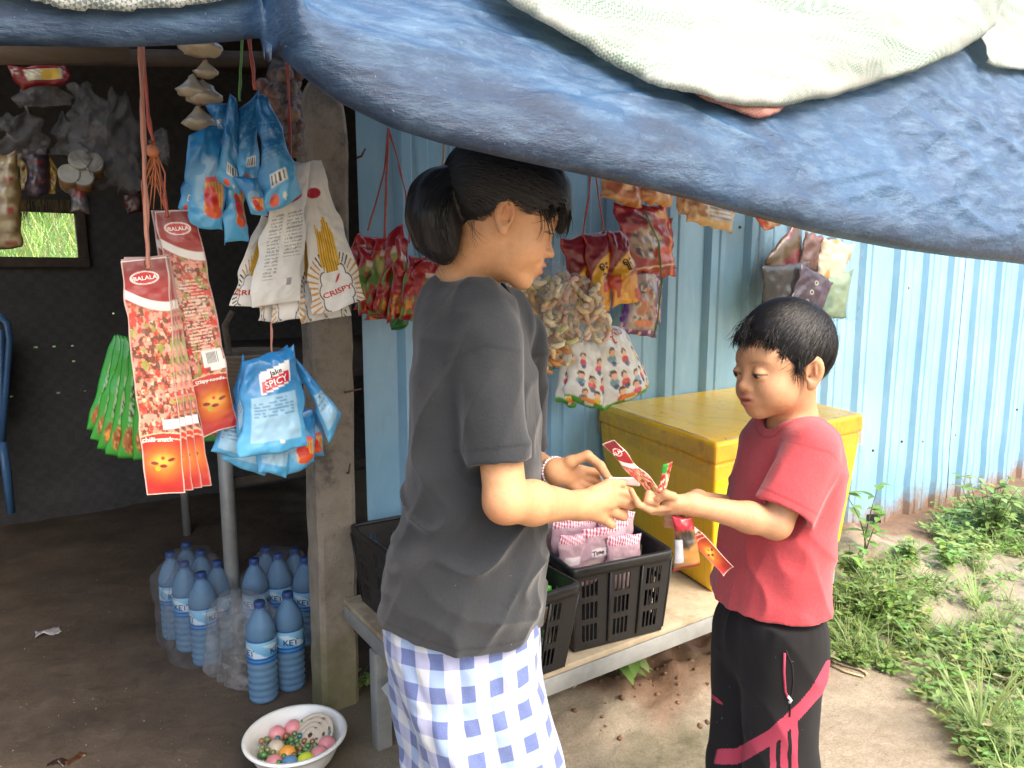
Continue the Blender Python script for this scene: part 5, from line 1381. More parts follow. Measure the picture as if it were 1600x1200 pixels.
# ================================================================== the boy
BY0 = 1.36
boy = empty('person', at(1215, 1100, BY0)); boy.location.z = gz(boy.location.x, boy.location.y)
tag(boy, 'small boy in red t-shirt and black track trousers, snack packets in his hand', 'person')
BH = Head(at(1270, 583, 1.275), R(199), R(5), R(3), .93, 1, True)
ba_ = R(196); bf = np.array([math.cos(ba_), math.sin(ba_), 0]); bl = np.array([-math.sin(ba_), math.cos(ba_), 0])
BO = np.array([0.0, 0.0, 0.0]) + np3(at(1222, 800, BY0)); BO[2] = 0
bLS, bRS = np3(at(1268, 700, 1.262)), np3(at(1196, 698, 1.455))
bLE, bRE = np3(at(1212, 818, 1.235)), np3(at(1172, 800, 1.50))
bLW, bRW = np3(at(1082, 788, 1.225)), np3(at(1090, 781, 1.345))
bNB = np3(at(1240, 655, 1.36))
b_fing = [
    (R_finger_pts((1052, 776, 1.21), (1040, 772, 1.20), (1028, 780, 1.205)), .0082, .0066),          # thumb
    (R_finger_pts((1040, 782, 1.225), (1014, 772, 1.215), (1012, 782, 1.21), (1026, 786, 1.208)), .0068, .0058),   # index curled
    (R_finger_pts((1044, 793, 1.215), (1015, 796, 1.212), (997, 788, 1.208), (986, 766, 1.206)), .0068, .0052),
    (R_finger_pts((1046, 796, 1.225), (1020, 799, 1.225), (1003, 791, 1.222), (993, 778, 1.220)), .0066, .0052),
    (R_finger_pts((1050, 799, 1.232), (1030, 801, 1.235), (1016, 795, 1.235)), .0060, .0050)]
rows_b = []
brs = [(650, 1206, 1268), (668, 1192, 1292), (700, 1178, 1296), (760, 1160, 1296), (800, 1150, 1286), (850, 1140, 1277), (900, 1133, 1272), (940, 1126, 1272), (985, 1122, 1274)]
wb = {650: .07, 668: .10, 700: .118, 760: .120, 800: .120, 850: .124, 900: .128, 940: .134, 985: .138}
for (py, f_, b_) in brs:
    pf_, pb_ = at(f_, py, BY0), at(b_, py, BY0); mid = (np3(pf_) + np3(pb_)) / 2 - BO; hw = (pb_.x - pf_.x) / 2
    # silhouette half width of the turned ellipse = sqrt((a cos)^2 + (b sin)^2), solve for a
    sn, cs = abs(bf[1]), abs(bf[0]); bb = wb[py]; a_ = math.sqrt(max(.0025, (hw ** 2 - (bb * sn) ** 2))) / cs
    rows_b.append((pf_.z, mid @ bf, mid @ bl * .5, a_, bb))
def boy_body(P):
    d = BH.sdf(P)
    d = smin(d, rcone(P, BH.w((-.022, 0, -.03)), bNB, .040, .040), .022)
    che = np3(at(1228, 740, BY0)); pel = np3(at(1208, 960, BY0))
    d = smin(d, rcone(P, bNB + np.array([0, 0, -.02]), che, .045, .055), .025); d = smin(d, rcone(P, che, pel, .055, .065), .03)
    for s_ in (-1, 1):
        hip = pel + bl * s_ * .06; ank = np.array([hip[0] + .01, hip[1], .07]); kn = (hip + ank) / 2
        d = smin(d, rcone(P, hip, kn, .050, .042), .02); d = smin(d, rcone(P, kn, ank, .042, .028), .02); d = smin(d, rcone(P, ank + np.array([.015, 0, -.03]), ank + bf * .11 + np.array([0, 0, -.045]), .026, .018), .02)
    for (S_, E_, W_) in ((bLS, bLE, bLW), (bRS, bRE, bRW)):
        d = smin(d, rcone(P, S_ * .6 + che * .4 + np.array([0, 0, .03]), S_, .036, .033), .02)
        arm = smin(rcone(P, S_, E_, .032, .0265), rcone(P, E_, E_ * .68 + W_ * .32, .0265, .026), .012); arm = smin(arm, rcone(P, E_ * .68 + W_ * .32, W_, .026, .0170), .012)
        d = smin(d, arm, .018)
    d = smin(d, smin(rcone(P, bLW, at(1046, 783, 1.218), .0165, .0125), rcone(P, bLW, at(1048, 795, 1.226), .016, .011), .01), .012)
    d = smin(d, smin(rcone(P, bRW, at(1060, 784, 1.30), .0165, .0125), rcone(P, bRW, at(1062, 792, 1.31), .016, .011), .01), .012)
    for (pp_, a, b) in b_fing:
        d = smin(d, finger(P, pp_, a, b), .0035)
    for j in range(4):
        o_ = np.array([0, .0, -.012 * j]); c0 = np3(at(1062, 782, 1.30)) + o_
        d = smin(d, finger(P, [c0, c0 + np.array([-.022, -.012, 0]), c0 + np.array([-.030, -.034, .002]), c0 + np.array([-.018, -.044, .003])], .0064, .0054), .0035)
    return d
V, Q = surface(boy_body, (.18, 1.10, .0), (.70, 1.62, 1.24), .0026)
fast_mesh('body', V, Q, M_SKIN_B, boy, head_attrs(BH, V, .8, [(bLE + np.array([.02, -.01, -.025]), .05)] + [(f[0][1], .011) for f in b_fing] + [(f[0][-1], .009) for f in b_fing]), 1, .4)
eyeballs(BH, boy, 0)
bhem_o = np3(at(1208, 932, BY0)); bhem_n = np.array([.10, -.03, -1.0]); bhem_n /= np.linalg.norm(bhem_n)
sle_b = [(bLS, bLE, .040, .050, .80), (bRS, bRE, .040, .048, .80)]
def boy_shirt(P):
    d = stack_sdf(P, rows_b, bf, bl, BO)
    for S_ in (bLS, bRS): d = smin(d, rcone(P, bNB + np.array([0, 0, -.04]), bNB * .3 + S_ * .7 + np.array([0, 0, -.008]), .046, .038), .03)
    for (S_, E_, ra, rb, k) in sle_b:
        end = S_ + (E_ - S_) * (k + .1); ax = (E_ - S_) / np.linalg.norm(E_ - S_)
        s_ = smax(rcone(P, S_, end, ra + .004, rb), (P - (S_ + (E_ - S_) * k)) @ ax, .002); d = smin(d, s_, .015)
    x, y, z = P[:, 0], P[:, 1], P[:, 2]
    w = .004 * fbm(x * 8 + z * 3, y * 8, z * 6 - x * 4, 831, 3) - .0055 * (1 - np.abs(vnoise(x * 11 + z * 8, y * 11, z * 6 - x * 5, 835))) ** 3 * sstep(1.02, .85, z) - .003 * (1 - np.abs(vnoise(x * 20, y * 20, z * 9, 837))) ** 3 * sstep(.85, .72, z)
    d = d + w
    hemw = .004 * vnoise(x * 30, y * 30, 0, 839)
    body = smax(d, (P - bhem_o) @ bhem_n + hemw, .002)
    for (S_, E_, ra, rb, k) in sle_b: body = smax(body, -rcone(P, S_ + (E_ - S_) * (k - .14), S_ + (E_ - S_) * (k + .2), rb - .007, rb - .004), .002)
    nk = rcone(P, bNB + bf * .012 + np.array([0, 0, .010]), BH.w((-.022, 0, -.03)) + np.array([0, 0, .03]), .049, .056)
    body = smax(body, -nk, .003)
    return smax(body, -rcone(P, bhem_o + np.array([0, 0, .1]), bhem_o - np.array([0, 0, .25]), .08, .10), .004)
V, Q = surface(boy_shirt, (.18, 1.10, .50), (.70, 1.62, 1.10), .0032)
seam = np.zeros(len(V))
for (S_, E_, ra, rb, k) in sle_b:
    ax = (E_ - S_) / np.linalg.norm(E_ - S_); al = (V - (S_ + (E_ - S_) * k)) @ ax; rr_ = np.linalg.norm((V - S_) - ((V - S_) @ ax)[:, None] * ax, axis=1)
    seam = np.maximum(seam, sstep(.003, .0012, np.abs(al + .015)) * (rr_ < .07)); al2 = (V - S_) @ ax; seam = np.maximum(seam, .6 * sstep(.003, .0012, np.abs(al2 - .0 - .2 * np.abs((V - S_) @ bf))) * (rr_ < .06))
nkd = np.linalg.norm(V - (bNB + bf * .012 + np.array([0, 0, .010])), axis=1); seam = np.maximum(seam, sstep(.003, .001, np.abs(nkd - .064)) * (V[:, 2] > bNB[2] - .05))
fast_mesh('t_shirt', V, Q, M_REDTEE, boy, {'seam': seam}, 1, .5)

# track trousers
nhip, fhip = np3(at(1222, 985, 1.300)), np3(at(1172, 985, 1.42)); nkn, fkn = np3(at(1222, 1195, 1.300)), np3(at(1150, 1195, 1.40)); nan_ = np.array([nkn[0] + .0, nkn[1], .06]); fan_ = np.array([fkn[0] + .0, fkn[1], .06])
def boy_pants(P):
    wst = np3(at(1208, 945, BY0)); 
    d = ellip(P, wst + np.array([0, 0, -.06]), (.090, .128, .115), np.stack([bf, bl, np.array([0, 0, 1.0])], -1))
    for (h_, k_, a_, r0, r1) in ((nhip, nkn, nan_, .078, .064), (fhip, fkn, fan_, .074, .052)):
        d = smin(d, rcone(P, h_, k_, r0, r1), .02); d = smin(d, rcone(P, k_, a_, r1, r1 * .85), .02)
    x, y, z = P[:, 0], P[:, 1], P[:, 2]
    d = d + .004 * fbm(x * 9, y * 9, z * 5, 851, 3) - .005 * (1 - np.abs(vnoise(x * 10 + z * 6, y * 10, z * 7, 853))) ** 3 + .003 * vnoise(np.arctan2(y - wst[1], x - wst[0]) * 9, 0, 0, 857) * sstep(.55, .68, z)
    return smax(d, P[:, 2] - wst[2] - .01, .004)
V, Q = surface(boy_pants, (.18, 1.10, .02), (.70, 1.62, .74), .0036)
u_ = V[:, 0] / np.maximum(.3, V[:, 1]) ; zc = V[:, 2]
px_ = np.array([proj(p) for p in V])
X_, Y_ = px_[:, 0], px_[:, 1]
# panel seams of the near and the far leg, defined on the cloth
near = sstep(-.02, .02, ((V - (nhip + fhip) / 2) @ bl) + .035)
up_n = np.interp(X_, [1150, 1200, 1250, 1270, 1292], [1168, 1140, 1095, 1070, 1030]); lo_n = np.interp(X_, [1150, 1165, 1215, 1250, 1292], [1196, 1190, 1160, 1125, 1078])
band = (sstep(0, 3, Y_ - up_n) * sstep(0, 3, lo_n - Y_)) * near
for (a, b) in ((1203, 1213), (1220, 1231), (1237, 1247)): band = np.maximum(band, near * sstep(a - 1, a + 1, X_) * sstep(b + 1, b - 1, X_) * sstep(0, 4, Y_ - lo_n + 8))
fb = np.interp(X_, [1105, 1150], [1078, 1112]); band = np.maximum(band, (1 - near) * sstep(0, 2, Y_ - fb) * sstep(0, 3, fb + np.interp(X_, [1105, 1130, 1150], [10, 9, 2]) - Y_))
t = NT('track_cloth'); v = t.mapped(); n = t.noise(8, 4, .6, v); n2 = t.noise(300, 3, .7, v)
c = t.mix(n, (.007, .007, .008), (.017, .016, .017)); lint = t.noise(120, 2, .5, v); c = t.mix(t.ramp(lint, [(.75, 0), (.77, .4)]), c, (.3, .3, .3))
c = t.mix(t.ramp(t.attr('band'), [(.4, 0), (.6, 1)]), c, (.42, .055, .095)); c = t.mix(t.attr('seam'), c, (.01, .01, .01))
t.pbsdf(c, .85, t.bump(n2, .3, .001), Sheen_Weight=.05, Specular_IOR_Level=.2)
fast_mesh('track_trousers', V, Q, t.m, boy, {'band': band, 'seam': np.zeros(len(V))}, 1, .5)
def on_cloth(px, py, fn, lift=.002):
    d = np3(ray(px, py)); d /= np.linalg.norm(d); o = np.array([0, 0, CAMH]); ts = np.linspace(.7, 1.7, 1200); v_ = fn(o + ts[:, None] * d)
    k = np.argmax(v_ < 0); return Vector((o + (ts[k] - lift) * d).tolist())
pk = MB(); pk.tube([on_cloth(*p, boy_pants, .001) for p in ((1226, 1020), (1225, 1050), (1227, 1080), (1232, 1092))], .0024, 6); pk.build('pocket_piping', simple_mat('red_piping', (.38, .04, .08), .7), boy)
pk = MB(); pk.tube([on_cloth(*p, boy_pants, .0006) for p in ((1228, 1016), (1238, 1040), (1240, 1065), (1236, 1090), (1234, 1120))], .0014, 6); pk.build('pocket_seam', simple_mat('black_seam', (.006, .006, .007), .8), boy)
pk = MB(); pk.tube([on_cloth(*p, boy_pants, .002) for p in ((1231, 1088), (1236, 1094), (1233, 1098))], .0028, 6); pk.build('zip_pull', simple_mat('white_plastic_pull', (.7, .7, .7), .4), boy)

# boy's hair
BC_, BR_ = np.array([-.012, 0, .047]), np.array([.097, .080, .092])
def b_line(q):
    x, z = q[:, 0], q[:, 2]
    hl = np.interp(x, [-.12, -.08, -.045, -.030, -.012, .006, .014, .028, .040, .055, .075, .12], [-.040, -.034, -.026, .012, .026, .020, -.006, -.004, .034, .056, .068, .074])
    return z - hl
def boy_hair(P):
    q = BH.loc(P); d = ellip(q, BC_, BR_ - .002); return smax(d, -b_line(q) * .8 + .004 * vnoise(q[:, 0] * 80, q[:, 1] * 80, q[:, 2] * 60, 5), .005) * BH.S
V, Q = surface(boy_hair, np.array(BH.c) - .16, np.array(BH.c) + .18, .003)
CROWN = np.array([-.075, .01, .125])
def b_start(rd):
    for _ in range(20):
        u = rd.normal(size=3); u /= np.linalg.norm(u); p = BC_ + BR_ * u
        if b_line(p[None])[0] > .004: return p
    return None
def b_flow(p):
    d = p - CROWN; d = d / (np.linalg.norm(d) + 1e-6); return d + np.array([.25, 0, -.15])
sv, sf = strands(BH, b_start, b_flow, 7500, .046, .0015, 9, BR_, BC_, .0036, 6, keep=lambda p: b_line(np.array(p)).min() > -.006)
wv_, wf_ = wisps(BH, [((.062, .0, .100), (.084, .0, .064), (.012, 0, .004), 110, .0016, .014), ((.052, .048, .084), (.069, .054, .052), (.008, .008, .0), 60, .0018, .007), ((.050, -.048, .084), (.067, -.053, .054), (.008, -.008, .0), 50, .0018, .007),
                      ((.022, .070, .030), (.022, .072, -.014), (.004, .008, 0), 40, .0018, .006), ((.040, .062, .050), (.052, .061, .024), (.004, .008, 0), 14, .0016, .005)], 4)
def b_edge(rd):
    for _ in range(200):
        u = rd.normal(size=3); u /= np.linalg.norm(u); p = BC_ + (BR_ - .004) * u
        if -.004 < b_line(p[None])[0] < .010: return p
    return None
ev_, ef_ = strands(BH, b_edge, b_flow, 900, .016, .0008, 19, BR_ - .002, BC_, .002, 4)
fly, ff_ = strands(BH, b_start, b_flow, 500, .030, .0007, 23, BR_ + .002, BC_, .007, 5)
sf = np.concatenate([sf, ef_ + len(sv), ff_ + len(sv) + len(ev_)]); sv = np.concatenate([sv, ev_, fly])
n0 = len(V); n1 = n0 + len(sv)
fast_mesh('hair', np.concatenate([V, sv, wv_]), np.concatenate([Q, sf + n0, wf_ + n1]), M_HAIR, boy)

# packets in the boy's hand
LP = long_paint(60)
packet('chilli_packet', [at(944, 695, 1.262), at(959, 687, 1.258), at(1144, 884, 1.222), at(1129, 899, 1.226)], LP, 'long red chilli packet slanting down through the hand of the boy', thick=.004, nu=44, nv=200, crump=.002, seed=72, curl=.004, texts=LT[:1])
def small_paint(u, v):
    c = fill(u, L(190, 50, 40)); speckle(u, v, c, np.ones_like(u), [L(226, 150, 110), L(150, 30, 30), L(230, 210, 190)], 5, 14, 5); put(c, sstep(.32, .28, v) * sstep(.5, .45, u), L(40, 150, 50)); return c
packet('chilli_packet', [at(1036, 726, 1.205), at(1052, 722, 1.205), at(1038, 778, 1.205), at(1028, 772, 1.205)], small_paint, 'short red packet end with a green corner, standing up in the grip of the boy', thick=.004, nu=20, nv=40, crump=.003, seed=74)
def mush_paint(u, v):
    c = fill(u, L(150, 110, 60)); put(c, sstep(.30, .24, v), L(160, 24, 40)); m = ell_m(u, v, .55, .42, .42, .18, .3); put(c, m, L(46, 34, 28)); speckle(u, v, c, m, [L(84, 62, 44), L(20, 16, 14)], 9, 9, 6)
    put(c, rect_m(u, v, .06, .42, .42, .85), L(190, 192, 196)); put(c, ell_m(u, v, .8, .78, .2, .1), L(196, 110, 50)); put(c, sstep(.92, .95, v), L(150, 30, 36)); return c
packet('mushroom_packet', [at(1050, 806, 1.222), at(1080, 806, 1.222), at(1090, 880, 1.222), at(1050, 892, 1.222)], mush_paint, 'small clear and red packet with dark dried pieces hanging under the hand of the boy', thick=.016, nu=34, nv=50, crump=.004, seed=75)
# ================================================================== bench
M_STEEL = simple_mat('grey_painted_steel', (.30, .31, .30), .5, .25, 9, 60, .2, .003, Metallic=.2)
t = NT('raw_edge_plywood'); v = t.mapped(); n = t.noise(30, 6, .7, v); n2 = t.noise(7, 5, .7, v)
c = t.mix(n, (.30, .23, .14), (.60, .51, .36)); c = t.mix(t.ramp(n2, [(.5, 0), (.75, .8)]), c, (.16, .07, .03)); t.pbsdf(c, .8, t.bump(n, .5, .003)); M_PLY = t.m
bench = empty('bench', gW(.6, .4)); tag(bench, 'low grey steel bench with a chipped board top, set against the blue wall', 'bench')
BZ = .345
m = MB(); m.box(W(-.07, .06, BZ - .016), WU * 1.38, WN * .635, Vector((0, 0, .016)), .002); o = m.build('bench_top', M_PLY, bench); auto_smooth(o)
m = MB()
m.box(W(-.07, .660, BZ - .062), WU * 1.38, WN * .036, Vector((0, 0, .044)), .002); m.box(W(-.07, .06, BZ - .062), WU * 1.38, WN * .03, Vector((0, 0, .044)), .002)
m.box(W(-.07, .09, BZ - .062), WU * .03, WN * .568, Vector((0, 0, .044)), .002); m.box(W(1.28, .09, BZ - .062), WU * .03, WN * .568, Vector((0, 0, .044)), .002)
o = m.build('frame', M_STEEL, bench); auto_smooth(o)
for (s_, t_) in ((-.075, .25), (-.07, .655), (1.18, .08), (1.18, .655)):
    z0 = gz(*W(s_, t_)[:2]) - .02; m = MB(); m.box(W(s_, t_, z0), WU * .042, WN * .042, Vector((0, 0, BZ - .064 - z0)), .003); o = m.build('leg', M_STEEL, bench); auto_smooth(o)
m = MB(); a = W(-.05, .31, .20); b = W(.02, .60, .015); m.tube([a, b], .022, 4); o = m.build('brace', M_STEEL, bench); auto_smooth(o)

# ================================================================== yellow box
t = NT('yellow_taped_foam'); v = t.mapped(rot=(0, 0, -math.atan2(WU.y, WU.x))); n = t.noise(6, 6, .65, v); n2 = t.noise(25, 6, .7, v, 1.5)
s_ = t.n('ShaderNodeSeparateXYZ'); t.link(v, s_.inputs[0])
fr = t.math('ABSOLUTE', t.math('SUBTRACT', t.math('FRACT', t.math('MULTIPLY', s_.outputs['Y'], 15.5)), .5)); ln = t.ramp(fr, [(.0, 1), (.035, 0)])
c = t.mix(t.ramp(n, [(.3, 0), (.7, 1)]), (1.0, .53, .012), (1.0, .64, .020)); c = t.mix(t.math('MULTIPLY', ln, .35), c, (.50, .27, .02)); c = t.mix(t.ramp(n2, [(.62, 0), (.8, .5)]), c, (.82, .46, .04))
wr = t.n('ShaderNodeTexWave', Scale=2.2, Distortion=9.0, Detail=4.0); t.link(v, wr.inputs['Vector'])
c = t.mix(t.ramp(wr.outputs['Fac'], [(.0, .35), (.03, 0)]), c, (.40, .22, .03))
t.pbsdf(c, t.math('MULTIPLY_ADD', n2, .25, .18), t.bump(n2, .3, .004, t.bump(ln, .25, .003, t.bump(wr.outputs['Fac'], .3, .006))), Coat_Weight=.2, Coat_Roughness=.25); M_YEL = t.m
box = empty('foam_box', W(1.2, .3, BZ)); tag(box, 'big yellow foam ice box bound in clear tape, standing on the bench', 'box')
BTOP = .80
bc = [(.770, .658), (1.525, .632), (1.69, .0), (.905, .012)]; cen = np.mean(bc, 0)
def prism(c0, z0, c1, z1, bev, name, mat, parent):
    bm = bmesh.new(); lo = [bm.verts.new(W(*p, z0)) for p in c0]; hi = [bm.verts.new(W(*p, z1)) for p in c1]
    bm.faces.new(lo[::-1]); bm.faces.new(hi)
    for i in range(4): bm.faces.new((lo[i], lo[(i + 1) % 4], hi[(i + 1) % 4], hi[i]))
    bmesh.ops.recalc_face_normals(bm, faces=bm.faces); bmesh.ops.bevel(bm, geom=list(bm.edges), offset=bev, segments=3, profile=.6, affect='EDGES')
    bmesh.ops.subdivide_edges(bm, edges=[e for e in bm.edges if e.calc_length() > .1], cuts=8, use_grid_fill=True)
    for vv in bm.verts:
        w = .0022 * float(fbm(vv.co.x * 9, vv.co.y * 9, vv.co.z * 9, 77, 3)); vv.co += Vector((w, w, w * .5))
    m = MB(); m.bm(bm); return m.build(name, mat, parent)
def shr(k, dz=0): return [tuple(cen + (np.array(p) - cen) * k) for p in bc]
prism(shr(.885), BZ + .002, shr(.985), BTOP - .062, .012, 'box_body', M_YEL, box)
prism(shr(1.0), BTOP - .060, shr(.992), BTOP, .012, 'lid', M_YEL, box)
M_TAPE = clear_mat('brown_clear_tape', (.80, .50, .10), .16, .22)
m = MB()
P4 = [np.array(p) for p in shr(1.004)]
V_ = []; F_ = []
for i in range(5):
    p = P4[i % 4]; V_ += [W(*p, BTOP - .012)[:], W(*(cen + (p - cen) * .996), BTOP - .105)[:]]
for i in range(4): F_.append((i * 2, i * 2 + 2, i * 2 + 3, i * 2 + 1))
m.add(V_, F_); m.build('tape_band', M_TAPE, box, smooth=False)
t = NT('peeling_tape_edge'); t.pbsdf((.62, .56, .42), .5); M_PEEL = t.m
m = MB(); rd = random.Random(8)
for (a, b) in ((P4[0], P4[3]), (P4[0], P4[1])):
    pts = [W(*(a + (b - a) * k + (cen - a) * .045), BTOP + .001 + rd.uniform(0, .0025)) for k in np.linspace(.05, .95, 14)]; m.tube(pts, [.0022 + rd.uniform(0, .002) for _ in pts], 5, flat=.3)
m.build('tape_edge', M_PEEL, box)

# ================================================================== crates
M_CRATE = simple_mat('black_crate_plastic', (.013, .013, .014), .38, .3, 18, 70, .2, .003)
def crate(corners, z0, z1, taper, label):
    """corners (s,t) of the rim: front-left, front-right, back-right, back-left"""
    C4 = [np.array(c, float) for c in corners]; ce = np.mean(C4, 0); root = empty('crate', W(*ce, z0)); tag(root, label, 'crate', 'black plastic crates on the bench')
    lo = [ce + (c - ce) * taper for c in C4]
    mb = MB()
    for i in range(4):
        a0, a1, b0, b1 = lo[i], lo[(i + 1) % 4], C4[i], C4[(i + 1) % 4]; w = np.linalg.norm(b1 - b0)
        ng = max(2, int(round(w / .11))); us = [0.0]; holes = []
        for g in range(ng):
            c0 = (g + .5) / ng; 
            for k in range(4):
                u0 = c0 + (k - 2) * .0125 / w + .002 / w; u1 = u0 + .0085 / w; us += [u0, u1]; holes.append((u0, u1))
        us.append(1.0); vs_ = [0, .10, .30, .37, .57, .64, .84, 1.0]
        P = lambda u, v: W(*((a0 * (1 - u) + a1 * u) * (1 - v) + (b0 * (1 - u) + b1 * u) * v), z0 + (z1 - z0) * v)
        nu_, nv_ = len(us), len(vs_); V_ = [P(u, v)[:] for u in us for v in vs_]; F_ = []
        for x in range(nu_ - 1):
            hole = any(abs(us[x] - h[0]) < 1e-9 for h in holes)
            for y in range(nv_ - 1):
                if hole and y in (1, 3, 5): continue
                F_.append((x * nv_ + y, (x + 1) * nv_ + y, (x + 1) * nv_ + y + 1, x * nv_ + y + 1))
        mb.add(V_, F_)
    o = mb.build('side_walls', M_CRATE, root, smooth=False); md = o.modifiers.new('thickness', 'SOLIDIFY'); md.thickness = .0032; md.offset = 0
    mb = MB(); F_ = [(0, 1, 2, 3)]; mb.add([W(*p, z0 + .004)[:] for p in lo], F_); o = mb.build('base', M_CRATE, root, smooth=False); md = o.modifiers.new('thickness', 'SOLIDIFY'); md.thickness = .004
    mb = MB(); ring = []
    for i in range(4):
        a, p, b = C4[i - 1], C4[i], C4[(i + 1) % 4]; da = (a - p) / np.linalg.norm(a - p); db = (b - p) / np.linalg.norm(b - p); r = .022
        for k in np.linspace(0, 1, 6): q = (p + da * r) * (1 - k) ** 2 + 2 * p * k * (1 - k) + (p + db * r) * k ** 2; ring.append(q)
    ring.append(ring[0]); V_ = []; F_ = []; prof = [(.0, -.022), (.009, -.022), (.010, -.002), (.007, .002), (-.004, .002), (-.006, -.004), (.0, -.010)]
    for q in ring:
        d = (q - ce) / np.linalg.norm(q - ce)
        for (o_, z_) in prof: V_.append(W(*(q + d * o_), z1 + z_)[:])
    for i in range(len(ring) - 1):
        for j in range(len(prof)): k = (j + 1) % len(prof); n_ = len(prof); F_.append((i * n_ + j, (i + 1) * n_ + j, (i + 1) * n_ + k, i * n_ + k))
    mb.add(V_, F_); mb.build('rim', M_CRATE, root)
    for i in range(4):
        for k in (.0, .36, .68):
            mb = MB()
            a = lo[i] + (lo[(i + 1) % 4] - lo[i]) * (k + .01); b = C4[i] + (C4[(i + 1) % 4] - C4[i]) * (k + .01); d = (b - ce) / np.linalg.norm(b - ce) * .004
            mb.tube([W(*(a + d), z0 + .01), W(*(b + d), z1 - .02)], .0035, 4); mb.build('rib', M_CRATE, root)
    return root, lo, C4
crate([(-.035, .735), (.235, .735), (.235, .085), (-.045, .075)], BZ + .003, .56, .90, 'long black slotted crate at the left end of the bench, behind the girl')
crate([(.262, .676), (.548, .716), (.628, .405), (.318, .395)], BZ + .003, .565, .90, 'square black slotted crate beside the yellow box, full of pink striped packets')
def pink_paint(seed):
    def f(u, v):
        c = fill(u, L(206, 172, 186)); put(c, ell_m(u, v, .5, .6, .5, .35, .4) * .5, L(170, 150, 156)); s = np.sin(u * 95 + v * 30) > 0
        put(c, (v < .13) * 1.0, L(236, 226, 230)); put(c, (v < .13) * s, L(190, 50, 110)); put(c, rect_m(u, v, .18, .8, .34, .48), L(226, 214, 218)); put(c, sstep(.3, .4, vnoise(u * 6, v * 7, 0, seed)) * (v > .5) * .6, L(214, 196, 190))
        put(c, rect_m(u, v, .04, .3, .62, .9) * .6, L(180, 60, 110)); return c
    return f
pq = [((.315, .56), (.42, .575), 'pink striped packet at the left in the square crate, leaning on the rim'), ((.365, .620), (.50, .625), 'pink striped packet at the front of the square crate with printed lettering'), ((.34, .54), (.47, .56), 'pink striped packet in the second row of the square crate with printed lettering'),
      ((.44, .585), (.54, .60), 'pink striped packet at the right of the square crate, tip standing up'), ((.32, .47), (.43, .46), 'pink striped packet at the back left of the square crate'), ((.42, .48), (.53, .50), 'pink striped packet at the back middle of the square crate'),
      ((.30, .615), (.36, .62), 'pink striped packet squeezed into the front left corner of the square crate'), ((.38, .57), (.49, .56), 'pink striped packet in the middle of the square crate'), ((.43, .635), (.53, .64), 'pink striped packet against the front slots of the square crate')]
rd = random.Random(12)
for k, (a, b, l_) in enumerate(pq):
    ztop = .565 + [.05, .048, .065, .045, .075, .07, .03, .055, .0][k]; ln = .155; lean = rd.uniform(-.03, .03)
    A, B = W(a[0] - .025, a[1], ztop + .028 + rd.uniform(-.012, .012)), W(b[0] - .012, b[1], ztop + .028 + rd.uniform(-.012, .012)); dn = Vector((0, 0, -ln)) - WN * (.012 + abs(lean) * .5)
    packet('cracker_packet', [A, B, B + dn, A + dn], pink_paint(620 + k), l_, group='pink striped packets in the crate', thick=.030, nu=50, nv=60, crump=.0035, seed=620 + k, texts=[('Time & Baking', .5, .41, .016, L(60, 30, 50), 3)] if k in (1, 2) else ())
# nut clusters on top
nutc = [L(120, 66, 34), L(160, 96, 50), L(196, 140, 90), L(90, 44, 26)]
for (cx_, cy_, n_, l_) in ((.33, .40, 70, 'clear bag of brown caramel nuts at the back of the square crate, left'), (.40, .43, 60, 'clear bag of brown caramel nuts in the square crate, under the hand of the girl')):
    root = empty('nut_bag', W(cx_, cy_, .60)); tag(root, l_, 'snack bag', 'nut bags in the crate'); m = MB()
    for k in range(n_):
        p = W(cx_ + rd.gauss(0, .028), cy_ + rd.gauss(0, .02), .595 + rd.uniform(0, .06)); m.ball(p, rd.uniform(.005, .009), 5, col=rd.choice(nutc))
    o = mesh_obj('nuts', np.concatenate(m.v), m.f, M_CARD, root, True, np.concatenate(m.c)); o['kind'] = 'stuff'
    a, b = W(cx_ - .06, cy_, .665), W(cx_ + .06, cy_, .665); packet('bag_film', [a, b, b - Vector((0, 0, .09)), a - Vector((0, 0, .09))], lambda u, v: fill(u, WHITE), None, thick=.07, nu=16, nv=16, crump=.006, seed=650, mat=M_CLEAR, parent=root)
def gw_paint(seed):
    def f(u, v):
        c = fill(u, L(206, 214, 204)); put(c, (v < .18) * 1.0, L(80, 180, 60)); put(c, ell_m(u, v, .4, .45, .3, .2, .2), L(150, 120, 90)); put(c, sstep(.2, .3, vnoise(u * 4, v * 6, 0, seed)) * (v > .5), L(70, 160, 60)); put(c, ell_m(u, v, .7, .65, .15, .1), L(220, 150, 170)); return c
    return f
for k, (a, b, zt, l_) in enumerate([((.14, .65), (.20, .67), .57, 'green and white packet standing in the front of the long crate'), ((.10, .60), (.19, .62), .54, 'pale green packet behind the front one in the long crate'), ((.19, .69), (.225, .70), .53, 'green and pink packet pressed against the slots of the long crate')]):
    A, B = W(a[0], a[1] - .05, zt), W(b[0], b[1] - .05, zt - .01); dn = Vector((0, 0, -.17)) - WN * .012
    packet('biscuit_packet', [A, B, B + dn, A + dn], gw_paint(640 + k), l_, group='green and white packets in the long crate', thick=.03, nu=22, nv=36, crump=.005, seed=640 + k)

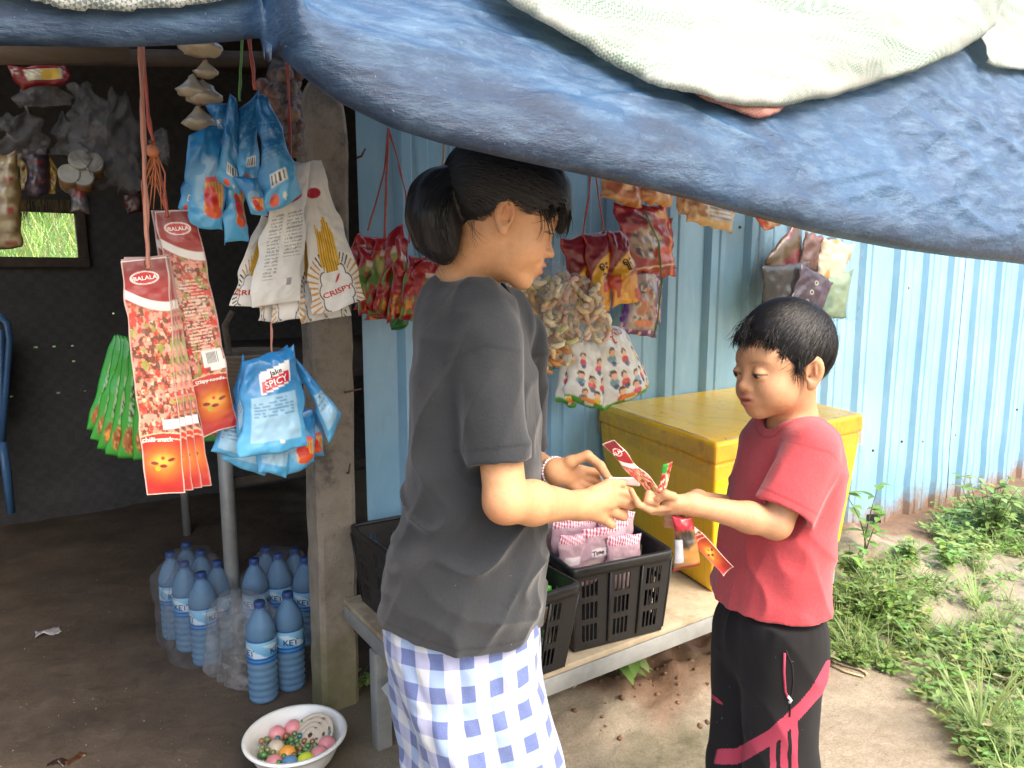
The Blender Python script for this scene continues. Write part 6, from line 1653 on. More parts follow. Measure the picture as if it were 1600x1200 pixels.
# ================================================================== water bottles
t = NT('blue_water_bottle'); v = t.mapped(); n = t.noise(30, 2, .5, v)
p = t.pbsdf((.55, .72, .95), .06, t.bump(n, .15, .004), finish=False, Transmission_Weight=.92, IOR=1.2, Specular_IOR_Level=.8)
d_ = t.n('ShaderNodeBsdfDiffuse', Color=(.26, .56, .92, 1)); ms = t.n('ShaderNodeMixShader', Fac=.28); t.link(p.outputs[0], ms.inputs[1]); t.link(d_.outputs[0], ms.inputs[2]); t.link(ms.outputs[0], t.out.inputs[0]); M_WATER = t.m
M_CAP = simple_mat('dark_blue_cap', (.025, .06, .20), .35, .15)
BH_, BR0 = .305, .044
def bottle_proto():
    prof = [(.001, .006), (.030, 0), (.040, .004), (.043, .014)]
    for z in np.linspace(.02, .125, 43): prof.append((BR0 * .0 + .0436 - .0020 * (.5 + .5 * math.cos(z * 2 * math.pi / .021)), z))
    prof += [(.0425, .13), (.0425, .20), (.044, .205), (.0435, .215), (.040, .230), (.033, .250), (.024, .268), (.0155, .280), (.0140, .284), (.0165, .287), (.0140, .290), (.0135, .297), (.001, .297)]
    m = MB(); m.lathe((0, 0, 0), prof, 28); ob = m.build('bottle_body', M_WATER)
    m = MB(); m.lathe((0, 0, 0), [(.0155, .2885), (.0160, .290), (.0160, .303), (.0150, .306), (.001, .3065)], 20); oc = m.build('cap', M_CAP)
    # label: printed band
    n = 64; zs = np.linspace(.130, .199, 24); V_ = []; C_ = []; F_ = []
    for i, z in enumerate(zs):
        for j in range(n):
            a = 2 * math.pi * j / n; V_.append((.0433 * math.cos(a), .0433 * math.sin(a), z)); k = (z - .13) / .069
            c = lin((46, 126, 190)) * (1 - k) + lin((150, 206, 232)) * k
            w = math.sin(a * 3 + z * 120); c = c * .4 + lin((228, 238, 242)) * .6 if w > .2 and .25 < k < .8 else c
            if k < .08 or k > .93 or abs(k - .2) < .05: c = lin((24, 80, 150))
            C_.append(c)
    for i in range(23):
        for j in range(n): k = (j + 1) % n; F_.append((i * n + j, i * n + k, (i + 1) * n + k, (i + 1) * n + j))
    tv, tf = text_tris('KET')
    for r0 in (0, 2.1, 4.2):
        k0 = len(V_)
        for (x, y) in tv: a = r0 + x * .026 / .0433; V_.append((.0438 * math.cos(a), .0438 * math.sin(a), .163 + y * .026)); C_.append(lin((20, 40, 90)))
        F_ += [tuple(i + k0 for i in f) for f in tf]
    ol = mesh_obj('label_band', V_, F_, M_FILM, None, True, np.array(C_), loc=Vector((0, 0, 0)))
    for o in (ob, oc, ol):
        for vv in o.data.vertices: vv.co = vv.co + o.location
        o.location = (0, 0, 0)
    return ob, oc, ol
bp = bottle_proto()
def place_bottle(px, py, label, group, first=[True], pos=None):
    g = pos or atz(px, py, 0.0); g = Vector((g.x, g.y, gz(g.x, g.y)))
    r = empty('water_bottle', g, random.uniform(0, 6)); tag(r, label, 'bottle', group)
    for o in bp:
        c = o if first[0] else o.copy()
        if not first[0]: COL.objects.link(c)
        c.parent = r
    first[0] = False; return r
G_B = 'blue water bottles on the shop floor'
for (px, py, l_) in [(413, 1090, 'foremost blue water bottle, standing loose beside the empty wrap'), (456, 1072, 'loose blue water bottle right behind the foremost one'),
                     (323, 1034, 'water bottle at the near corner of the left wrapped pack'), (297, 1013, 'water bottle second from the near corner along the left side of the left pack'), (275, 995, 'water bottle at the far left corner of the left pack'),
                     (347, 1012, 'water bottle at the near right of the left pack, beside the steel pole'), (322, 993, 'water bottle in the middle of the right side of the left pack'), (299, 976, 'water bottle at the far right of the left pack'),
                     (404, 1010, 'water bottle at the left of the rear pack'), (441, 1000, 'water bottle in the middle of the rear pack'), (421, 986, 'water bottle at the back of the rear pack'), (482, 1004, 'water bottle beside the concrete post in the rear pack'), (466, 984, 'water bottle at the back right of the rear pack')]:
    place_bottle(px, py, l_, G_B)
def wrap(base_px, h, label, seed, grow=.05, mat=None, squash=1.0, lean=0.0):
    pts = [atz(*p, 0.0) for p in base_px]; ce = sum(pts, Vector()) / len(pts)
    # hull by directions
    n = 72; zs = np.linspace(.0, h, 34); V_ = []; F_ = []
    for i, z in enumerate(zs):
        k = 1 - .40 * sstep(h * .74, h, z) 
        for j in range(n):
            a = 2 * math.pi * j / n; d = Vector((math.cos(a), math.sin(a), 0)); r = max((p - ce).dot(d) for p in pts) * squash + grow
            r *= k; r += .009 * float(fbm(math.cos(a) * 2, math.sin(a) * 2, z * 9, seed, 2)) + .0015 * float(vnoise(a * 9, z * 30, 0, seed + 1)) - .006 * (1 - abs(float(vnoise(a * 5, z * 22, 0, seed + 3)))) ** 4; q = ce + d * r
            V_.append((q.x + lean * z, q.y, gz(ce.x, ce.y) + z + .003))
    for i in range(len(zs) - 1):
        for j in range(n): k = (j + 1) % n; F_.append((i * n + j, i * n + k, (i + 1) * n + k, (i + 1) * n + j))
    F_.append(tuple((len(zs) - 1) * n + j for j in range(n)))
    o = mesh_obj('shrink_wrap', V_, F_, mat or M_CLEAR); tag(o, label, 'plastic wrap')
M_WRAP = clear_mat('shrink_film', (.35, .37, .42), .05, .10)
wrap([(323, 1034), (275, 995), (347, 1012), (299, 976)], .30, 'clear shrink film round the left pack of water bottles', 21, .048, M_WRAP)
wrap([(404, 1010), (421, 986), (482, 1004), (466, 984)], .30, 'clear shrink film round the rear pack of water bottles', 25, .048, M_WRAP)
wrap([(366, 1056), (398, 1062), (382, 1040), (352, 1040)], .25, 'empty torn shrink film standing open beside the foremost bottles', 29, .055, clear_mat('loose_shrink_film', (.6, .63, .66), .13, .12), 1.0, .06)

# ================================================================== bowl of toys
M_WHITEPL = simple_mat('white_bowl_plastic', (.76, .75, .72), .35, .06, 10, 60, .05, .002, Subsurface_Weight=.1)
bc_ = atz(462, 1160, .07); gb_ = Vector((bc_.x, bc_.y, gz(bc_.x, bc_.y)))
bowl = empty('bowl', gb_); tag(bowl, 'white plastic bowl of marbles and small balls on the earth floor', 'bowl')
BRR = .135
prof = [(.001, .0), (.070, .0), (.082, .004), (.104, .030), (.124, .070), (.132, .094), (.140, .097), (.1425, .094), (.144, .098), (.140, .103), (.131, .101), (.120, .070), (.100, .033), (.080, .009), (.001, .006)]
prof = [(r_ * .9, z_ * .9) for r_, z_ in prof]; m = MB(); m.lathe(gb_, prof, 64); m.build('bowl_shell', M_WHITEPL, bowl)
toyc = {'pink': (.72, .28, .30), 'orange': (.85, .38, .06), 'yellow': (.62, .72, .06), 'blue': (.12, .28, .50), 'beige': (.55, .48, .36)}
balls = [('pink', 456, 1128, 'pink ball at the back of the white bowl'), ('pink', 427, 1146, 'pink ball at the left of the white bowl'), ('pink', 516, 1166, 'pink ball at the right of the white bowl'), ('pink', 500, 1182, 'pink ball low at the right, half behind the other pink one'), ('pink', 428, 1196, 'pink ball at the front left edge of the picture in the bowl'),
         ('orange', 449, 1178, 'orange ball in the middle of the white bowl'), ('blue', 453, 1197, 'blue ball at the front of the white bowl'), ('yellow', 478, 1192, 'yellow green ball at the front of the white bowl'), ('beige', 431, 1170, 'beige ball left of the orange ball in the bowl')]
placed = []
for (c_, px, py, l_) in balls:
    p = atz(px, py, gb_.z + .052); o_ = Vector((p.x - gb_.x, p.y - gb_.y, 0)); k_ = min(1, .078 / o_.length); p = Vector((gb_.x + o_.x * k_, gb_.y + o_.y * k_, gb_.z + .046 + .12 * o_.length * k_)); m = MB(); m.ball(p, .0225, 14); tag(m.build('toy_ball', simple_mat(c_ + '_ball_plastic', toyc[c_], .35, .08, 30, 80, .05)), l_, 'ball', 'small balls in the bowl'); placed.append((p, .0195))
# strainer lid
t = NT('beige_plastic'); t.pbsdf((.55, .47, .36), .5); M_BEIGE = t.m
ax_n = (Vector((0, 0, 1)) - WU * .45 + Vector((0, -.35, 0))).normalized(); cl = atz(486, 1150, gb_.z + .060)
e1 = ax_n.orthogonal().normalized(); e2 = ax_n.cross(e1); V_ = []; F_ = []
rings = [.0] + list(np.linspace(.006, .062, 13)); n = 48
for r_ in rings[1:]:
    for j in range(n): a = 2 * math.pi * j / n; V_.append((cl + (e1 * math.cos(a) + e2 * math.sin(a)) * r_ + ax_n * (.004 * math.cos(r_ / .062 * math.pi) + .002 * math.cos(r_ * 900)))[:])
for i in range(len(rings) - 2):
    for j in range(n):
        if i in (3, 6, 9) and (j // 2) % {3: 6, 6: 4, 9: 3}[i] == 0: continue
        k = (j + 1) % n; F_.append((i * n + j, i * n + k, (i + 1) * n + k, (i + 1) * n + j))
o = mesh_obj('strainer_lid', V_, F_, M_BEIGE); md = o.modifiers.new('thickness', 'SOLIDIFY'); md.thickness = .003; tag(o, 'round beige plastic lid with dark holes leaning inside the white bowl', 'lid')
mats_m = []
for nm, c_ in (('green', (.14, .40, .12)), ('amber', (.45, .24, .10)), ('teal', (.06, .30, .30)), ('olive', (.30, .36, .14))):
    t = NT(nm + '_glass_marble'); t.pbsdf(c_, .06, None, Transmission_Weight=.45, IOR=1.4, Coat_Weight=.6); mats_m.append(t.m)
protos = {}; rd = random.Random(77); cnt = 0; pts = []
for tr_ in range(4000):
    if cnt >= 110: break
    a = rd.uniform(0, 6.283); r_ = .088 * math.sqrt(rd.random()); p = gb_ + Vector((r_ * math.cos(a), r_ * math.sin(a), 0)); p.z = gb_.z + .026 + .22 * r_ + rd.choice([0, .013, .024])
    if (p - cl).length < .05 and (p - cl).dot(ax_n) < .006: continue
    if any((p - q).length < .0145 for q in pts) or any((p - q).length < rr_ + .007 for q, rr_ in placed): continue
    pts.append(p); k = rd.choice([0, 0, 0, 1, 1, 2, 3, 3])
    if k not in protos:
        m = MB(); m.ball((0, 0, 0), .0075, 10); o = m.build('marble', mats_m[k], loc=Vector((0, 0, 0))); protos[k] = o
    else: o = protos[k].copy(); COL.objects.link(o)
    o.location = p; nm = ['clear green glass marble', 'amber brown glass marble', 'blue green glass marble', 'olive glass marble'][k]
    tag(o, nm + ' among the other marbles in the white bowl', 'marble', nm + 's in the bowl'); cnt += 1

# ================================================================== shop interior: table, basket, chair, hanging goods
lg1 = atz(369, 1008, 0); lg2 = atz(293, 836, 0)
table = empty('table', Vector((lg1.x + .4, lg1.y + .4, 0))); tag(table, 'dark shop table on grey steel pole legs behind the hanging packets', 'table')
TZ = .93
for (p, r_) in ((lg1, .024), (lg2, .020), (lg1 + WU * 1.3, .022), (lg2 + WU * 1.3, .022)):
    m = MB(); m.tube([p + Vector((0, 0, gz(p.x, p.y) - .01)), p + Vector((0, 0, TZ - .03))], r_, 12); m.build('leg', M_STEEL, table)
bm = bmesh.new(); cs = [lg1 - WU * .06 + WN * .06, lg1 + WU * 1.36 + WN * .06, lg2 + WU * 1.36 - WN * .06, lg2 - WU * .06 - WN * .06]
lo = [bm.verts.new(c_ + Vector((0, 0, TZ - .028))) for c_ in cs]; hi = [bm.verts.new(c_ + Vector((0, 0, TZ))) for c_ in cs]
bm.faces.new(lo[::-1]); bm.faces.new(hi)
for i in range(4): bm.faces.new((lo[i], lo[(i + 1) % 4], hi[(i + 1) % 4], hi[i]))
m = MB(); m.bm(bm); m.build('table_top', M_DARKWOOD, table, smooth=False)
m = MB(); m.box(lg1 + WN * .0 - WU * .0 + Vector((0, 0, .555)), WU * 1.3, -WN * .02, Vector((0, 0, .03))); m.build('rail', M_DARKWOOD, table, smooth=False)
# basket
t = NT('dry_cane'); v = t.mapped((1, 1, 2)); wv = t.n('ShaderNodeTexWave', Scale=60.0, bands_direction='Z', Distortion=2.0); t.link(v, wv.inputs['Vector']); t.pbsdf(t.mix(wv.outputs['Fac'], (.06, .045, .032), (.22, .18, .13)), .9, t.bump(wv.outputs['Fac'], .6, .006)); M_CANE = t.m
bk = att(388, 600, .40); 
m = MB(); m.lathe(Vector((bk.x, bk.y, TZ + .001)), [(.001, 0), (.06, 0), (.075, .03), (.088, .10), (.092, bk.z - TZ + .06), (.096, bk.z - TZ + .065), (.090, bk.z - TZ + .068), (.084, bk.z - TZ + .058), (.070, .03), (.001, .012)], 32)
tag(m.build('basket', M_CANE), 'old round cane basket behind the lower blue bunch', 'basket')
m = MB(); m.tube([Vector((bk.x - .03, bk.y, bk.z + .0)), Vector((bk.x - .05, bk.y + .02, bk.z + .12)), att(362, 488, .38)], [.007, .007, .006], 8); tag(m.build('stick', M_CANE), 'grey stick standing up out of the cane basket', 'stick')
# plastic chair at the left edge
M_BLUECH = simple_mat('blue_chair_plastic', (.05, .13, .28), .4, .15)
Yc = 3.3; ch = empty('chair', at(-60, 800, Yc)); ch.location.z = gz(ch.location.x, ch.location.y); tag(ch, 'blue plastic armchair in the dark shop, only its right side in the picture', 'chair')
def cm(px, py, dy=0.0): return at(px, py, Yc + dy)
for dx, dy in ((0, 0), (-150, .1)):
    m = MB(); m.tube([cm(18 + dx, 802, dy), cm(10 + dx, 735, dy), cm(4 + dx, 690, dy)], [.022, .026, .024], 8, flat=.6); m.build('leg', M_BLUECH, ch)
    m = MB(); m.tube([cm(4 + dx, 690, dy), cm(10 + dx, 600, dy), cm(15 + dx, 530, dy), cm(11 + dx, 505, dy), cm(0 + dx, 494, dy), cm(-24 + dx, 490, dy)], [.02, .018, .018, .02, .022, .022], 8, flat=.6); m.build('armrest', M_BLUECH, ch)
m = MB(); a, b = cm(6, 690), cm(-146, 690, .1); m.box(a, (b - a), Vector((-.05, -.42, 0)), Vector((0, 0, .02)), .006); m.build('seat', M_BLUECH, ch)
for q in (a + Vector((-.05, -.40, 0)), b + Vector((-.05, -.40, 0))):
    m = MB(); m.tube([q, Vector((q.x, q.y - .03, gz(q.x, q.y)))], [.024, .02], 8, flat=.6); m.build('leg', M_BLUECH, ch)
m = MB(); m.box(cm(2, 660), cm(-142, 660, .1) - cm(2, 660), Vector((.0, .03, .0)), Vector((0, .06, .42)), .006); m.build('backrest', M_BLUECH, ch)
# timber, pole and hanging stock
t = NT('brown_grey_thatch_roll'); v = t.mapped((1, 1, 1)); n = t.noise(25, 6, .7, t.mapped((.3, .3, 3))); t.pbsdf(t.mix(n, (.05, .038, .028), (.17, .13, .10)), .9, t.bump(n, .6, .01)); M_ROLL = t.m
m = MB(); m.tube([att(-80, 68, .30), att(60, 68, .30), att(196, 66, .30)], [.036, .035, .033], 16); tag(m.build('matting_roll', M_ROLL), 'brown rolled matting tied up under the left end of the awning', 'roll')
m = MB(); m.tube([att(-80, 84, -.1), att(190, 90, -.1), att(480, 94, -.1), att(700, 94, -.1)], .020, 10); tag(m.build('roof_pole', M_DARKWOOD), 'dark horizontal pole under the shop roof from which goods hang', 'pole')
def dkp(name, quad, t_, pf, label, **kw): return packet(name, [(x, y, t_) for (x, y) in quad], pf, label, **{'thick': .03, 'nu': 22, 'nv': 30, 'crump': .006, **kw})
def redpack(u, v):
    c = fill(u, L(120, 22, 30)); put(c, rect_m(u, v, .20, .86, .22, .74), L(190, 184, 150)); put(c, rect_m(u, v, .52, .84, .26, .70), L(206, 170, 60)); put(c, rect_m(u, v, .22, .55, .22, .5) * (np.sin(u * 80 + v * 30) > .3), L(226, 224, 210)); put(c, rect_m(u, v, .03, .12, .1, .5), L(190, 180, 176)); return c
dkp('red_packet', ((12, 104), (104, 100), (106, 132), (30, 138)), -.2, redpack, 'red packet with a cream and yellow panel up under the roof at the left', texts=[('E', .075, .28, .03, L(120, 22, 30))])
def strip_p(a, b, n_):
    def f(u, v):
        c = fill(u, a); k = np.floor(v * n_); fr_ = v * n_ - k; put(c, ell_m(u, fr_, .45, .5, .36, .3, .3), b); put(c, ell_m(u, fr_, .55, .62, .22, .14, .3) * (k % 2), L(120, 40, 30)); put(c, sstep(.05, .0, np.minimum(fr_, 1 - fr_)), L(60, 54, 44)); return c
    return f
dkp('sachet_strip', ((-10, 240), (28, 236), (38, 388), (-6, 390)), -.5, strip_p(L(104, 84, 50), L(140, 130, 100), 6), 'long brown strip of sachets hanging at the left edge of the picture', thick=.02)
dkp('sachet_strip', ((34, 232), (78, 228), (76, 306), (44, 306)), -.9, strip_p(L(52, 40, 52), L(70, 58, 70), 5), 'dark purple strip of sachets hanging above the window')
dkp('sachet_strip', ((28, 240), (42, 238), (46, 300), (30, 302)), -.92, strip_p(L(150, 130, 70), L(110, 96, 50), 4), 'yellow strip of sachets left of the purple one above the window', thick=.015)
dkp('sachet_strip', ((74, 240), (90, 262), (88, 304), (76, 306)), -.92, strip_p(L(160, 134, 60), L(130, 106, 40), 3), 'yellow strip of sachets right of the purple one above the window', thick=.015)
dkp('grey_packet', ((104, 282), (138, 280), (140, 334), (110, 332)), -.9, lambda u, v: put(put(fill(u, L(90, 92, 96)), ell_m(u, v, .5, .4, .3, .2, .2), L(130, 60, 66)), sstep(.8, .85, v), L(120, 110, 110)), 'grey packet with a dull red print hanging under the jars')
dkp('dull_red_packet', ((192, 304), (222, 300), (224, 332), (196, 334)), -.9, lambda u, v: put(fill(u, L(70, 34, 36)), ell_m(u, v, .5, .5, .3, .3, .3), L(110, 90, 86)), 'dull red packet low in the dark behind the long red packets')
M_LID = simple_mat('pale_jar_lid', (.34, .34, .30), .5); M_HONEY = simple_mat('amber_jar', (.34, .17, .045), .3, .3, 20)
for (px, py, l_) in ((124, 250, 'amber jar with a pale lid, upper left of the hanging four'), (145, 254, 'amber jar with a pale lid, upper right of the hanging four'), (108, 272, 'amber jar with a pale lid, lower left of the hanging four'), (130, 276, 'amber jar with a pale lid, lower right of the hanging four')):
    c_ = att(px, py, -.85); dv = (Vector((0, 0, CAMH)) - c_); dv.z += 1.1; dv.normalize(); M3 = dv.to_track_quat('Z', 'Y').to_matrix(); r_ = .031
    root = empty('jar', c_); tag(root, l_, 'jar', 'jars hanging above the window'); m = MB(); m.lathe(c_, [(.001, -.10), (r_ * .9, -.10), (r_, -.085), (r_, -.012), (r_ * .9, -.002)], 20, M3); m.build('jar_body', M_HONEY, root)
    m = MB(); m.lathe(c_, [(r_ * 1.04, -.010), (r_ * 1.04, .004), (r_ * .97, .008), (r_ * .8, .006), (.001, .006)], 20, M3); m.build('lid', M_LID, root)
for k, (q, t_, l_) in enumerate([(((0, 180), (60, 170), (70, 240), (0, 246)), -.8, 'dusty clear bag cluster at the left above the sachet strips'), (((80, 190), (130, 180), (138, 246), (84, 250)), -.85, 'dusty clear bag above the four jars'), (((105, 120), (150, 130), (196, 250), (128, 262)), -.7, 'long dusty clear bag hanging in folds under the roof pole'),
        (((150, 150), (215, 140), (222, 290), (160, 300)), -.9, 'wide dusty clear bag behind the red raffia strings'), (((236, 210), (262, 200), (268, 262), (240, 262)), -.6, 'small shiny clear bag right of the frayed knot'), (((20, 120), (100, 140), (110, 160), (30, 170)), -.5, 'flattened clear bag under the red packet at the left'),
        (((170, 240), (226, 250), (222, 306), (180, 300)), -.8, 'creased clear bag over the dull red packet')]):
    dkp('dusty_bag', q, t_, lambda u, v: fill(u, WHITE), l_, thick=.09, crump=.02, seed=660 + k, mat=M_SMOKY, cat='plastic bag', pinch=.4)
puff_bag('bulb_bag', [(404, 100), (458, 88), (476, 240), (416, 250)], .30, 'big clear bag of brown pink bulbs hanging beside the pointed post', None, [L(120, 84, 64), L(96, 66, 54), L(140, 104, 84)], 8, 90, .13, M_SMOKY, 'bag', .022)
M_FRINGE = simple_mat('straw_fringe', (.16, .12, .06), .9, .4)
m = MB(); rd = random.Random(6)
for k in range(90):
    a = att(28 + rd.uniform(0, 84), 312, TB + .05); ln = rd.uniform(.02, .11) * (1.6 if rd.random() < .15 else 1); m.tube([a, a + Vector((rd.uniform(-.02, .02), 0, -ln))], [.004, .001], 4, flat=.4)
tag(m.build('straw_fringe', M_FRINGE), 'ragged straw fringe hanging over the top of the bright window', 'thatch')

# ================================================================== vegetation
def leaf_mat():
    t = NT('leaf'); c = t.attr('Col', 'Color'); n = t.noise(40, 3, .6, t.mapped()); c2 = t.mix(t.math('MULTIPLY', n, .5), c, t.mix(.5, c, (.16, .2, .04)))
    p = t.pbsdf(c2, .5, None, finish=False, Specular_IOR_Level=.4); tr = t.n('ShaderNodeBsdfTranslucent'); t.link(c2, tr.inputs['Color']); ms = t.n('ShaderNodeMixShader', Fac=.30); t.link(p.outputs[0], ms.inputs[1]); t.link(tr.outputs[0], ms.inputs[2]); t.link(ms.outputs[0], t.out.inputs[0]); return t.m
M_LEAF = leaf_mat(); M_STEM = simple_mat('green_stem', (.10, .13, .04), .7)
class Leaves:
    def __init__(s): s.v = []; s.f = []; s.c = []; s.n = 0
    def leaf(s, p, d, up, ln, w, col, droop=.3):
        d = d.normalized(); sd = d.cross(up)
        if sd.length < 1e-4: sd = d.orthogonal()
        sd.normalize(); nn = sd.cross(d); P = []
        for k, wk, dz in ((0, .12, 0), (.22, .8, .02), (.5, 1.0, 0), (.78, .62, -.1), (1, .02, -.28)):
            c = p + d * (ln * k) + nn * (ln * dz * droop); P += [c - sd * (w * wk * .5) + nn * w * .12 * wk, c, c + sd * (w * wk * .5) + nn * w * .12 * wk]
        b = s.n; s.v += [q[:] for q in P]; s.n += 15
        for i in range(4):
            a = b + i * 3; s.f += [(a, a + 1, a + 4, a + 3), (a + 1, a + 2, a + 5, a + 4)]
        s.c += [col] * 15
    def blade(s, p, d, ln, w, col, bend):
        sd = d.cross(Vector((0, 0, 1)));
        if sd.length < 1e-3: sd = Vector((1, 0, 0))
        sd.normalize(); b = s.n; q = p.copy(); dd = d.normalized(); n = 5
        for i in range(n + 1):
            k = i / n; ww = w * (1 - k ** 1.6) + .0003; s.v += [(q - sd * ww * .5)[:], (q + sd * ww * .5)[:]]; s.c += [col, col]; q = q + dd * (ln / n); dd = (dd + Vector((0, 0, -bend / n))).normalized()
        for i in range(n): a = b + i * 2; s.f.append((a, a + 1, a + 3, a + 2))
        s.n += 2 * (n + 1)
    def build(s, name, parent=None): return mesh_obj(name, s.v, s.f, M_LEAF, parent, True, np.array(s.c))
GREENS = [(.20, .33, .09), (.25, .39, .12), (.16, .28, .075), (.29, .42, .15), (.34, .43, .18), (.23, .36, .11)]
def weed(L_, g, rd, h, n, ls, spread):
    for k in range(n):
        a = rd.uniform(0, 6.283); d = Vector((math.cos(a) * spread, math.sin(a) * spread, rd.uniform(.3, 1))).normalized(); p = g.copy(); col = tuple(x * rd.uniform(.8, 1.25) for x in rd.choice(GREENS)); st = rd.randint(2, 4)
        for j in range(st):
            p = p + d * (h / st) * rd.uniform(.7, 1.2); d = (d + Vector((rd.uniform(-.3, .3), rd.uniform(-.3, .3), -.12))).normalized()
            for q in range(rd.randint(1, 3)):
                b = rd.uniform(0, 6.283); ld = Vector((math.cos(b), math.sin(b), rd.uniform(-.1, .5))); L_.leaf(p, ld, Vector((0, 0, 1)), ls * rd.uniform(.6, 1.2), ls * rd.uniform(.4, .62), col)
def inpoly(x, y, P):
    r = False; n = len(P)
    for i in range(n):
        (x1, y1), (x2, y2) = P[i], P[(i + 1) % n]
        if (y1 > y) != (y2 > y) and x < (x2 - x1) * (y - y1) / (y2 - y1) + x1: r = not r
    return r
rd = random.Random(20); LV = Leaves()
def gpx(px, py):
    p = atz(px, py, 0); 
    for _ in range(3): p = atz(px, py, gz(p.x, p.y))
    return p
def scatter(poly, n, h, nn, ls, grassy, seed):
    rd = random.Random(seed); xs = [p[0] for p in poly]; ys = [p[1] for p in poly]; k = 0; tries = 0
    while k < n and tries < n * 30:
        tries += 1; x, y = rd.uniform(min(xs), max(xs)), rd.uniform(min(ys), max(ys))
        if not inpoly(x, y, poly) or float(vnoise(x / 38, y / 22, 0, 91)) < -.25: continue
        g = gpx(x, y); sc = rd.uniform(.6, 1.3)
        if rd.random() < grassy:
            for j in range(rd.randint(6, 14)):
                a = rd.uniform(0, 6.283); col = tuple(c * rd.uniform(.75, 1.1) for c in rd.choice(GREENS[3:]))
                LV.blade(g + Vector((rd.uniform(-.02, .02), rd.uniform(-.02, .02), 0)), Vector((math.cos(a) * .6, math.sin(a) * .6, 1)), rd.uniform(.06, .16) * sc, rd.uniform(.002, .005), col, rd.uniform(.6, 1.8))
        else: weed(LV, g, rd, h * sc, nn, ls * sc, .9)
        k += 1
scatter([(1285, 930), (1300, 905), (1345, 885), (1420, 880), (1480, 900), (1450, 980), (1470, 1010), (1400, 1030), (1290, 1000)], 260, .07, 4, .026, .35, 1)
scatter([(1290, 985), (1400, 1010), (1440, 1030), (1380, 1050), (1292, 1030)], 100, .05, 4, .023, .4, 2)
scatter([(1480, 985), (1560, 960), (1680, 990), (1680, 1250), (1560, 1240), (1500, 1150), (1440, 1080)], 290, .08, 4, .028, .4, 3)
scatter([(1400, 850), (1500, 800), (1600, 790), (1680, 800), (1680, 880), (1560, 870), (1480, 890)], 280, .10, 4, .032, .3, 4)
scatter([(1300, 900), (1700, 860), (1700, 1000), (1300, 1000)], 130, .05, 3, .022, .4, 5)
o = LV.build('weed_cover'); tag(o, 'green weeds and grass creeping over the mud beside the blue wall', 'weeds', kind='stuff')
def plant(name, px, py, h, n, ls, label, seed, spread=.7, cat='plant', blades=0):
    rd = random.Random(seed); g = gpx(px, py); root = empty(name, g); tag(root, label, cat); L_ = Leaves(); m = MB()
    for k in range(n):
        a = rd.uniform(0, 6.283); d = Vector((math.cos(a) * spread * rd.random(), math.sin(a) * spread * rd.random(), 1)).normalized(); p = g.copy(); pts = [p.copy()]; col = tuple(x * rd.uniform(.8, 1.2) for x in rd.choice(GREENS)); hh = h * rd.uniform(.6, 1.1); st = 6
        for j in range(st):
            p = p + d * hh / st; d = (d + Vector((rd.uniform(-.15, .15), rd.uniform(-.15, .15), -.03))).normalized(); pts.append(p.copy())
            if j > 0 or st < 3:
                for q in range(2):
                    b = rd.uniform(0, 6.283); L_.leaf(p, Vector((math.cos(b), math.sin(b), rd.uniform(-.2, .5))), Vector((0, 0, 1)), ls * rd.uniform(.6, 1.15), ls * rd.uniform(.38, .55), col, .6)
        m.tube(pts, [.0035 - .0004 * i for i in range(len(pts))], 5)
    for k in range(blades):
        a = rd.uniform(0, 6.283); L_.blade(g.copy(), Vector((math.cos(a) * .5, math.sin(a) * .5, 1)), h * rd.uniform(.6, 1.2), .006, tuple(c * rd.uniform(.8, 1.2) for c in GREENS[3]), rd.uniform(.5, 1.6))
    if n: m.build('stems', M_STEM, root)
    L_.build('leaves', root)
plant('leafy_bush', 1545, 845, .30, 26, .060, 'leafy green bush against the right part of the blue wall', 31, .8, 'bush')
plant('leafy_bush', 1620, 835, .30, 22, .060, 'leafy green bush cut by the right edge of the picture', 32, .8, 'bush')
plant('wall_sapling', 1352, 872, .36, 3, .075, 'thin sapling with long leaves against the blue wall above the yellow box', 33, .25)
plant('broadleaf_weed', 1478, 890, .13, 8, .055, 'broad-leaved weed below the dark gap in the wall', 34, .9)
plant('broadleaf_weed', 1420, 880, .10, 8, .050, 'yellow green broad-leaved weed left of the gap in the wall', 35, .9)
plant('grass_tuft', 1525, 955, .20, 0, .05, 'tall grass tuft on the bare soil at the right', 36, .6, 'grass tuft', 26)
plant('grass_tuft', 1395, 940, .16, 0, .05, 'grass tuft in the weeds right of the boy', 37, .6, 'grass tuft', 24)
plant('grass_tuft', 1530, 1160, .26, 0, .05, 'long bending grass tuft at the lower right corner', 38, .6, 'grass tuft', 40)
plant('broadleaf_weed', 968, 1055, .13, 6, .085, 'dark broad-leaved weed growing under the bench', 39, .8)
plant('broadleaf_weed', 1330, 905, .14, 7, .045, 'weed on the earth heap just right of the yellow box', 40, .7)
plant('grass_tuft', 560, 1078, .08, 2, .03, 'tiny green tuft at the foot of the concrete post', 41, .9, 'grass tuft', 8)
# tall grass outside the back window
LV = Leaves(); rd = random.Random(50)
for k in range(7000):
    t_ = TB - .5 - rd.random() ** 1.1 * 8.0; q_ = att(rd.uniform(-60, 160), 420, t_); g = Vector((q_.x, q_.y, gz(q_.x, q_.y))); a = rd.uniform(0, 6.283); c_ = tuple(x * rd.uniform(.9, 1.8) for x in rd.choice(GREENS[3:5]))
    LV.blade(g, Vector((math.cos(a) * .5, math.sin(a) * .5, 1)), rd.uniform(.3, 1.0), rd.uniform(.008, .02), c_, rd.uniform(.3, 1.5))
o = LV.build('tall_grass'); tag(o, 'bright tall grass outside the back window of the shop', 'grass', kind='stuff')
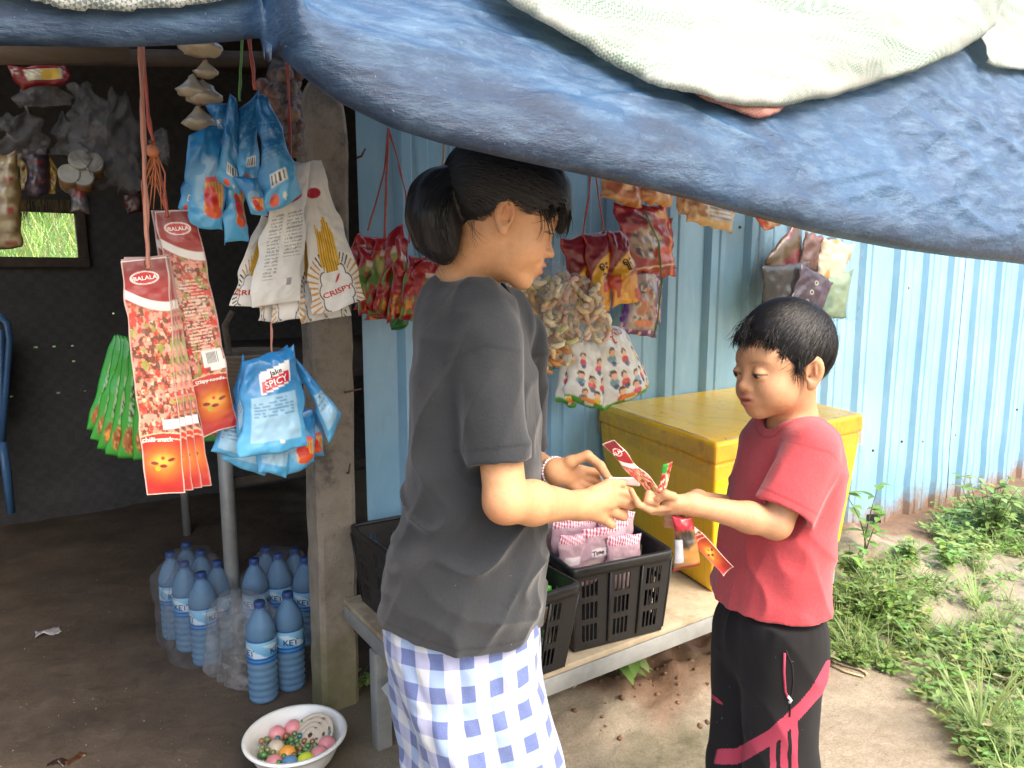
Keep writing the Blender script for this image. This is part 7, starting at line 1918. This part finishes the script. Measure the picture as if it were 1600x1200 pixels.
# crumbs of soil, litter, stalks
m = MB(); rd = random.Random(60); M_CLOD = simple_mat('red_soil_crumbs', (.15, .085, .050), .95, .5, 30, 90, .4, .004)
for k in range(190):
    s_, t_ = rd.gauss(1.0, .45), abs(rd.gauss(.45, .22)); 
    if s_ < .4 or s_ > 1.5 or t_ > .72: continue
    g = gW(s_, t_); r_ = rd.uniform(.003, .011) * (1.8 if rd.random() < .05 else 1); bm = bmesh.new(); bmesh.ops.create_icosphere(bm, subdivisions=1, radius=r_)
    for vv in bm.verts: vv.co = g + Vector((vv.co.x * rd.uniform(.7, 1.4), vv.co.y * rd.uniform(.7, 1.4), vv.co.z * rd.uniform(.6, 1.1)))
    m.bm(bm)
tag(m.build('soil_crumbs', M_CLOD), 'crumbs of red soil scattered under and beside the bench', 'soil', kind='stuff')
m = MB(); rd = random.Random(61); M_PEB = simple_mat('grey_grit', (.26, .22, .17), .9, .5)
for k in range(700):
    px, py = rd.uniform(0, 1600), rd.uniform(820, 1230); g = gpx(px, py); r_ = rd.uniform(.0008, .0022) * (2 if rd.random() < .03 and px > 800 else 1); bm = bmesh.new(); bmesh.ops.create_icosphere(bm, subdivisions=1, radius=r_)
    for vv in bm.verts: vv.co = g + Vector((vv.co.x * rd.uniform(.7, 1.4), vv.co.y * rd.uniform(.7, 1.4), vv.co.z))
    m.bm(bm)
tag(m.build('grit', M_PEB), 'fine grit strewn over the earth', 'grit', kind='stuff')
M_STALK = simple_mat('dry_stalk', (.42, .33, .20), .8, .3)
m = MB()
for pp_ in ([(1288, 1030), (1318, 1042), (1352, 1052), (1354, 1058)], [(1290, 1038), (1320, 1052), (1350, 1060)], [(1300, 1028), (1330, 1040), (1356, 1056)]):
    m.tube([gpx(*p) + Vector((0, 0, .006)) for p in pp_], [.004, .005, .004, .003][:len(pp_)], 6, flat=.6)
tag(m.build('dry_stalk', M_STALK), 'dry pale stalks lying on the mud right of the boy', 'stalk')
m = MB(); m.tube([gpx(896, 1080) + Vector((0, 0, .01)), gpx(915, 1066) + Vector((0, 0, .03)), gpx(940, 1056) + Vector((0, 0, .02))], [.002, .003, .002], 6); tag(m.build('twig', M_STALK), 'pale bent twig on the soil under the bench', 'twig')
L_ = Leaves(); rd = random.Random(9)
for k in range(5):
    p = W(.62 + rd.uniform(-.06, .06), .62, BZ - .062 - rd.uniform(.0, .02)); p = gpx(1010 + rd.uniform(-30, 30), 1012 + rd.uniform(-6, 10)) + Vector((0, 0, rd.uniform(.05, .10))); L_.leaf(p, Vector((rd.uniform(-1, 1), rd.uniform(-.5, .5), rd.uniform(-.4, .1))), Vector((0, 0, 1)), .08, .035, (.40, .33, .20), 1.0)
tag(L_.build('dry_leaves'), 'curled dry leaves caught under the front of the bench', 'leaves')
def scrap(px, py, w, label, col, seed, name='plastic_scrap', rot=0.0):
    g = gpx(px, py); a = Vector((math.cos(rot), math.sin(rot), 0)) * w; b = Vector((-math.sin(rot), math.cos(rot), 0)) * w * .45
    z = Vector((0, 0, .006)); packet(name, [g - a + b + z, g + a + b + z * 1.6, g + a - b + z, g - a - b + z], lambda u, v: fill(u, col), label, 'litter', thick=.006, nu=18, nv=12, crump=.008, seed=seed)
scrap(75, 990, .045, 'crumpled white plastic scrap trodden into the shop floor', L(150, 150, 152), 81, rot=.5)
scrap(118, 1186, .022, 'brown scrap lying on the floor at the lower left', L(70, 44, 24), 82, rot=1.2)
scrap(96, 1192, .02, 'darker brown scrap beside the other one at the lower left', L(44, 30, 20), 83, rot=.3)
for o in list(bpy.data.objects):
    if o.parent is None and 'label' in o and not (4 <= len(o['label'].replace('-', ' ').split()) <= 16): print('LABEL', len(o['label'].split()), o.name, '|', o['label'])
